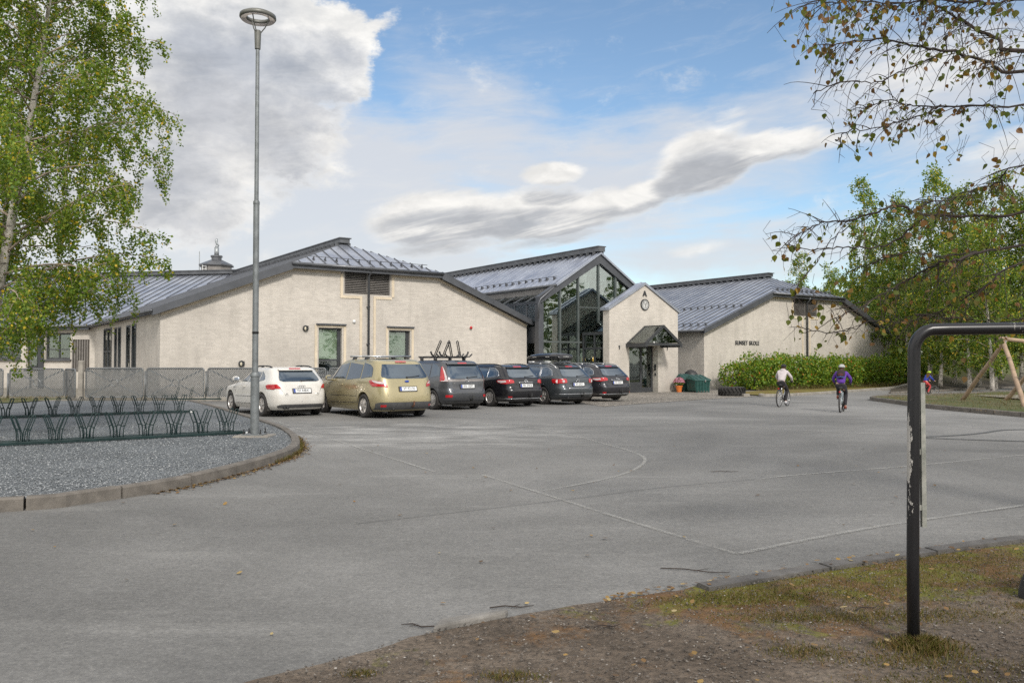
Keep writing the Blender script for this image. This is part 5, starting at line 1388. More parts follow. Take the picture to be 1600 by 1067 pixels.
mb = MB(); mb.box(-.2, .2, -.2, .2, .03, .055); pb = mb.build('base_plate', M['polemetal'], lamp, bevel=.004)
for sx in (-1, 1):
    for sy in (-1, 1):
        mb = MB(); mb.tube([(sx*.16, sy*.16, .0), (sx*.16, sy*.16, .15)], .012, 8); mb.lathe([(.025, .055), (.025, .08), (.001, .08)], 6, (sx*.16, sy*.16, 0)); mb.build('bolt', M['metal_dark'], pb)
mb = MB(); mb.lathe([(.042, 7.62), (.055, 7.63), (.066, 7.98), (.05, 8.0), (.001, 8.0)], 18); mb.build('collar', M['lamphead'], lamp, 'auto')
mb = MB(); RH = .30
mb.lathe([(.20, 8.26), (.215, 8.235), (.33, 8.22), (.352, 8.25), (.345, 8.30), (.28, 8.335), (.21, 8.30)], 48, closed=True); rg = mb.build('lamp_ring', M['lamphead'], lamp, True)
mb = MB(); mb.lathe([(.225, 8.226), (.325, 8.214), (.325, 8.219), (.225, 8.232)], 48, closed=True); mb.build('lamp_lens', M['clearlamp'], rg)
for k in range(3):
    a = 2*PI*k/3 + .35; mb = MB(); mb.tube([(.05*math.cos(a), .05*math.sin(a), 7.95), (.14*math.cos(a), .14*math.sin(a), 8.08), (.22*math.cos(a), .22*math.sin(a), 8.26)], .012, 6); mb.build('spoke', M['lamphead'], lamp)
mb = MB(); mb.box(lx - .34, lx + .34, ly - .3, ly + .3, -.05, lz + .03)
tag(mb.build('lamp_footing', M['concrete'], bevel=.02), 'square concrete footing under the street lamp, sunk in gravel', 'footing')

# ------------------------------------------------------------------ mesh fences
def fence_panel(root, A, B, z0, z1, n_=0):
    A = Vector(A); B = Vector(B); d = (B - A).normalized(); Ln = (B - A).length; up = Vector((0, 0, 1)); r = .09
    P = lambda s, z: Vector((A.x + d.x*s, A.y + d.y*s, z))
    pts = []
    for (cs, cz, a0) in ((Ln - r, z1 - r, 0), (r, z1 - r, 90), (r, z0 + r, 180), (Ln - r, z0 + r, 270)):
        for k in range(5): a = R(a0 + 22.5*k); pts.append(P(cs + r*math.cos(a), cz + r*math.sin(a)))
    mb = MB(); mb.tube(pts, .03, 8, closed=True); pn = mb.build('panel', M['fencemetal'], root, True)
    mb = MB(); cx, cz = Ln/2, (z0 + z1)/2; rr = .14
    nrm = Vector((-d.y, d.x, 0))
    for (sx, sz) in ((-1, -1), (1, -1), (-1, 1), (1, 1)):
        e = Vector((sx*(Ln/2 - .05), 0, sz*((z1-z0)/2 - .05))); l = math.hypot(e.x, e.z)
        mb.bar(P(cx + e.x*rr/l, cz + e.z*rr/l), P(cx + e.x, cz + e.z), .045, .02, nrm)
    mb.tube([P(cx + rr*math.cos(2*PI*k/24), cz + rr*math.sin(2*PI*k/24)) for k in range(24)], .02, 6, closed=True)
    mb.build('brace', M['fencemetal'], pn)
    mb = MB(); st = .062; W_, H_ = Ln - .06, z1 - z0 - .06
    for sg in (1, -1):
        c = -H_ + st*.5
        while c < W_:
            s0 = max(0, c); t0 = s0 - c; s1 = min(W_, c + H_); t1 = s1 - c
            if s1 - s0 > .02:
                za, zb = (t0, t1) if sg > 0 else (H_ - t0, H_ - t1)
                a = P(s0 + .03, z0 + .03 + za); b = P(s1 + .03, z0 + .03 + zb)
                mb.bar(a + nrm*.012*sg, b + nrm*.012*sg, .03, .003, nrm)
            c += st*1.41
    mb.build('mesh_infill', M['fencemetal'], pn)
    return pn
def fence_post(root, x, y, z, mat=None, r=.04):
    mb = MB(); mb.tube([(x, y, -.1), (x, y, z)], r, 10); return mb.build('post', mat or M['fencemetal'], root, True)
fl = thing('mesh_fence', 'grey mesh fence panels with crossed braces behind the strip of grass', 'fence', (-20, 34.3, 0))
o_ = Vector((-20, 34.3, 0))
fr = thing('mesh_fence', 'long grey mesh fence with ringed cross braces running behind the white car', 'fence', (-14, 33.1, 0))
def sub(c): return lambda p: (p[0] - c[0], p[1] - c[1])
sl = sub((-20, 34.3))
for a, b in (((-26.4, 34.3), (-24.0, 34.3)), ((-23.8, 34.3), (-21.3, 34.3)), ((-21.0, 34.3), (-18.75, 34.3)), ((-18.68, 34.3), (-17.55, 32.95))):
    fence_panel(fl, (*sl(a), 0), (*sl(b), 0), .14, 1.27)
for x in (-24.0, -21.15, -18.7): fence_post(fl, *sl((x + .05, 34.33)), 1.1)
sr = sub((-14, 33.1))
x = -17.2
while x < -5.5:
    fence_panel(fr, (*sr((x, 33.1)), 0), (*sr((x + 2.3, 33.1)), 0), .14, 1.31)
    for xx in (x + .3, x + 2.0): fence_post(fr, *sr((xx, 33.1)), .2, r=.025)
    fence_post(fr, *sr((x + 2.38, 33.12)), 1.2, r=.035)
    x += 2.46
mb = MB(); mb.box(-17.45, -17.27, 32.95, 33.13, -.1, 1.62); tag(mb.build('gate_post', M['concrete'], bevel=.02), 'square pale concrete post where the two mesh fences meet', 'post')
mb = MB(); mb.box(-13.4, -5.6, 32.85, 33.0, -.05, .16); tag(mb.build('edging_wall', M['concrete'], bevel=.015), 'low concrete edging along the foot of the long mesh fence', 'edging')

# ------------------------------------------------------------------ bicycle racks
def hoop_mesh(lean):
    mb = MB(); w = .032; H = .49
    def P(s, z): return (s + lean*max(0, z - .17)*.34, 0, z)
    pts = [P(-w, 0), P(-w, .12), P(-w, .2), P(-w, .3), P(-w, H - .04)]
    pts += [P(-w*math.cos(PI*k/6), H - .04 + .035*math.sin(PI*k/6)) for k in range(1, 6)]
    pts += [P(w, H - .04), P(w, .3), P(w, .2), P(w, .12), P(w, 0)]
    mb.tube(pts, .0098, 6); mb.tube([P(-w, .235), P(w, .235)], .009, 5)
    return mb
hm = {}
def rack(label, end, d, n, sp, z, t0, wide=.17, both=True):
    d = Vector((d[0], d[1], 0)).normalized(); rz = math.atan2(d.y, d.x)
    root = thing('bike_rack', label, 'bike rack', (end[0], end[1], z), rz, 'bicycle racks')
    Ln = t0 + (n - 1)*sp + .35
    for y in ((-wide - .07, -wide*.2, wide) if both else (0,)):
        mb = MB(); mb.box(-Ln, 0 if y != wide else -.12, y - .025, y + .025, .02, .07); mb.build('rail', M['rackgreen'], root, bevel=.004)
    for k in range(n):
        for y in ((-wide, wide) if both else (0,)):
            for ln in ((-1, 1) if both else (1,)):
                x = -(t0 + k*sp) + ln*.05
                if ln in hm:
                    o = hm[ln].copy(); COL.objects.link(o); o.parent = root
                else:
                    o = hoop_mesh(ln).build('hoop', M['rackgreen'], root, True); hm[ln] = o
                o.location = (x, y, .03)
    if both:
        mb = MB(); mb.box(.0, .1, -wide - .1, -wide - .04, .015, .05); mb.build('end_cap', M['white'], root)
    return root
rack('dark green bicycle rack, nearer of two long rows, ending by the lamp post', (-5.5, 16.7), (.815, .579), 12, .505, .1, .3)
rack('dark green bicycle rack, the farther of two long rows on the gravel', (-9.35, 23.7), (.834, .552), 13, .53, .1, .25)
rack('short dark green bicycle rack close to the foot of the mesh fence', (-11.55, 32.6), (1, .02), 4, .56, .05, .15, both=False)

# ------------------------------------------------------------------ goal
goal = thing('football_goal', 'black tubular goal frame with flaking paint, post rising from a tuft of grass', 'goal', (2.165, 4.46, 0))
mb = MB(); r_ = .032; top_ = 1.73; pts = [(-.0, 0, -.1), (.004, 0, .5), (.012, 0, 1.0), (.022, 0, 1.5), (.024, 0, top_ - .115)]
for k in range(1, 8):
    a = PI/2*k/8; pts.append((.024 + .11*(1 - math.cos(a)), -.01*k/8, top_ - .115 + .11*math.sin(a) + .005*k/8))
pts += [(.2, -.012, top_), (.6, -.03, top_ + .004), (1.5, -.08, top_ + .01), (2.6, -.14, top_ + .01)]
for k in range(1, 8):
    a = PI/2*k/8; pts.append((2.6 + .13*math.sin(a), -.14, top_ + .01 - .13*(1 - math.cos(a))))
pts += [(2.73, -.14, 1.4), (2.73, -.14, -.1)]
mb.tube(pts, r_, 20); mb.build('frame', mat_chipped('flaking_black_paint'), goal, True)
mb = MB(); mb.box(.052, .076, -.012, .012, .66, 1.44)
for z in (.75, 1.05, 1.35): mb.box(.03, .053, -.008, .008, z, z + .03)
mb.build('net_strip', pmat('weathered_strip', (.3, .3, .27), .7, .2, .3, 14, dirt=(.06, .1, .08)), goal)

# ------------------------------------------------------------------ swing frame of round poles
sw = thing('swing_frame', 'bare wooden swing frame of crossed round poles on the trodden lawn', 'swing', (17.3, 29.5, 0))
P0 = Vector((17.3, 29.5, 0))
ap = Vector((17.75, 29.5, 2.36)) - P0; ap2 = Vector((19.6, 29.75, 2.16)) - P0
def pole(a, b, r0, r1, name='leg'):
    a = Vector(a); b = Vector(b); mb = MB(); n = 7; pts = [a.lerp(b, k/n) + Vector((math.sin(k*1.7)*.008, math.cos(k*2.1)*.008, 0)) for k in range(n + 1)]
    mb.tube(pts, [r0 + (r1 - r0)*k/n for k in range(n + 1)], 12); lg = mb.build(name, M['wood'], sw, True)
    if name == 'leg':
        t = (b - a).normalized()
        for f in (.42, .7):
            mb = MB(); c = a.lerp(b, f); mb.tube([c - t*.008, c + t*.008], r0*1.0 + .004 + (r1 - r0)*f, 12); mb.build('steel_strap', M['metal_dark'], lg)
pole(Vector((17.5, 32.06, -.05)) - P0, ap + Vector((.03, -.1, .06)), .085, .07); pole(Vector((16.85, 26.9, -.05)) - P0, ap + Vector((.0, .12, .04)), .085, .07)
pole(Vector((19.2, 32.06, -.05)) - P0, ap2 + Vector((.02, -.1, .05)), .085, .07); pole(Vector((18.6, 27.0, -.05)) - P0, ap2 + Vector((0, .1, .05)), .085, .07)
pole(ap - Vector((.18, .02, -.04)), ap2 + Vector((.3, .03, .03)), .075, .07, 'beam')
for q in (ap, ap2):
    mb = MB(); mb.tube([q + Vector((-.05, -.14, -.12)), q + Vector((.06, .0, .12)), q + Vector((-.04, .14, -.1))], .016, 6); mb.box(q.x - .05, q.x + .05, q.y - .05, q.y + .05, q.z - .06, q.z + .04); mb.build('fitting', M['galv'], sw)

# ------------------------------------------------------------------ things by the entrance
zf = -.13
def grit_bin(label, x, y, rz, w, d, h):
    root = thing('grit_bin', label, 'grit bin', (x, y, zf), rz, 'green grit bins')
    mb = MB(); b0, b1 = .9, 1.0
    mb.hexa([(-w/2*b0, -d/2*b0, .08), (w/2*b0, -d/2*b0, .08), (w/2*b0, d/2*b0, .08), (-w/2*b0, d/2*b0, .08)], [(-w/2, -d/2, h*.66), (w/2, -d/2, h*.66), (w/2, d/2, h*.78), (-w/2, d/2, h*.78)])
    for k in range(5):
        x0 = -w/2*.84 + k*w*.84/4.4
        for s in (-1, 1): mb.hexa([(x0, s*d/2*b0 - .03, .0), (x0 + w*.1, s*d/2*b0 - .03, .0), (x0 + w*.1, s*d/2*b0 + .03, .0), (x0, s*d/2*b0 + .03, .0)], [(x0, s*d/2 - .03, h*.64), (x0 + w*.1, s*d/2 - .03, h*.64), (x0 + w*.1, s*d/2 + .03, h*.64), (x0, s*d/2 + .03, h*.64)])
    mb.build('tub', GB, root, bevel=.015)
    mb = MB(); e = .05
    mb.hexa([(-w/2 - e, -d/2 - e, h*.66), (w/2 + e, -d/2 - e, h*.66), (w/2 + e, d/2 + e, h*.80), (-w/2 - e, d/2 + e, h*.80)], [(-w/2 - e*.4, -d/2 - e*.4, h*.74), (w/2 + e*.4, -d/2 - e*.4, h*.74), (w/2*.85, d/2*.6, h), (-w/2*.85, d/2*.6, h)])
    for k in range(3): x0 = -w*.32 + k*w*.32; mb.hexa([(x0 - .04, -d/2, h*.745), (x0 + .04, -d/2, h*.745), (x0 + .04, d/2*.55, h*.99), (x0 - .04, d/2*.55, h*.99)], [(x0 - .03, -d/2, h*.775), (x0 + .03, -d/2, h*.775), (x0 + .03, d/2*.55, h*1.02), (x0 - .03, d/2*.55, h*1.02)])
    ld = mb.build('lid', GB, root, bevel=.015)
    mb = MB(); mb.box(.1, .18, -d/2 - e - .015, -d/2 - e + .01, h*.6, h*.72); mb.build('latch', M['silver'], ld)
GB = pmat('green_bin_plastic', (.012, .06, .052), .45, 0, .2, 3, dirt=(.08, .09, .08), dirtamt=.2)
grit_bin('dark green ribbed grit bin with sloping lid, beside the flower pot', 10.45, 46.0, R(30), 1.12, .75, .98)
grit_bin('second dark green grit bin, half hidden behind the first one', 9.9, 46.75, R(30), .8, .6, 1.02)
mb = MB(); mb.ball((10.35, 47.4, zf + .85), .42, 16, (1, .8, .95))
rr_ = random.Random(4); mb.v = [(a + rr_.uniform(-.03, .03), b + rr_.uniform(-.03, .03), max(c, zf + .0) + rr_.uniform(-.02, .02)) for a, b, c in mb.v]
mb.ball((10.35, 47.4, zf + .3), .44, 12, (1, .8, .8)); tag(mb.build('refuse_sack', M['blackpl'], smooth=True), 'bulging black sack showing behind the green grit bins', 'sack')
# flower pot
px_, py_ = 9.4, 46.15
pot = thing('flower_pot', 'orange pot of pink flowers on the cobbles at the corner of the entrance gable', 'flower pot', (px_, py_, zf))
mb = MB(); mb.lathe([(.001, 0), (.13, 0), (.18, .30), (.20, .30), (.205, .37), (.17, .37), (.16, .3), (.001, .3)], 24); mb.build('pot', pmat('orange_pot', (.62, .17, .03), .55, 0, .1, 6), pot, 'auto')
rs = np.random.RandomState(2)
def leaf_cloud(name, pts, size, mat, parent=None, aspect=.75, seed=0, nrm=None, droop=.0):
    """many separate leaf-sized diamonds in one mesh"""
    r = np.random.RandomState(seed); n = len(pts); pts = np.asarray(pts, float)
    a = r.normal(size=(n, 3))
    if nrm is not None: a = a*.6 + nrm
    a /= np.linalg.norm(a, axis=1, keepdims=True)
    b = r.normal(size=(n, 3)); b[:, 2] -= droop; u = b - a*np.sum(a*b, 1, keepdims=True); u /= np.linalg.norm(u, axis=1, keepdims=True); v = np.cross(a, u)
    s = (np.asarray(size)*r.uniform(.7, 1.25, n))[:, None]*.5
    V = np.empty((n, 4, 3)); V[:, 0] = pts - u*s; V[:, 1] = pts + v*s*aspect - u*s*.15 + a*s*.2; V[:, 2] = pts + u*s; V[:, 3] = pts - v*s*aspect - u*s*.15 + a*s*.2
    me = bpy.data.meshes.new(name); me.vertices.add(4*n); me.vertices.foreach_set('co', V.reshape(-1)); me.loops.add(4*n); me.loops.foreach_set('vertex_index', np.arange(4*n, dtype=np.int32))
    me.polygons.add(n); me.polygons.foreach_set('loop_start', np.arange(0, 4*n, 4, dtype=np.int32)); me.polygons.foreach_set('loop_total', np.full(n, 4, dtype=np.int32))
    me.materials.append(mat); me.update(calc_edges=True); me.validate()
    o = bpy.data.objects.new(name, me); link(o, parent); return o
d_ = rs.normal(size=(700, 3)); d_ /= np.linalg.norm(d_, axis=1, keepdims=True); d_[:, 2] = np.abs(d_[:, 2])*1.05 - .25
leaf_cloud('leaves', d_[:400]*[.27, .27, .24] + [0, 0, .52], .07, M['leaf_hedge'], pot, seed=3)
pk = mat_leaf('pink_petals', [(0, (.42, .16, .26)), (.5, (.58, .26, .38)), (1, (.68, .42, .5))], .25)
d_ = rs.normal(size=(650, 3)); d_ /= np.linalg.norm(d_, axis=1, keepdims=True); d_[:, 2] = np.abs(d_[:, 2])
leaf_cloud('blossoms', d_*[.31, .31, .27] + [0, 0, .55], .065, pk, pot, .95, seed=4, nrm=d_*1.2)
# tractor tyre lying flat
tt = thing('tractor_tyre', 'big muddy tractor tyre lying flat on the cobbles before the hedge', 'tyre', (10.85, 40.5, gz(10.85, 40.5) + .02))
mb = MB(); Rt = .6; mb.lathe([(.36, .06), (.42, .01), (.56, .0), (Rt, .05), (Rt + .01, .22), (Rt, .38), (.56, .43), (.42, .42), (.36, .37)], 40, closed=True); ty = mb.build('casing', M['rubber'], tt, True)
mb = MB()
for k in range(22):
    for s in (0, 1):
        a = 2*PI*(k + .5*s)/22; z0, z1 = (.02, .23) if s == 0 else (.41, .20); a1 = a + .2
        p = [Vector((math.cos(a), math.sin(a), 0))*Rt, Vector((math.cos(a + .06), math.sin(a + .06), 0))*Rt, Vector((math.cos(a1 + .06), math.sin(a1 + .06), 0))*Rt, Vector((math.cos(a1), math.sin(a1), 0))*Rt]
        q = [Vector((v_.x, v_.y, z)) for v_, z in zip(p, (z0, z0, z1, z1))]
        mb.hexa([v_*1.0 + Vector((0, 0, 0)) for v_ in q], [Vector((v_.x*1.11, v_.y*1.11, v_.z)) for v_ in q])
mb.build('tread', M['rubber'], ty)
mb = MB(); mb.box(11.1, 11.4, 39.3, 39.6, -.14, .04); tag(mb.build('paving_block', M['concrete'], bevel=.02), 'small pale concrete block in front of the tractor tyre', 'block')
# half-buried tyre by the goal
mb = MB(); mb.lathe([(.2, -.07), (.27, -.1), (.34, -.1), (.365, -.05), (.365, .05), (.34, .1), (.27, .1), (.2, .07)], 36, (3.66, 5.32, .0), 'y', closed=True)
tag(mb.build('buried_tyre', M['rubber'], smooth=True), 'dark worn tyre standing half buried in the bare earth', 'tyre')
# ------------------------------------------------------------------ cyclists
def skin(name, chains, mat, parent, root_first=True, sub=2):
    """one continuous skinned surface; chains share points by rounding"""
    vs = []; rad = []; idx = {}; es = []
    def vid(p, r):
        k = (round(p[0], 3), round(p[1], 3), round(p[2], 3))
        if k not in idx: idx[k] = len(vs); vs.append(p); rad.append(r)
        return idx[k]
    for ch in chains:
        ids = [vid(c[:3], c[3:]) for c in ch]
        es += [(a, b) for a, b in zip(ids, ids[1:]) if a != b]
    me = bpy.data.meshes.new(name); me.from_pydata(vs, es, []); me.materials.append(mat)
    o = bpy.data.objects.new(name, me); link(o, parent)
    m = o.modifiers.new('skin', 'SKIN'); m.use_smooth_shade = True
    if not me.skin_vertices:
        bm = bmesh.new(); bm.from_mesh(me); bm.verts.layers.skin.verify(); bm.to_mesh(me); bm.free()
    for i, sv in enumerate(me.skin_vertices[0].data):
        r = rad[i]; sv.radius = (r[0], r[1] if len(r) > 1 else r[0]); sv.use_root = i == 0
    s = o.modifiers.new('sub', 'SUBSURF'); s.levels = sub; s.render_levels = sub
    return o

def bicycle(label, loc, rz, sc, frame_m, accent):
    b = thing('bicycle', label, 'bicycle', loc, rz, 'bicycles being ridden'); b.scale = (sc,)*3
    rw = .335
    for nm, y in (('wheel', -.5), ('wheel', .52)):
        mb = MB(); mb.tube([(0, y + rw*math.cos(2*PI*k/40), rw + .01 + rw*math.sin(2*PI*k/40)) for k in range(40)], .026, 8, closed=True); wh = mb.build('wheel', M['tyre'], b, True)
        mb = MB(); mb.tube([(0, y + rw*.92*math.cos(2*PI*k/40), rw + .01 + rw*.92*math.sin(2*PI*k/40)) for k in range(40)], .011, 6, closed=True); mb.build('rim', M['silver'], wh, True)
        mb = MB(); c = Vector((0, y, rw + .01))
        for k in range(18): a = 2*PI*k/18; mb.tube([c + Vector((.02 if k % 2 else -.02, 0, 0)), c + Vector((0, rw*.92*math.cos(a), rw*.92*math.sin(a)))], .003, 4)
        mb.tube([c - Vector((.045, 0, 0)), c + Vector((.045, 0, 0))], .02, 8); mb.build('spokes', M['silver'], wh)
    H = rw + .01; R0 = Vector((0, -.5, H)); F0 = Vector((0, .52, H)); BB = Vector((0, -.06, .29)); ST = Vector((0, -.2, .76)); HT = Vector((0, .33, .82)); HB = Vector((0, .37, .70))
    mb = MB()
    for a, c, r in ((BB, ST, .018), (ST - Vector((0, -.01, .05)), HT, .02), (BB, HB, .023), (HB - Vector((0, .0, .03)), HT + Vector((0, -.01, .05)), .022)): mb.tube([a, c], r, 8)
    for s in (-1, 1):
        x = Vector((s*.055, 0, 0)); mb.tube([BB + x*.4, R0 + x], .012, 6); mb.tube([ST + x*.3 - Vector((0, 0, .06)), R0 + x], .011, 6)
    mb.build('frame', frame_m, b, True)
    mb = MB()
    for s in (-1, 1): mb.tube([HB + Vector((s*.03, .01, -.05)), HB + Vector((s*.06, .04, -.15)), F0 + Vector((s*.055, 0, 0))], .016, 6)
    mb.tube([HB + Vector((-.07, .02, -.06)), HB + Vector((.07, .02, -.06))], .018, 6); mb.build('fork', accent, b, True)
    mb = MB(); mb.tube([HT, HT + Vector((0, -.02, .14)), HT + Vector((0, .06, .17))], .015, 6); mb.tube([(-.3, .33, .985), (-.12, .39, 1.0), (.12, .39, 1.0), (.3, .33, .985)], .012, 6); hb = mb.build('handlebar', M['blackpl'], b, True)
    for s in (-1, 1):
        mb = MB(); mb.tube([(s*.31, .327, .985), (s*.2, .365, .99)], .018, 8); mb.build('grip', M['rubber'], hb, True)
    mb = MB(); mb.tube([ST, (0, -.225, .86)], .014, 6); mb.ball((0, -.27, .885), .12, 12, (.75, 1.0, .32)); mb.ball((0, -.13, .89), .08, 10, (.4, 1.3, .3)); mb.build('saddle', M['blackpl'], b, True)
    mb = MB(); mb.lathe([(.10, -.004), (.10, .004)], 24, BB + Vector((.06, 0, 0)), 'x'); mb.tube([BB + Vector((.075, 0, 0)), BB + Vector((.085, -.03, -.17))], .012, 6); mb.tube([BB + Vector((-.075, 0, 0)), BB + Vector((-.085, .03, .17))], .012, 6)
    mb.box(.08, .17, BB.y - .07, BB.y + .02, BB.z - .185, BB.z - .165); mb.box(-.17, -.08, BB.y - .02, BB.y + .07, BB.z + .165, BB.z + .185); mb.build('crank', M['metal_dark'], b)
    mb = MB(); mb.box(-.03, .03, -.57, -.545, .72, .76); mb.build('reflector', M['red'], b)
    mb = MB(); mb.tube([(.04, -.5, H + .06), (.06, -.06, .39)], .005, 4); mb.tube([(.04, -.5, H - .06), (.06, -.06, .19)], .005, 4); mb.build('chain', M['metal_dark'], b)
    return b

def rider(label, loc, rz, sc, top_m, leg_m, shoe_m, helmet_m, glove_m, hair, hood=False, lean=0.0, skin_m=None):
    o = thing('person', label, 'person', loc, rz, 'people cycling away'); o.scale = (sc,)*3
    pel = (0, -.24, .97); bel = (0, -.17, 1.1); che = (0, -.02, 1.30); nec = (0, .07, 1.44); hd0 = (0, .11, 1.52); hd1 = (0, .13, 1.61)
    arms = {}; legs = {}
    knee = {-1: (-.13, .15, .86), 1: (.13, .1, .64)}; ank = {-1: (-.125, -.03, .545), 1: (.125, -.10, .195)}; toe = {-1: (-.125, .1, .495), 1: (.125, .05, .145)}
    ch = [[(*pel, .12, .1), (*bel, .115, .09), (*che, .13, .095), (*nec, .05), (*hd0, .072, .08), (*hd1, .078, .09)]]
    for s in (-1, 1):
        ch.append([(*che, .13, .095), (s*.16, .0, 1.375, .055), (s*.285, .12, 1.17, .04), (s*.265, .30, 1.03, .028), (s*.265, .335, 1.01, .026)])
        for k, (dx, l) in enumerate(((-.03, .85), (-.01, 1), (.01, .95), (.03, .75))):
            ch.append([(s*.265, .335, 1.01, .026), (s*.265 + dx, .37, 1.012, .010), (s*.265 + dx, .385*1, .99 - .002*k, .009), (s*.265 + dx, .36, .968, .008)])
        ch.append([(s*.265, .335, 1.01, .026), (s*.235, .335, .99, .011), (s*.225, .35, .972, .009)])
        ch.append([(*pel, .12, .1), (s*.1, -.2, .93, .095), (*knee[s], .06), (*ank[s], .042), (*toe[s], .035)])
    skin('body', ch, skin_m, o)
    jk = [[(0, -.26, 1.0, .155, .115), (*bel, .15, .115), (*che, .165, .125), (0, .055, 1.42, .085)]]
    for s in (-1, 1): jk.append([(*che, .165, .125), (s*.17, .0, 1.38, .075), (s*.295, .12, 1.17, .058), (s*.27, .29, 1.035, .04)])
    jacket = skin('jacket', jk, top_m, o)
    if hood:
        mb = MB(); mb.ball((0, .02, 1.44), .11, 12, (1.15, .9, .75)); mb.build('hood', top_m, jacket, True)
    tr = [[(0, -.22, .99, .15, .125), (0, -.25, .93, .15, .12)]]
    for s in (-1, 1): tr.append([(0, -.25, .93, .15, .12), (s*.105, -.18, .92, .105), (*knee[s], .074), (ank[s][0], ank[s][1], ank[s][2] + .02, .052)])
    skin('trousers', tr, leg_m, o)
    for s in (-1, 1):
        a, t = Vector(ank[s]), Vector(toe[s]); mb = MB()
        mb.ball(a.lerp(t, .1) + Vector((0, -.01, -.01)), .052, 10); mb.tube([a + Vector((0, -.04, -.03)), a.lerp(t, .5) + Vector((0, 0, -.0)), t + Vector((0, .03, -.005))], [.046, .048, .034], 10); mb.build('shoe', shoe_m, o, True)
        if glove_m:
            mb = MB(); mb.ball((s*.265, .335, 1.008), .042, 10, (.95, 1.1, .8)); mb.tube([(s*.266, .29, 1.035), (s*.265, .32, 1.015)], .038, 10); mb.build('glove', glove_m, o, True)
    if hair is not None:
        mb = MB(); mb.ball((0, .10, 1.555), .096, 12, (.95, 1, 1.0)); mb.ball((0, .02, 1.50), .05, 10, (1, .8, 1.2)); mb.build('hair', hair, o, True)
    # face
    mb = MB(); mb.ball((0, .215, 1.555), .016, 8, (1, 1.2, 1.3)); mb.build('nose', skin_m, o, True)
    for s in (-1, 1):
        mb = MB(); mb.ball((s*.035, .2, 1.585), .012, 8); mb.build('eye', M['ink'], o, True)
        mb = MB(); mb.ball((s*.083, .12, 1.565), .022, 8, (.4, .8, 1.2)); mb.build('ear', skin_m, o, True)
    mb = MB(); mb.tube([(-.022, .205, 1.52), (0, .212, 1.518), (.022, .205, 1.52)], .005, 5); mb.build('mouth', M['red'], o, True)
    # helmet: ribbed half shell
    mb = MB(); rows = []
    for i in range(9):
        th = R(96)*i/8; row = []
        for k in range(33):
            a = 2*PI*k/32; rr = 1 + .05*math.cos(6*a)*math.sin(th); row.append((.108*rr*math.sin(th)*math.cos(a), .12 - .01 + .135*rr*math.sin(th)*math.sin(a), 1.60 + .105*math.cos(th)*rr))
        rows.append(row)
    mb.grid(rows); h = mb.build('helmet', helmet_m, o, True); sd_ = h.modifiers.new('thick', 'SOLIDIFY'); sd_.thickness = .014
    for s in (-1, 1):
        mb = MB(); mb.tube([(s*.09, .12, 1.58), (s*.07, .15, 1.49), (0, .16, 1.455)], .006, 5); mb.build('chin_strap', M['ink'], h)
    return o
SKN = pmat('skin', (.52, .33, .25), .6, 0, .08, 5)
fab = lambda n, c: pmat(n, c, .9, 0, .12, 9, .3, 30)
brown = fab('brown_hair', (.08, .045, .025))
z1 = gz(9.55, 28.9)
bicycle('silver bicycle ridden by the person in the pale grey hoodie', (9.55, 28.9, z1), R(-36), .86, M['silver'], M['white'])
rider('person in pale grey hoodie and black trousers cycling away past the hedge', (9.55, 28.9, z1), R(-36), .875, fab('pale_grey_hoodie', (.50, .45, .46)), fab('black_trousers', (.018, .017, .02)), fab('white_shoes', (.5, .5, .52)), fab('black_helmet', (.02, .02, .022)), fab('black_gloves', (.015, .015, .015)), brown, True, skin_m=SKN)
z2 = gz(10.35, 25.75)
bicycle('pale blue-grey bicycle ridden by the person in the purple jacket', (10.35, 25.75, z2), R(-28), .86, pmat('pale_frame', (.4, .46, .48), .35, .3), M['silver'])
r2 = rider('person in purple jacket with a backpack and pale helmet cycling away', (10.35, 25.75, z2), R(-28), .875, fab('purple_jacket', (.10, .035, .27)), fab('dark_trousers', (.022, .02, .025)), fab('red_brown_shoes', (.22, .06, .04)), fab('grey_helmet', (.38, .38, .38)), fab('dark_gloves', (.02, .02, .02)), brown, skin_m=SKN)
mw = Matrix.Translation((10.35, 25.75, z2)) @ Matrix.Rotation(R(-28), 4, 'Z') @ Matrix.Diagonal((.875, .875, .875, 1))
bp = thing('backpack', 'black and dark red backpack on the back of the purple jacket', 'backpack', mw @ Vector((0, -.14, 1.3)), R(-28)); bp.scale = (.875,)*3
mb = MB(); mb.ball((0, -.09, .02), .15, 14, (1.0, .62, 1.15)); b_ = mb.build('bag', fab('backpack_black', (.03, .018, .02)), bp, True); b_.rotation_euler = (R(-26), 0, 0)
mb = MB(); mb.ball((0, -.155, -.05), .10, 12, (1.0, .45, .7)); mb.build('front_pocket', fab('backpack_red', (.07, .02, .022)), b_, True)
mb = MB(); mb.tube([(-.13, -.1, -.115), (0, -.17, -.125), (.13, -.1, -.115)], .022, 6); mb.build('blue_band', fab('backpack_blue', (.05, .09, .25)), b_, True)
for s in (-1, 1):
    mb = MB(); mb.tube([(s*.1, -.02, .15), (s*.12, .1, .16), (s*.12, .2, .05), (s*.13, .14, -.1)], .02, 6); mb.build('strap', fab('strap', (.02, .02, .022)), bp, True)
z3 = gz(21.1, 41.6)
bicycle('small dark bicycle ridden by the child in blue, behind the goal post', (21.1, 41.6, z3), R(-82), .70, M['metal_dark'], M['metal_dark'])
rider('child in blue jacket, red trousers and yellow-green helmet cycling to the right', (21.1, 41.6, z3), R(-82), .72, fab('blue_jacket', (.025, .045, .30)), fab('red_trousers', (.45, .05, .05)), fab('black_shoes', (.02, .02, .02)), fab('lime_helmet', (.42, .6, .04)), None, brown, skin_m=SKN)
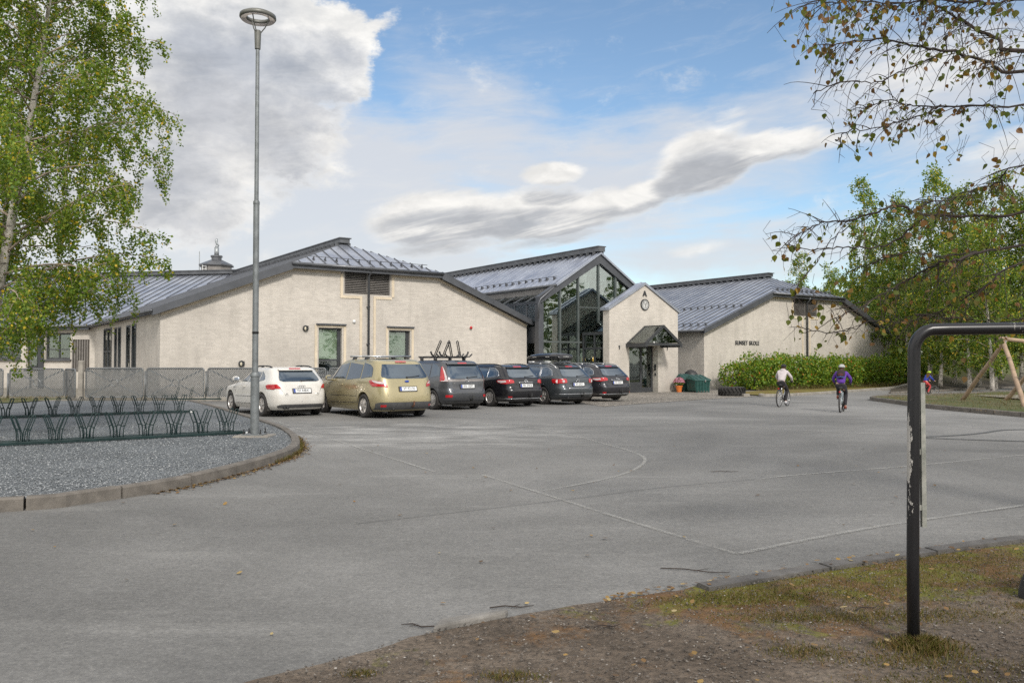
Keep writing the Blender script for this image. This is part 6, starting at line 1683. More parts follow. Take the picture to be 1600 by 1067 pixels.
# ------------------------------------------------------------------ trees, hedge, leaves, grass
def rvec(r): v = r.normal(size=3); return v/np.linalg.norm(v)
def birch(root, height, seed, spread, nlimb, lean=(0, 0), r0=.13, z0=.18, leafn=9, leaf=.05, twig=.55, up=.9, mats=None, tubes=True, sub_step=.28, face=None, stems=1, dropz=None, limit=None):
    """trunk, limbs and a crown of separate leaves hanging from drooping twigs; local coordinates, base at the origin"""
    r = np.random.RandomState(seed); mats = mats or (M['bark'], M['limb'], M['leaf_birch'])
    tm = MB(); lm = MB(); leaves = []
    for s in range(stems):
        ln = np.array([lean[0], lean[1], 0.0]) + (r.normal(0, .9, 3)*[1, 1, 0] if s else 0)
        n = 14; tp = []
        for k in range(n + 1):
            t = k/n; tp.append(np.array([0, 0, -.15]) + np.array([ln[0]*t**1.0, ln[1]*t, (height + .15)*t]) + np.array([math.sin(t*5 + seed), math.cos(t*4 + seed), 0])*.06*height/10)
        tm.tube(tp, [max(.012, r0*(1 - .93*(k/n))*(1.25 if k == 0 else 1)) for k in range(n + 1)], 10)
        ga = r.rand()*6.28
        for i in range(nlimb):
            t = z0 + (1 - z0)*((i + r.rand()*.6)/nlimb); t = min(t, .985)
            k = min(int(t*n), n - 1); p = tp[k] + (tp[k+1] - tp[k])*(t*n - k)
            ga += 2.4 + r.normal(0, .35); L_ = spread(t, ga)*r.uniform(.75, 1.1)
            if L_ < .15: continue
            el = up*(.55 + .45*t) + r.normal(0, .12); d = np.array([math.cos(ga)*math.cos(el), math.sin(ga)*math.cos(el), math.sin(el)])
            m = max(5, int(L_/.35)); q = p.copy(); lp = [q.copy()]
            for j in range(m):
                d = d + np.array([0, 0, -.15*(j/m) - .03]) + r.normal(0, .07, 3); d /= np.linalg.norm(d); q = q + d*L_/m
                if limit and j > 1 and q[0] > limit(q[2]) - .1: break
                lp.append(q.copy())
            m = len(lp) - 1
            rr = max(.008, r0*.30*(1 - t*.75)); lm.tube(lp, [max(.004, rr*(1 - .85*j/m)) for j in range(m + 1)], 6)
            ns = max(2, int(L_/sub_step))
            for j in range(ns + 1):
                u = .22 + .78*(j + r.rand()*.5)/(ns + .5); u = min(u, .999); kk = min(int(u*m), m - 1); b = lp[kk] + (lp[kk+1] - lp[kk])*(u*m - kk)
                dd = rvec(r)*.8 + d*.5 + np.array([0, 0, .15]); dd /= np.linalg.norm(dd); sl_ = twig*r.uniform(.5, 1.3)*(1.1 - .35*u); sp_ = [b.copy()]
                for w in range(4):
                    dd = dd + np.array([0, 0, -.30]); dd /= np.linalg.norm(dd); b = b + dd*sl_/4; sp_.append(b.copy())
                if limit and sp_[-1][0] > limit(sp_[-1][2]): continue
                if tubes: lm.tube(sp_, [.006, .005, .004, .003, .002], 4, caps=False)
                sp_ = np.array(sp_)
                for w in range(leafn):
                    u2 = (.15 + .85*r.rand())*4; k2 = min(int(u2), 3); c = sp_[k2] + (sp_[k2+1] - sp_[k2])*(u2 - k2)
                    leaves.append(c + r.normal(0, .055*leaf/.05, 3) + np.array([0, 0, -.12*r.rand()]))
                if dropz:      # hanging twig
                    hl = dropz*r.rand(); e = sp_[-1]
                    for w in range(int(leafn*hl*1.6)):
                        leaves.append(e + np.array([0, 0, -hl*r.rand()]) + r.normal(0, .04, 3))
    if limit: leaves = [c for c in leaves if c[0] < limit(c[2]) + r.normal(0, .13)]
    tm.build('trunk', mats[0], root, True); lm.build('limbs', mats[1], root, True)
    leaf_cloud('crown', leaves, leaf, mats[2], root, .8, seed, droop=.8)
    return len(leaves)
# near birch on the left
ENV = [(.6, -9.9), (1.15, -9.3), (1.5, -8.7), (2.2, -8.0), (3.0, -7.45), (3.7, -7.0), (4.25, -6.75), (4.8, -7.0), (5.3, -6.95), (6.0, -6.6), (6.6, -6.75), (7.4, -7.15), (9, -7.6), (11, -8.3)]
def crown_edge(x0):
    def f(z):
        if z <= ENV[0][0]: return ENV[0][1] - x0
        for (a, b), (c, d) in zip(ENV, ENV[1:]):
            if z <= c: return b + (d - b)*(z - a)/(c - a) - x0
        return ENV[-1][1] - x0
    return f
def sprd(t, a):
    z = t*11.2; base = 3.0*sstep(-.05, .2, t)*(1 - sstep(.55, 1.02, t)*.8)
    return base*(1.0 + .12*math.cos(a))
tl = thing('birch_tree', 'tall white-stemmed birch with dense green crown leaning over the fence', 'tree', (-10.45, 16.0, 0))
n1_ = birch(tl, 11.2, 4, sprd, 74, lean=(1.45, .2), r0=.125, z0=.16, leafn=62, leaf=.06, twig=.7, up=.7, sub_step=.165, dropz=.5, limit=crown_edge(-10.45))
t2 = thing('birch_tree', 'slimmer dark-stemmed birch at the edge of the frame beside the leaning birch', 'tree', (-11.35, 17.6, 0))
n2_ = birch(t2, 10.5, 9, lambda t, a: 2.3*sstep(-.05, .2, t)*(1 - sstep(.5, 1.02, t)*.8), 34, lean=(.9, .2), r0=.09, z0=.2, leafn=44, leaf=.06, twig=.7, up=.7, sub_step=.2, dropz=.6, limit=crown_edge(-11.35))

# birches on the bank: four grown trees, the rest copies
FAR = (M['bark'], M['limb'], M['leaf_far']); protos = []
for k, (h, sp_, nl, sd, kind) in enumerate(((13.5, 2.5, 44, 21, 'leaf_far'), (13.0, 2.1, 44, 22, 'leaf_far'), (12.0, 2.9, 40, 23, 'leaf_far'), (9.0, 2.7, 34, 24, 'leaf_dark'))):
    o = thing('birch_tree', 'x', 'tree', (0, 0, 0))
    n_ = birch(o, h, sd, (lambda S, K: lambda t, a: S*sstep(-.1, .25, t)*(1.04 - t)**(.62 if K < 3 else .5)*1.15)(sp_, k), nl, lean=(.3, .2), r0=.14, z0=.10 if k == 3 else .13, leafn=36, leaf=.14, twig=.9, up=1.0 if k < 3 else .7, mats=(M['bark'], M['limb'], M[kind]), tubes=False, sub_step=.30, dropz=.5)
    protos.append((o, h))
def far_tree(k, u, top, Y, label, group='birches on the bank'):
    o, h = protos[k]
    if o.get('used'): o = copy_tree(o)
    o['used'] = 1
    X = (u - 800)/1280*Y; zb = gz(X, Y); ht = 1.55 + (566 - top)/1280*Y - zb; s = ht/h
    o.location = (X, Y, zb); o.scale = (s*.5 + .5, s*.5 + .5, s); o.rotation_euler = (0, 0, (u*7.3) % 6.28)
    tag(o, label, 'tree', group)
    return o
FT = [(1, 1243, 398, 78, 'small feathery birch top showing above the right wing roof, leftmost of the wood'), (2, 1292, 420, 74, 'low bushy birch behind the hipped end of the right wing roof'), (1, 1352, 285, 66, 'tall thin birch with a pointed airy top beside the right wing roof'),
      (2, 1392, 350, 62, 'rounded birch between the thin pointed birch and the tallest ones'), (0, 1418, 305, 60, 'full birch right of the thin pointed one, behind the hedge end'), (0, 1452, 262, 57, 'tallest full birch of the wood, behind the goal corner'), (1, 1490, 300, 56, 'narrow birch just right of the tallest birch, behind the goal bar'),
      (2, 1470, 380, 53, 'lower broad birch with white stem foot behind the cycling child'), (0, 1528, 290, 54, 'full birch above the swing frame left leg'), (1, 1556, 275, 51, 'high narrow birch above the top of the swing frame'), (2, 1548, 350, 47, 'birch with speckled white stem just behind the swing frame'), (0, 1598, 300, 50, 'birch cut by the right edge of the picture, behind the swing beam'),
      (2, 1515, 370, 49, 'birch with a dark stem foot left of the swing frame'), (3, 1425, 440, 64, 'dark low tree filling the gap behind the hedge end'), (3, 1490, 430, 66, 'dark low tree behind the birch stems left of the swing'), (3, 1565, 425, 62, 'dark low tree behind the swing frame'), (3, 1375, 455, 70, 'dark low tree beside the right wing eave'), (1, 1640, 290, 49, 'birch standing just outside the right edge'), (0, 1700, 280, 52, 'far right birch outside the picture')]
for f in FT: far_tree(*f)
# a wood far behind, and a belt to the right of the playground that the windows mirror: uncountable
r = np.random.RandomState(31); pts = []
for (cx, cy, rx, ry, n_, hh) in [(34 + 7*i, 92 + 5*i, 5, 4, 2600, 10 + (i*37 % 5)) for i in range(9)] + [(27, 88, 4, 4, 1800, 7)]:
    c = r.normal(size=(n_, 3)); c /= np.linalg.norm(c, axis=1, keepdims=True); c *= r.uniform(.55, 1, (n_, 1)); zc = gz(cx, cy)
    pts.append(c*[rx, ry, hh*.5] + [cx, cy, zc + hh*.52])
for i in range(7):           # the wood behind the camera, which shades the near ground
    cx, cy = -13 + 5.2*i, -12 - (i*5 % 4)*1.5; c = r.normal(size=(700, 3)); c /= np.linalg.norm(c, axis=1, keepdims=True); c *= r.uniform(.3, 1, (700, 1)); pts.append(c*[2.6, 2.6, 4.2] + [cx, cy, 6.6])
for i in range(9):
    cx, cy = 52 + (i % 3)*4, -18 + 8*i; c = r.normal(size=(1500, 3)); c /= np.linalg.norm(c, axis=1, keepdims=True); c *= r.uniform(.5, 1, (1500, 1)); pts.append(c*[3.5, 4, 6.5] + [cx, cy, 7.0])
o = leaf_cloud('distant_wood', np.concatenate(pts), .5, M['leaf_dark'], None, .9, 6); o['kind'] = 'stuff'

# hedge along the right wing
hd = thing('hedge', 'long dense green rose hedge with a few red hips along the right wing', 'hedge', pq(41.5, -4.2, -.12), R(35))
r = np.random.RandomState(8); pts = []; nr = []; stems = MB()
for i in range(66):
    x = -10 + 20.6*(i + r.rand())/66; y = r.uniform(-1.0, .9); hgt = 2.02 - .12*(x + 10)/20 + .16*math.sin(x*1.9) + r.normal(0, .1); rad = r.uniform(.75, 1.05)
    if i < 3: hgt *= .8
    n_ = 620; c = r.normal(size=(n_, 3)); c /= np.linalg.norm(c, axis=1, keepdims=True); q = c*r.uniform(.72, 1.03, (n_, 1))*[rad, rad*.85, hgt*.52] + [x, y, hgt*.5]
    # sprigs that break the outline
    sp_ = q[r.choice(n_, 22)]; extra = np.concatenate([s_ + np.outer(np.linspace(.02, .32, 7), (s_ - [x, y, hgt*.35])/1.2) + r.normal(0, .03, (7, 3)) for s_ in sp_])
    q = np.concatenate([q, extra]); q = q[q[:, 2] > .04]; pts.append(q)
    for s in range(3):
        a = r.rand()*6.28; stems.tube([(x, y, 0), (x + .25*math.cos(a), y + .25*math.sin(a), .6), (x + .5*math.cos(a), y + .5*math.sin(a), 1.2)], [.015, .012, .006], 5)
leaf_cloud('foliage', np.concatenate(pts), .125, M['leaf_hedge'], hd, .8, 8)
stems.build('stems', M['bark_dark'], hd)

# branches of a birch that stands right of the camera and hang into the picture
nb = thing('birch_tree', 'near birch whose dark drooping branches with turning leaves hang in from the right', 'tree', (6.6, 6.3, 0))
O = Vector((6.6, 6.3, 0)); r = np.random.RandomState(12); bm_ = MB(); lv = []; ls = []
mb = MB(); mb.tube([Vector((0, 0, -.1)), Vector((.05, 0, 2)), Vector((0, .05, 4)), Vector((-.1, 0, 7)), Vector((0, 0, 9.5))], [.2, .17, .14, .09, .03], 12); mb.build('trunk', M['bark'], nb, True)
BR = [([(1600, 112), (1545, 97), (1490, 82), (1430, 72), (1380, 62), (1325, 66), (1285, 72)], 5.7, .016, .8, 1.0, 1.2),
      ([(1600, 80), (1560, 62), (1510, 38), (1470, 14), (1430, -10), (1380, -30)], 5.5, .018, .9, 1.0, 1.0),
      ([(1600, 2), (1540, 4), (1470, 0), (1400, 6), (1330, 2), (1275, 4)], 5.3, .012, .9, 1.0, 2.2),
      ([(1600, 163), (1530, 166), (1470, 167), (1420, 165), (1392, 158), (1350, 168)], 5.9, .010, .7, 1.0, .9),
      ([(1470, 167), (1420, 185), (1370, 200), (1325, 205), (1305, 222)], 5.85, .006, .5, .8, 1.5),
      ([(1480, 82), (1420, 108), (1370, 128), (1320, 128), (1270, 146)], 5.7, .006, .6, .8, .6),
      ([(1600, 331), (1531, 338), (1444, 336), (1403, 322), (1362, 334), (1312, 346), (1272, 352), (1240, 372)], 5.6, .013, .55, .5, .7),
      ([(1444, 338), (1403, 373), (1366, 387), (1316, 385), (1270, 390), (1225, 380)], 5.6, .008, .5, .5, .8),
      ([(1600, 383), (1531, 393), (1494, 406), (1465, 412), (1428, 432), (1390, 452), (1345, 478), (1300, 498)], 5.8, .013, .7, .6, .8),
      ([(1531, 393), (1480, 400), (1420, 395), (1380, 405), (1340, 420)], 5.8, .006, .6, .6, 1.2),
      ([(1600, 410), (1550, 440), (1500, 470), (1450, 492), (1400, 505)], 6.0, .010, .7, .6, 1.0),
      ([(1600, 498), (1540, 500), (1480, 497), (1430, 490)], 6.2, .007, .5, .6, .9),
      ([(1600, 260), (1560, 285), (1520, 300), (1480, 312), (1440, 318)], 5.5, .007, .6, .6, 1.1),
      ([(1400, 505), (1370, 500), (1330, 515), (1290, 520), (1255, 512)], 5.9, .004, .4, .35, 1.4),
      ([(1330, 350), (1300, 375), (1275, 410), (1250, 440), (1240, 470)], 5.6, .004, .4, .35, 1.3)]
for (pp, Y, rad, tw, hang, dens) in BR:
    W_ = [at(u, v, Y + .25*math.sin(i*1.3 + Y*9)) - O for i, (u, v) in enumerate(pp)]
    if pp[0][0] >= 1600: W_ = [Vector((0, 0, W_[0].z + 1.0)), (Vector((0, 0, W_[0].z + .7)) + W_[0])*.5] + W_
    sm = smoothline(W_, 6); n = len(sm)
    sm = [p + Vector(r.normal(0, .006, 3)) for p in sm]
    bm_.tube(sm, [max(.0035, rad*(1 - .8*k/n)) for k in range(n)], 6)
    Ltot = sum((a - b).length for a, b in zip(sm, sm[1:])); nt_ = int(Ltot*(10 if rad > .005 else 8))
    for k in range(nt_):
        t = .28 + .72*(k + r.rand())/nt_ if pp[0][0] >= 1600 else (k + r.rand())/nt_
        i = min(int(t*(n - 1)), n - 2); b = sm[i].lerp(sm[i+1], t*(n - 1) - i); ax = (sm[i+1] - sm[i]).normalized()
        d = ax*.8 + Vector(r.normal(0, .45, 3)) + Vector((0, 0, -.1)); d.normalize(); l = tw*r.uniform(.25, 1.0)*.55; q = b.copy(); tp = [q.copy()]
        for w in range(6):
            d = d + Vector((0, 0, -.16*hang)) + Vector(r.normal(0, .09, 3)); d.normalize(); q = q + d*l/6; tp.append(q.copy())
        bm_.tube(tp, [.0032, .003, .0026, .0022, .002, .0016, .0014], 4, caps=False)
        for w in range(7):
            if r.rand() < .17*dens*(.5 + w/6): lv.append(tp[w] + Vector(r.normal(0, .012, 3)) + Vector((0, 0, -.02))); ls.append(r.uniform(.026, .05))
            if r.rand() < .25:      # side spur
                e = tp[w] + Vector(r.normal(0, .05, 3)) + Vector((0, 0, -.03)); bm_.tube([tp[w], e], [.0016, .001], 4, caps=False)
                if r.rand() < .35*dens: lv.append(e); ls.append(r.uniform(.022, .045))
# leaf clusters seen in the photograph
for (u, v, Y, n_, su, sv) in ((1290, 20, 5.4, 34, 30, 26), (1340, 25, 5.5, 30, 35, 30), (1285, 72, 5.6, 26, 18, 14), (1335, 195, 5.8, 20, 22, 14), (1405, 200, 5.8, 14, 16, 16), (1510, 30, 5.4, 40, 50, 40), (1570, 90, 5.5, 40, 35, 45), (1480, 240, 5.7, 16, 18, 22), (1545, 120, 5.6, 14, 30, 20), (1235, 385, 5.6, 9, 14, 12),
                           (1300, 480, 5.8, 10, 24, 20), (1262, 500, 5.8, 8, 22, 20), (1340, 520, 5.8, 10, 24, 14), (1430, 470, 5.9, 16, 30, 30), (1500, 440, 5.9, 22, 50, 40), (1560, 500, 6.0, 18, 40, 30), (1480, 340, 5.7, 12, 40, 20), (1570, 350, 5.7, 18, 30, 40), (1500, 570, 6.1, 8, 40, 20), (1580, 270, 5.5, 14, 20, 30), (1420, 560, 6.1, 0, 10, 10)):
    for k in range(n_):
        c = at(u + r.normal(0, su), v + r.normal(0, sv), Y + r.normal(0, .25)) - O
        lv.append(c); ls.append(r.uniform(.03, .054)); bm_.tube([c, c + Vector((r.normal(0, .02), r.normal(0, .02), .05)), c + Vector((r.normal(0, .05), r.normal(0, .05), .12))], [.001, .0012, .0014], 4, caps=False)
bm_.build('branches', M['bark_dark'], nb)
# ovate leaves with a point, slightly folded
V = []; F = []
for c, s in zip(lv, ls):
    d = Vector(r.normal(0, .5, 3)) + Vector((0, 0, -.9)); d.normalize(); nn = Vector(r.normal(0, 1, 3)); sd_ = d.cross(nn).normalized(); up_ = sd_.cross(d); b = len(V)
    prof = [(0, 0), (.12, .30), (.35, .44), (.6, .34), (.82, .16), (1.05, 0)]
    for t, w_ in prof: V.append(c + d*s*(t - .1) + sd_*s*w_ + up_*s*w_*.25)
    for t, w_ in prof[1:-1]: V.append(c + d*s*(t - .1) - sd_*s*w_ + up_*s*w_*.25)
    F += [(b, b+1, b+2, b+3, b+4, b+5), (b, b+5, b+9, b+8, b+7, b+6)]
me = bpy.data.meshes.new('leaves'); me.from_pydata([tuple(v) for v in V], [], F); me.materials.append(M['leaf_near']); o = bpy.data.objects.new('leaves', me); link(o, nb)
# its crown above the picture
pts = r.normal(size=(2600, 3)); pts /= np.linalg.norm(pts, axis=1, keepdims=True); pts *= r.uniform(.5, 1, (2600, 1)); leaf_cloud('crown', pts*[2.6, 2.6, 2.2] + [.6, -1.4, 7.6], .09, M['leaf_near'], nb, .8, 13)

# fallen leaves and grass
def lie(name, pl, smin, smax, mat, seed):
    rr = np.random.RandomState(seed); V = []; F = []
    for (x, y, z) in pl:
        s = rr.uniform(smin, smax); a = rr.rand()*6.28; c, d = math.cos(a), math.sin(a); tx, ty = rr.normal(0, .35, 2); b = len(V)
        for (p, q) in ((-.5, 0), (-.15, .38), (.25, .3), (.55, 0), (.25, -.3), (-.15, -.38)):
            X_, Y_ = s*(p*c - q*d), s*(p*d + q*c); V.append((x + X_, y + Y_, z + .006 + abs(s*.12) + (p*tx + q*ty)*s*.5))
        F.append(tuple(range(b, b + 6)))
    me = bpy.data.meshes.new(name); me.from_pydata(V, [], F); me.materials.append(mat); o = bpy.data.objects.new(name, me); link(o); o['kind'] = 'stuff'; return o
pl = []; r = np.random.RandomState(41)
kl = [p for p in kline if p.y > 8.9 and p.y < 17.5]
for k in range(1500):        # drifted against the gravel kerb
    i = int((.1 + .9*r.rand()**.8)*(len(kl) - 2)); p = kl[i]; t = (kl[i+1] - kl[i]).normalized(); off_ = abs(r.normal(0, .07)) + .01
    pl.append((p.x + t.y*off_, p.y - t.x*off_, 0.004))
def earth_y(x): 
    for (a, b), (c, d) in zip(DK, DK[1:]):
        if a <= x <= c: return b + (d - b)*(x - a)/(c - a)
    return 1
for k in range(520):         # along the sunken kerb and over the bare earth
    x = r.uniform(.6, 7); pl.append((x, earth_y(x) + r.normal(.03, .05), .012))
for k in range(170):
    x = r.uniform(-.5, 6.5); y = earth_y(x) - 2.6*r.rand()**1.2; pl.append((x, y, .04))
for k in range(110): pl.append((r.uniform(-5, 9), r.uniform(4.5, 16), .006))
for k in range(500):         # by the path and the hedge foot
    t = r.rand(); pl.append((20.3 + 14*t + r.normal(0, .3), 43.9 + 11.4*t + r.normal(0, .3), gz(20.3 + 14*t, 43.9 + 11.4*t) + .03))
for k in range(500):
    t = r.rand(); pl.append((14.0 + .6*r.rand() + 2*t*t, 23.5 + 12*t, .10))
def ok(p): return not (p[1] < earth_y(p[0]) and p[2] < .03) if p[1] < 9 else True
lie('fallen_leaves', [p for p in pl if ok(p) and not (p[0] < kx(p[1]) + .1 and p[1] > 8.6 and p[1] < 30)] + [p for p in pl[:1500]], .022, .05, M['fallen'], 5)
def blades(name, spots, seed):
    """spots: (x, y, z, height)"""
    rr = np.random.RandomState(seed); n = len(spots); S = np.array(spots); a = rr.rand(n)*6.28; w = rr.uniform(.0012, .0028, n)*(1 + S[:, 3]*4); ln = rr.normal(0, .5, (n, 2))
    u = np.stack([np.cos(a), np.sin(a), np.zeros(n)], 1)*w[:, None]; base = S[:, :3]; mid = base + np.stack([ln[:, 0]*S[:, 3]*.3, ln[:, 1]*S[:, 3]*.3, S[:, 3]*.6], 1); tip = base + np.stack([ln[:, 0]*S[:, 3]*.9, ln[:, 1]*S[:, 3]*.9, S[:, 3]], 1)
    V = np.stack([base - u, base + u, mid + u*.7, tip, mid - u*.7], 1).reshape(-1, 3); me = bpy.data.meshes.new(name); me.vertices.add(5*n); me.vertices.foreach_set('co', V.reshape(-1)); me.loops.add(5*n); me.loops.foreach_set('vertex_index', np.arange(5*n, dtype=np.int32))
    me.polygons.add(n); me.polygons.foreach_set('loop_start', np.arange(0, 5*n, 5, dtype=np.int32)); me.polygons.foreach_set('loop_total', np.full(n, 5, dtype=np.int32)); me.materials.append(M['grass']); me.update(calc_edges=True)
    o = bpy.data.objects.new(name, me); link(o); o['kind'] = 'stuff'; return o
sp_ = []; r = np.random.RandomState(17)
for k in range(2600):        # tuft round the goal post
    a = r.rand()*6.28; q = abs(r.normal(0, .10)); sp_.append((2.19 + q*1.35*math.cos(a), 4.41 + q*math.sin(a), .02, r.uniform(.02, .085)*(1.1 - min(1, q/.3))))
patches = [(1.5, 5.35, .55, .16, 1800), (2.3, 5.55, .7, .3, 1600), (3.0, 5.9, .8, .35, 1700), (3.6, 6.4, .8, .25, 1300), (1.75, 4.95, .4, .1, 900), (2.6, 4.95, .6, .12, 1500), (3.3, 5.0, .5, .2, 900), (1.55, 4.35, .16, .1, 500), (2.05, 4.2, .3, .1, 800), (1.95, 3.95, .3, .06, 500), (.0, 4.02, .12, .05, 250), (-.75, 4.05, .06, .03, 120), (2.7, 4.1, .25, .1, 400), (3.25, 5.15, .1, .05, 300)]
for (x, y, sx, sy, n_) in patches:
    for k in range(int(n_*1.7)):
        X, Y = x + r.normal(0, sx)*.7, y + r.normal(0, sy)*.7
        if Y < earth_y(X) - .17: sp_.append((X, Y, .022, r.uniform(.006, .028)))
for k in range(900):         # under the gravel kerb
    i = int(r.uniform(.45, .95)*(len(kl) - 2)); p = kl[i]; t = (kl[i+1] - kl[i]).normalized(); q = abs(r.normal(0, .035)); sp_.append((p.x + t.y*q, p.y - t.x*q, 0, r.uniform(.03, .1)))
for k in range(9000):        # playground lawn and the strip by the fence
    x = r.uniform(14.6, 24); y = r.uniform(23, 38)
    if noise_ok(x, y) if False else True:
        if x > 14.2 + max(0, (y - 33))*.8: sp_.append((x, y, .1, r.uniform(.04, .12)))
for k in range(5000): sp_.append((r.uniform(-28, -17.7), 28.6 + 5.2*r.rand(), .13, r.uniform(.04, .12)))
for k in range(3500):        # dry grass at the hedge foot
    t = r.rand(); b = pq(31.6 + 20*t, -5.6 + .3*r.normal(), 0); sp_.append((b.x, b.y, -.1, r.uniform(.1, .4)))
blades('grass_tufts', sp_, 3)
mpeb, nt, b_ = newmat('earth_pebble'); g_ = nt.nodes.new('ShaderNodeNewGeometry')
L(nt, ramp(nt, g_.outputs['Random Per Island'], [(0, (.05, .042, .036)), (.7, (.12, .105, .09)), (.97, (.2, .18, .16)), (1, (.36, .34, .31))]), b_.inputs['Base Color']); b_.inputs['Roughness'].default_value = .9
scatter_stones('earth_grit', 16000, (-2.5, 6.5, 2.6, 7.6), mpeb, .003, .0085, .03, lambda x, y: y < earth_y(x) - .04 and abs(x/y) < .75)
# twigs on the ground
for k, (x, y, a, l) in enumerate(((.0, 5.2, .1, .28), (1.35, 6.1, -.3, .5), (-.55, 4.85, 2.9, .2), (2.2, 5.1, .4, .2), (.55, 4.75, .2, .16), (3.0, 11.6, .05, .4))):
    mb = MB(); d = Vector((math.cos(a), math.sin(a), 0)); p = Vector((x, y, .012 if y > earth_y(x) else .035)); n_ = Vector((-d.y, d.x, 0))
    mb.tube([p - d*l/2, p - d*l*.15 + n_*.03, p + d*l*.2 - n_*.01, p + d*l/2 + n_*.02], [.004, .004, .0035, .002], 6); mb.tube([p, p + d*l*.2 + n_*l*.2], [.0025, .0015], 5)
    tag(mb.build('fallen_twig', M['bark_dark']), 'thin dark twig lying on the ground near the bare earth' if k != 5 else 'lone dark stick lying out on the asphalt', 'twig', 'fallen twigs' if k != 5 else None)
# ------------------------------------------------------------------ sky, sun, camera
SUN_AZ, SUN_EL = (0.34, -0.94), R(37)
w = bpy.data.worlds.new('World'); SC.world = w; w.use_nodes = True
w.cycles.sampling_method = 'MANUAL'; w.cycles.sample_map_resolution = 256
nt = w.node_tree; nt.nodes.clear()
out = nt.nodes.new('ShaderNodeOutputWorld'); bg = nt.nodes.new('ShaderNodeBackground'); L(nt, bg.outputs[0], out.inputs[0])
sky = nt.nodes.new('ShaderNodeTexSky'); sky.sky_type = 'NISHITA'; sky.sun_disc = False
sky.sun_elevation = SUN_EL; sky.sun_rotation = math.atan2(SUN_AZ[0], SUN_AZ[1])
sky.air_density = 1.0; sky.dust_density = .6; sky.ozone_density = 1.5
STR = .12
bg.inputs['Strength'].default_value = STR
v = coords(nt, 'Generated')
sp = nt.nodes.new('ShaderNodeSeparateXYZ'); L(nt, v, sp.inputs[0])
az = mathn(nt, 'ARCTAN2', sp.outputs[0], sp.outputs[1]); el = mathn(nt, 'ARCSINE', sp.outputs[2])
def cvec(x, y, z=0.0):
    c = nt.nodes.new('ShaderNodeCombineXYZ')
    for i, s in enumerate((x, y, z)):
        if isinstance(s, (int, float)): c.inputs[i].default_value = s
        else: L(nt, s, c.inputs[i])
    return c.outputs[0]
def px(u, v_):
    a = math.atan((u - 800)/1280); return a, math.atan((566 - v_)/1280*math.cos(a))
def blobs(U, V, lst, soft=True):
    res = None
    for (u, v_, ru, rv, rot, wt) in lst:
        a, e = px(u, v_); ra, re = ru/1280, rv/1280; c, s = math.cos(R(rot)), math.sin(R(rot))
        du = mathn(nt, 'SUBTRACT', U, a); dv = mathn(nt, 'SUBTRACT', V, e)
        p = mathn(nt, 'MULTIPLY_ADD', du, c/ra, mathn(nt, 'MULTIPLY', dv, s/ra)); q = mathn(nt, 'MULTIPLY_ADD', dv, c/re, mathn(nt, 'MULTIPLY', du, -s/re))
        d2 = mathn(nt, 'MULTIPLY_ADD', p, p, mathn(nt, 'MULTIPLY', q, q))
        m = mathn(nt, 'MULTIPLY', mathn(nt, 'SUBTRACT', 1.0, d2), wt)
        res = m if res is None else (mathn(nt, 'SMOOTH_MAX', res, m, .12) if soft else mathn(nt, 'MAXIMUM', res, m))
    return mathn(nt, 'MAXIMUM', res, 0.0)
# warped direction so that the outlines billow
nz = nt.nodes.new('ShaderNodeTexNoise'); nz.inputs['Scale'].default_value = 1; nz.inputs['Detail'].default_value = 7; nz.inputs['Roughness'].default_value = .62
L(nt, cvec(mathn(nt, 'MULTIPLY', az, 9), mathn(nt, 'MULTIPLY', el, 15)), nz.inputs['Vector'])
ws = nt.nodes.new('ShaderNodeSeparateXYZ'); L(nt, nz.outputs['Color'], ws.inputs[0])
U = mathn(nt, 'MULTIPLY_ADD', mathn(nt, 'SUBTRACT', ws.outputs[0], .5), .14, az); V = mathn(nt, 'MULTIPLY_ADD', mathn(nt, 'SUBTRACT', ws.outputs[1], .5), .09, el)
CUM = [(330, 70, 210, 150, 0, 1.0), (470, 95, 110, 80, -10, 1.1), (500, 45, 90, 55, 0, .8), (420, 190, 130, 90, 0, .9), (250, 250, 200, 130, 0, .9), (60, 150, 260, 220, 0, .9), (520, 240, 60, 40, 20, .35),
       (-300, 200, 420, 200, 0, .9), (580, 45, 60, 22, 25, .4)]
LEN = [(700, 340, 150, 56, 6, 1.0), (690, 385, 130, 22, 4, .6), (820, 318, 150, 30, 4, .8), (850, 352, 170, 26, 8, .8), (1010, 302, 170, 26, 15, .85), (1090, 250, 90, 55, 35, .9), (740, 345, 120, 42, 8, 1.0), (900, 325, 160, 30, 10, .9), (1010, 305, 120, 26, 16, .9), (1110, 262, 95, 40, 28, 1.0), (1180, 228, 140, 26, 6, .9), (1270, 228, 110, 14, 4, .6),
       (862, 272, 58, 20, 4, .8), (860, 375, 130, 16, 10, .6), (690, 365, 70, 22, 10, .6), (1120, 205, 60, 20, 20, .45), (1140, 175, 40, 14, 20, .35), (1580, 225, 90, 22, 8, .45), (1450, 110, 170, 50, 10, .35), (1090, 385, 70, 14, 3, .35)]
VEIL = [(250, 330, 460, 200, 0, 1.0), (330, 300, 520, 190, 0, .9), (560, 330, 330, 150, -12, .9), (420, 400, 520, 80, 0, .8), (760, 240, 190, 120, -20, .45), (950, 290, 420, 120, 8, .55), (760, 180, 200, 90, -25, .4), (1090, 220, 220, 60, 20, .35), (1450, 130, 230, 120, 0, .5), (1180, 390, 420, 60, 0, .45), (-500, 300, 700, 300, 0, 1.0), (2400, 250, 700, 200, 0, .8)]
U2 = mathn(nt, 'MULTIPLY_ADD', mathn(nt, 'SUBTRACT', ws.outputs[0], .5), .05, az); V2 = mathn(nt, 'MULTIPLY_ADD', mathn(nt, 'SUBTRACT', ws.outputs[1], .5), .028, el)
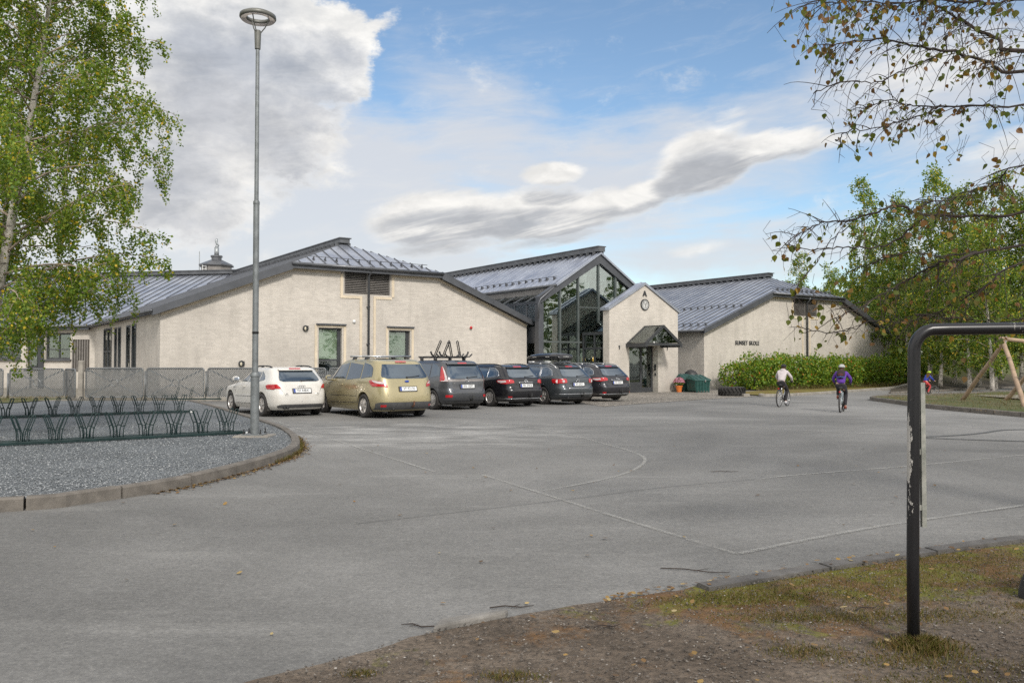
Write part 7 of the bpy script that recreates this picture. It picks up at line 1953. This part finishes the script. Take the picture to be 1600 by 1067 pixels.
fb = noise(nt, cvec(mathn(nt, 'MULTIPLY', az, 9), mathn(nt, 'MULTIPLY', el, 14), 3.1), 1.0, 10, .66)
fs = noise(nt, cvec(mathn(nt, 'MULTIPLY', az, 5), mathn(nt, 'MULTIPLY', el, 30), 7.7), 1.0, 8, .6, .3)
fl = noise(nt, cvec(mathn(nt, 'MULTIPLY', az, 6), mathn(nt, 'MULTIPLY_ADD', az, -16, mathn(nt, 'MULTIPLY', el, 62)), 2.2), 1.0, 9, .6, .35)
bil = mathn(nt, 'ABSOLUTE', mathn(nt, 'MULTIPLY', mathn(nt, 'SUBTRACT', noise(nt, cvec(mathn(nt, 'MULTIPLY', az, 11), mathn(nt, 'MULTIPLY', el, 17), 9.4), 1.0, 6, .6), .5), 4.5), clamp=True)
def smooth(x, a, b):
    n = nt.nodes.new('ShaderNodeMapRange'); n.interpolation_type = 'SMOOTHSTEP'; L(nt, x, n.inputs[0]); n.inputs[1].default_value = a; n.inputs[2].default_value = b; return n.outputs[0]
def field(V_):
    a = blobs(U, V_, CUM); b = blobs(U2, mathn(nt, 'ADD', V2, mathn(nt, 'SUBTRACT', V_, V)), LEN, False)
    da = smooth(mathn(nt, 'MULTIPLY_ADD', mathn(nt, 'SUBTRACT', fb, .5), 1.25, a), .08, .46)
    db = smooth(mathn(nt, 'MULTIPLY_ADD', mathn(nt, 'SUBTRACT', mathn(nt, 'MULTIPLY_ADD', fl, .6, mathn(nt, 'MULTIPLY', fs, .4)), .5), 1.15, b), .10, .62)
    return da, db
da, db = field(V)
ua, ub = field(mathn(nt, 'ADD', V, .022))
D = mathn(nt, 'MAXIMUM', da, db)
# light tops, grey undersides: how much cloud stands above the line of sight
sh = mathn(nt, 'MAXIMUM', mathn(nt, 'MULTIPLY', smooth(mathn(nt, 'ADD', blobs(U, mathn(nt, 'ADD', V, .03), CUM), mathn(nt, 'MULTIPLY', mathn(nt, 'SUBTRACT', fb, .5), 1.3)), .2, 1.0), da), mathn(nt, 'MULTIPLY', mathn(nt, 'MULTIPLY', ub, db), smooth(fl, .74, .44)))
veil = smooth(mathn(nt, 'MULTIPLY_ADD', mathn(nt, 'SUBTRACT', fs, .5), .8, blobs(U, V, VEIL)), .0, .6)
# unseen broken cloud behind and overhead, brightened to light the scene
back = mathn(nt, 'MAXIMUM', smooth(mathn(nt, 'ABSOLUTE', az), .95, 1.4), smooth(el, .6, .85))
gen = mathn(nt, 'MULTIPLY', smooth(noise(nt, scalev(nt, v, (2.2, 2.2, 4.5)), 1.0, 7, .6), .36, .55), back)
K = 1/STR
def col(r, g, b, k=1.0): return (r*K*k, g*K*k, b*K*k)
EXPO = 1.0
skyc = mixc(nt, 1.0, sky.outputs[0], (.92, .97, .96), 'MULTIPLY')
c = mixc(nt, mathn(nt, 'MULTIPLY', veil, .88), skyc, col(.53, .54, .565))
cl = mixc(nt, sh, col(.70, .685, .655), mixc(nt, smooth(mathn(nt, 'SUBTRACT', db, da), -.2, .4), col(.40, .41, .435), col(.37, .38, .40)))
cl = mixc(nt, .55, cl, mixc(nt, smooth(noise(nt, cvec(mathn(nt, 'MULTIPLY', az, 16), mathn(nt, 'MULTIPLY', el, 34), 1.3), 1.0, 7, .62, .4), .3, .7), (.74, .75, .77), (1.2, 1.19, 1.18)), 'MULTIPLY')
cl = mixc(nt, mathn(nt, 'MULTIPLY', da, .8), cl, mixc(nt, bil, (1.14, 1.13, 1.11), (.84, .86, .89)), 'MULTIPLY')
c = mixc(nt, mathn(nt, 'MULTIPLY', D, .92), c, cl)
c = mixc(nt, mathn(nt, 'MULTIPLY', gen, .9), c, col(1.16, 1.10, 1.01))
# warm pale band along the horizon
hz = smooth(el, .16, -.02)
c = mixc(nt, mathn(nt, 'MULTIPLY', hz, .5), c, col(.60, .59, .575))
# fine streaks of high cloud
wsp = noise(nt, cvec(mathn(nt, 'MULTIPLY_ADD', el, 9, mathn(nt, 'MULTIPLY', az, 5)), mathn(nt, 'MULTIPLY_ADD', az, -7, mathn(nt, 'MULTIPLY', el, 34)), 5.5), 1.0, 10, .66, .5)
c = mixc(nt, mathn(nt, 'MULTIPLY', smooth(wsp, .48, .8), mathn(nt, 'MULTIPLY', smooth(el, .55, .2), .55)), c, col(.60, .60, .60))
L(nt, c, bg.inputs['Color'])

sd = bpy.data.lights.new('sun', 'SUN'); sd.energy = 2.1; sd.angle = R(9); sd.color = (1, .945, .87)
so = bpy.data.objects.new('sun', sd); link(so)
dv = Vector((SUN_AZ[0]*math.cos(SUN_EL), SUN_AZ[1]*math.cos(SUN_EL), math.sin(SUN_EL))).normalized()
so.rotation_euler = dv.to_track_quat('Z', 'Y').to_euler(); so.location = (0, -10, 30)

cd = bpy.data.cameras.new('camera'); cd.lens = 28.8; cd.sensor_width = 36; cd.clip_end = 6000; cd.clip_start = .05
co = bpy.data.objects.new('camera', cd); link(co); co.location = (0, 0, CAM_H); co.rotation_euler = (R(90) + PITCH, 0, 0)
SC.camera = co
SC.view_settings.view_transform = 'Standard'; SC.view_settings.look = 'None'; SC.view_settings.gamma = 1; SC.view_settings.exposure = 0.42
SC.render.engine = 'CYCLES'
try:
    SC.cycles.use_denoising = False; SC.cycles.max_bounces = 6; SC.cycles.transparent_max_bounces = 12; SC.cycles.diffuse_bounces = 3; SC.cycles.glossy_bounces = 3
except Exception: pass
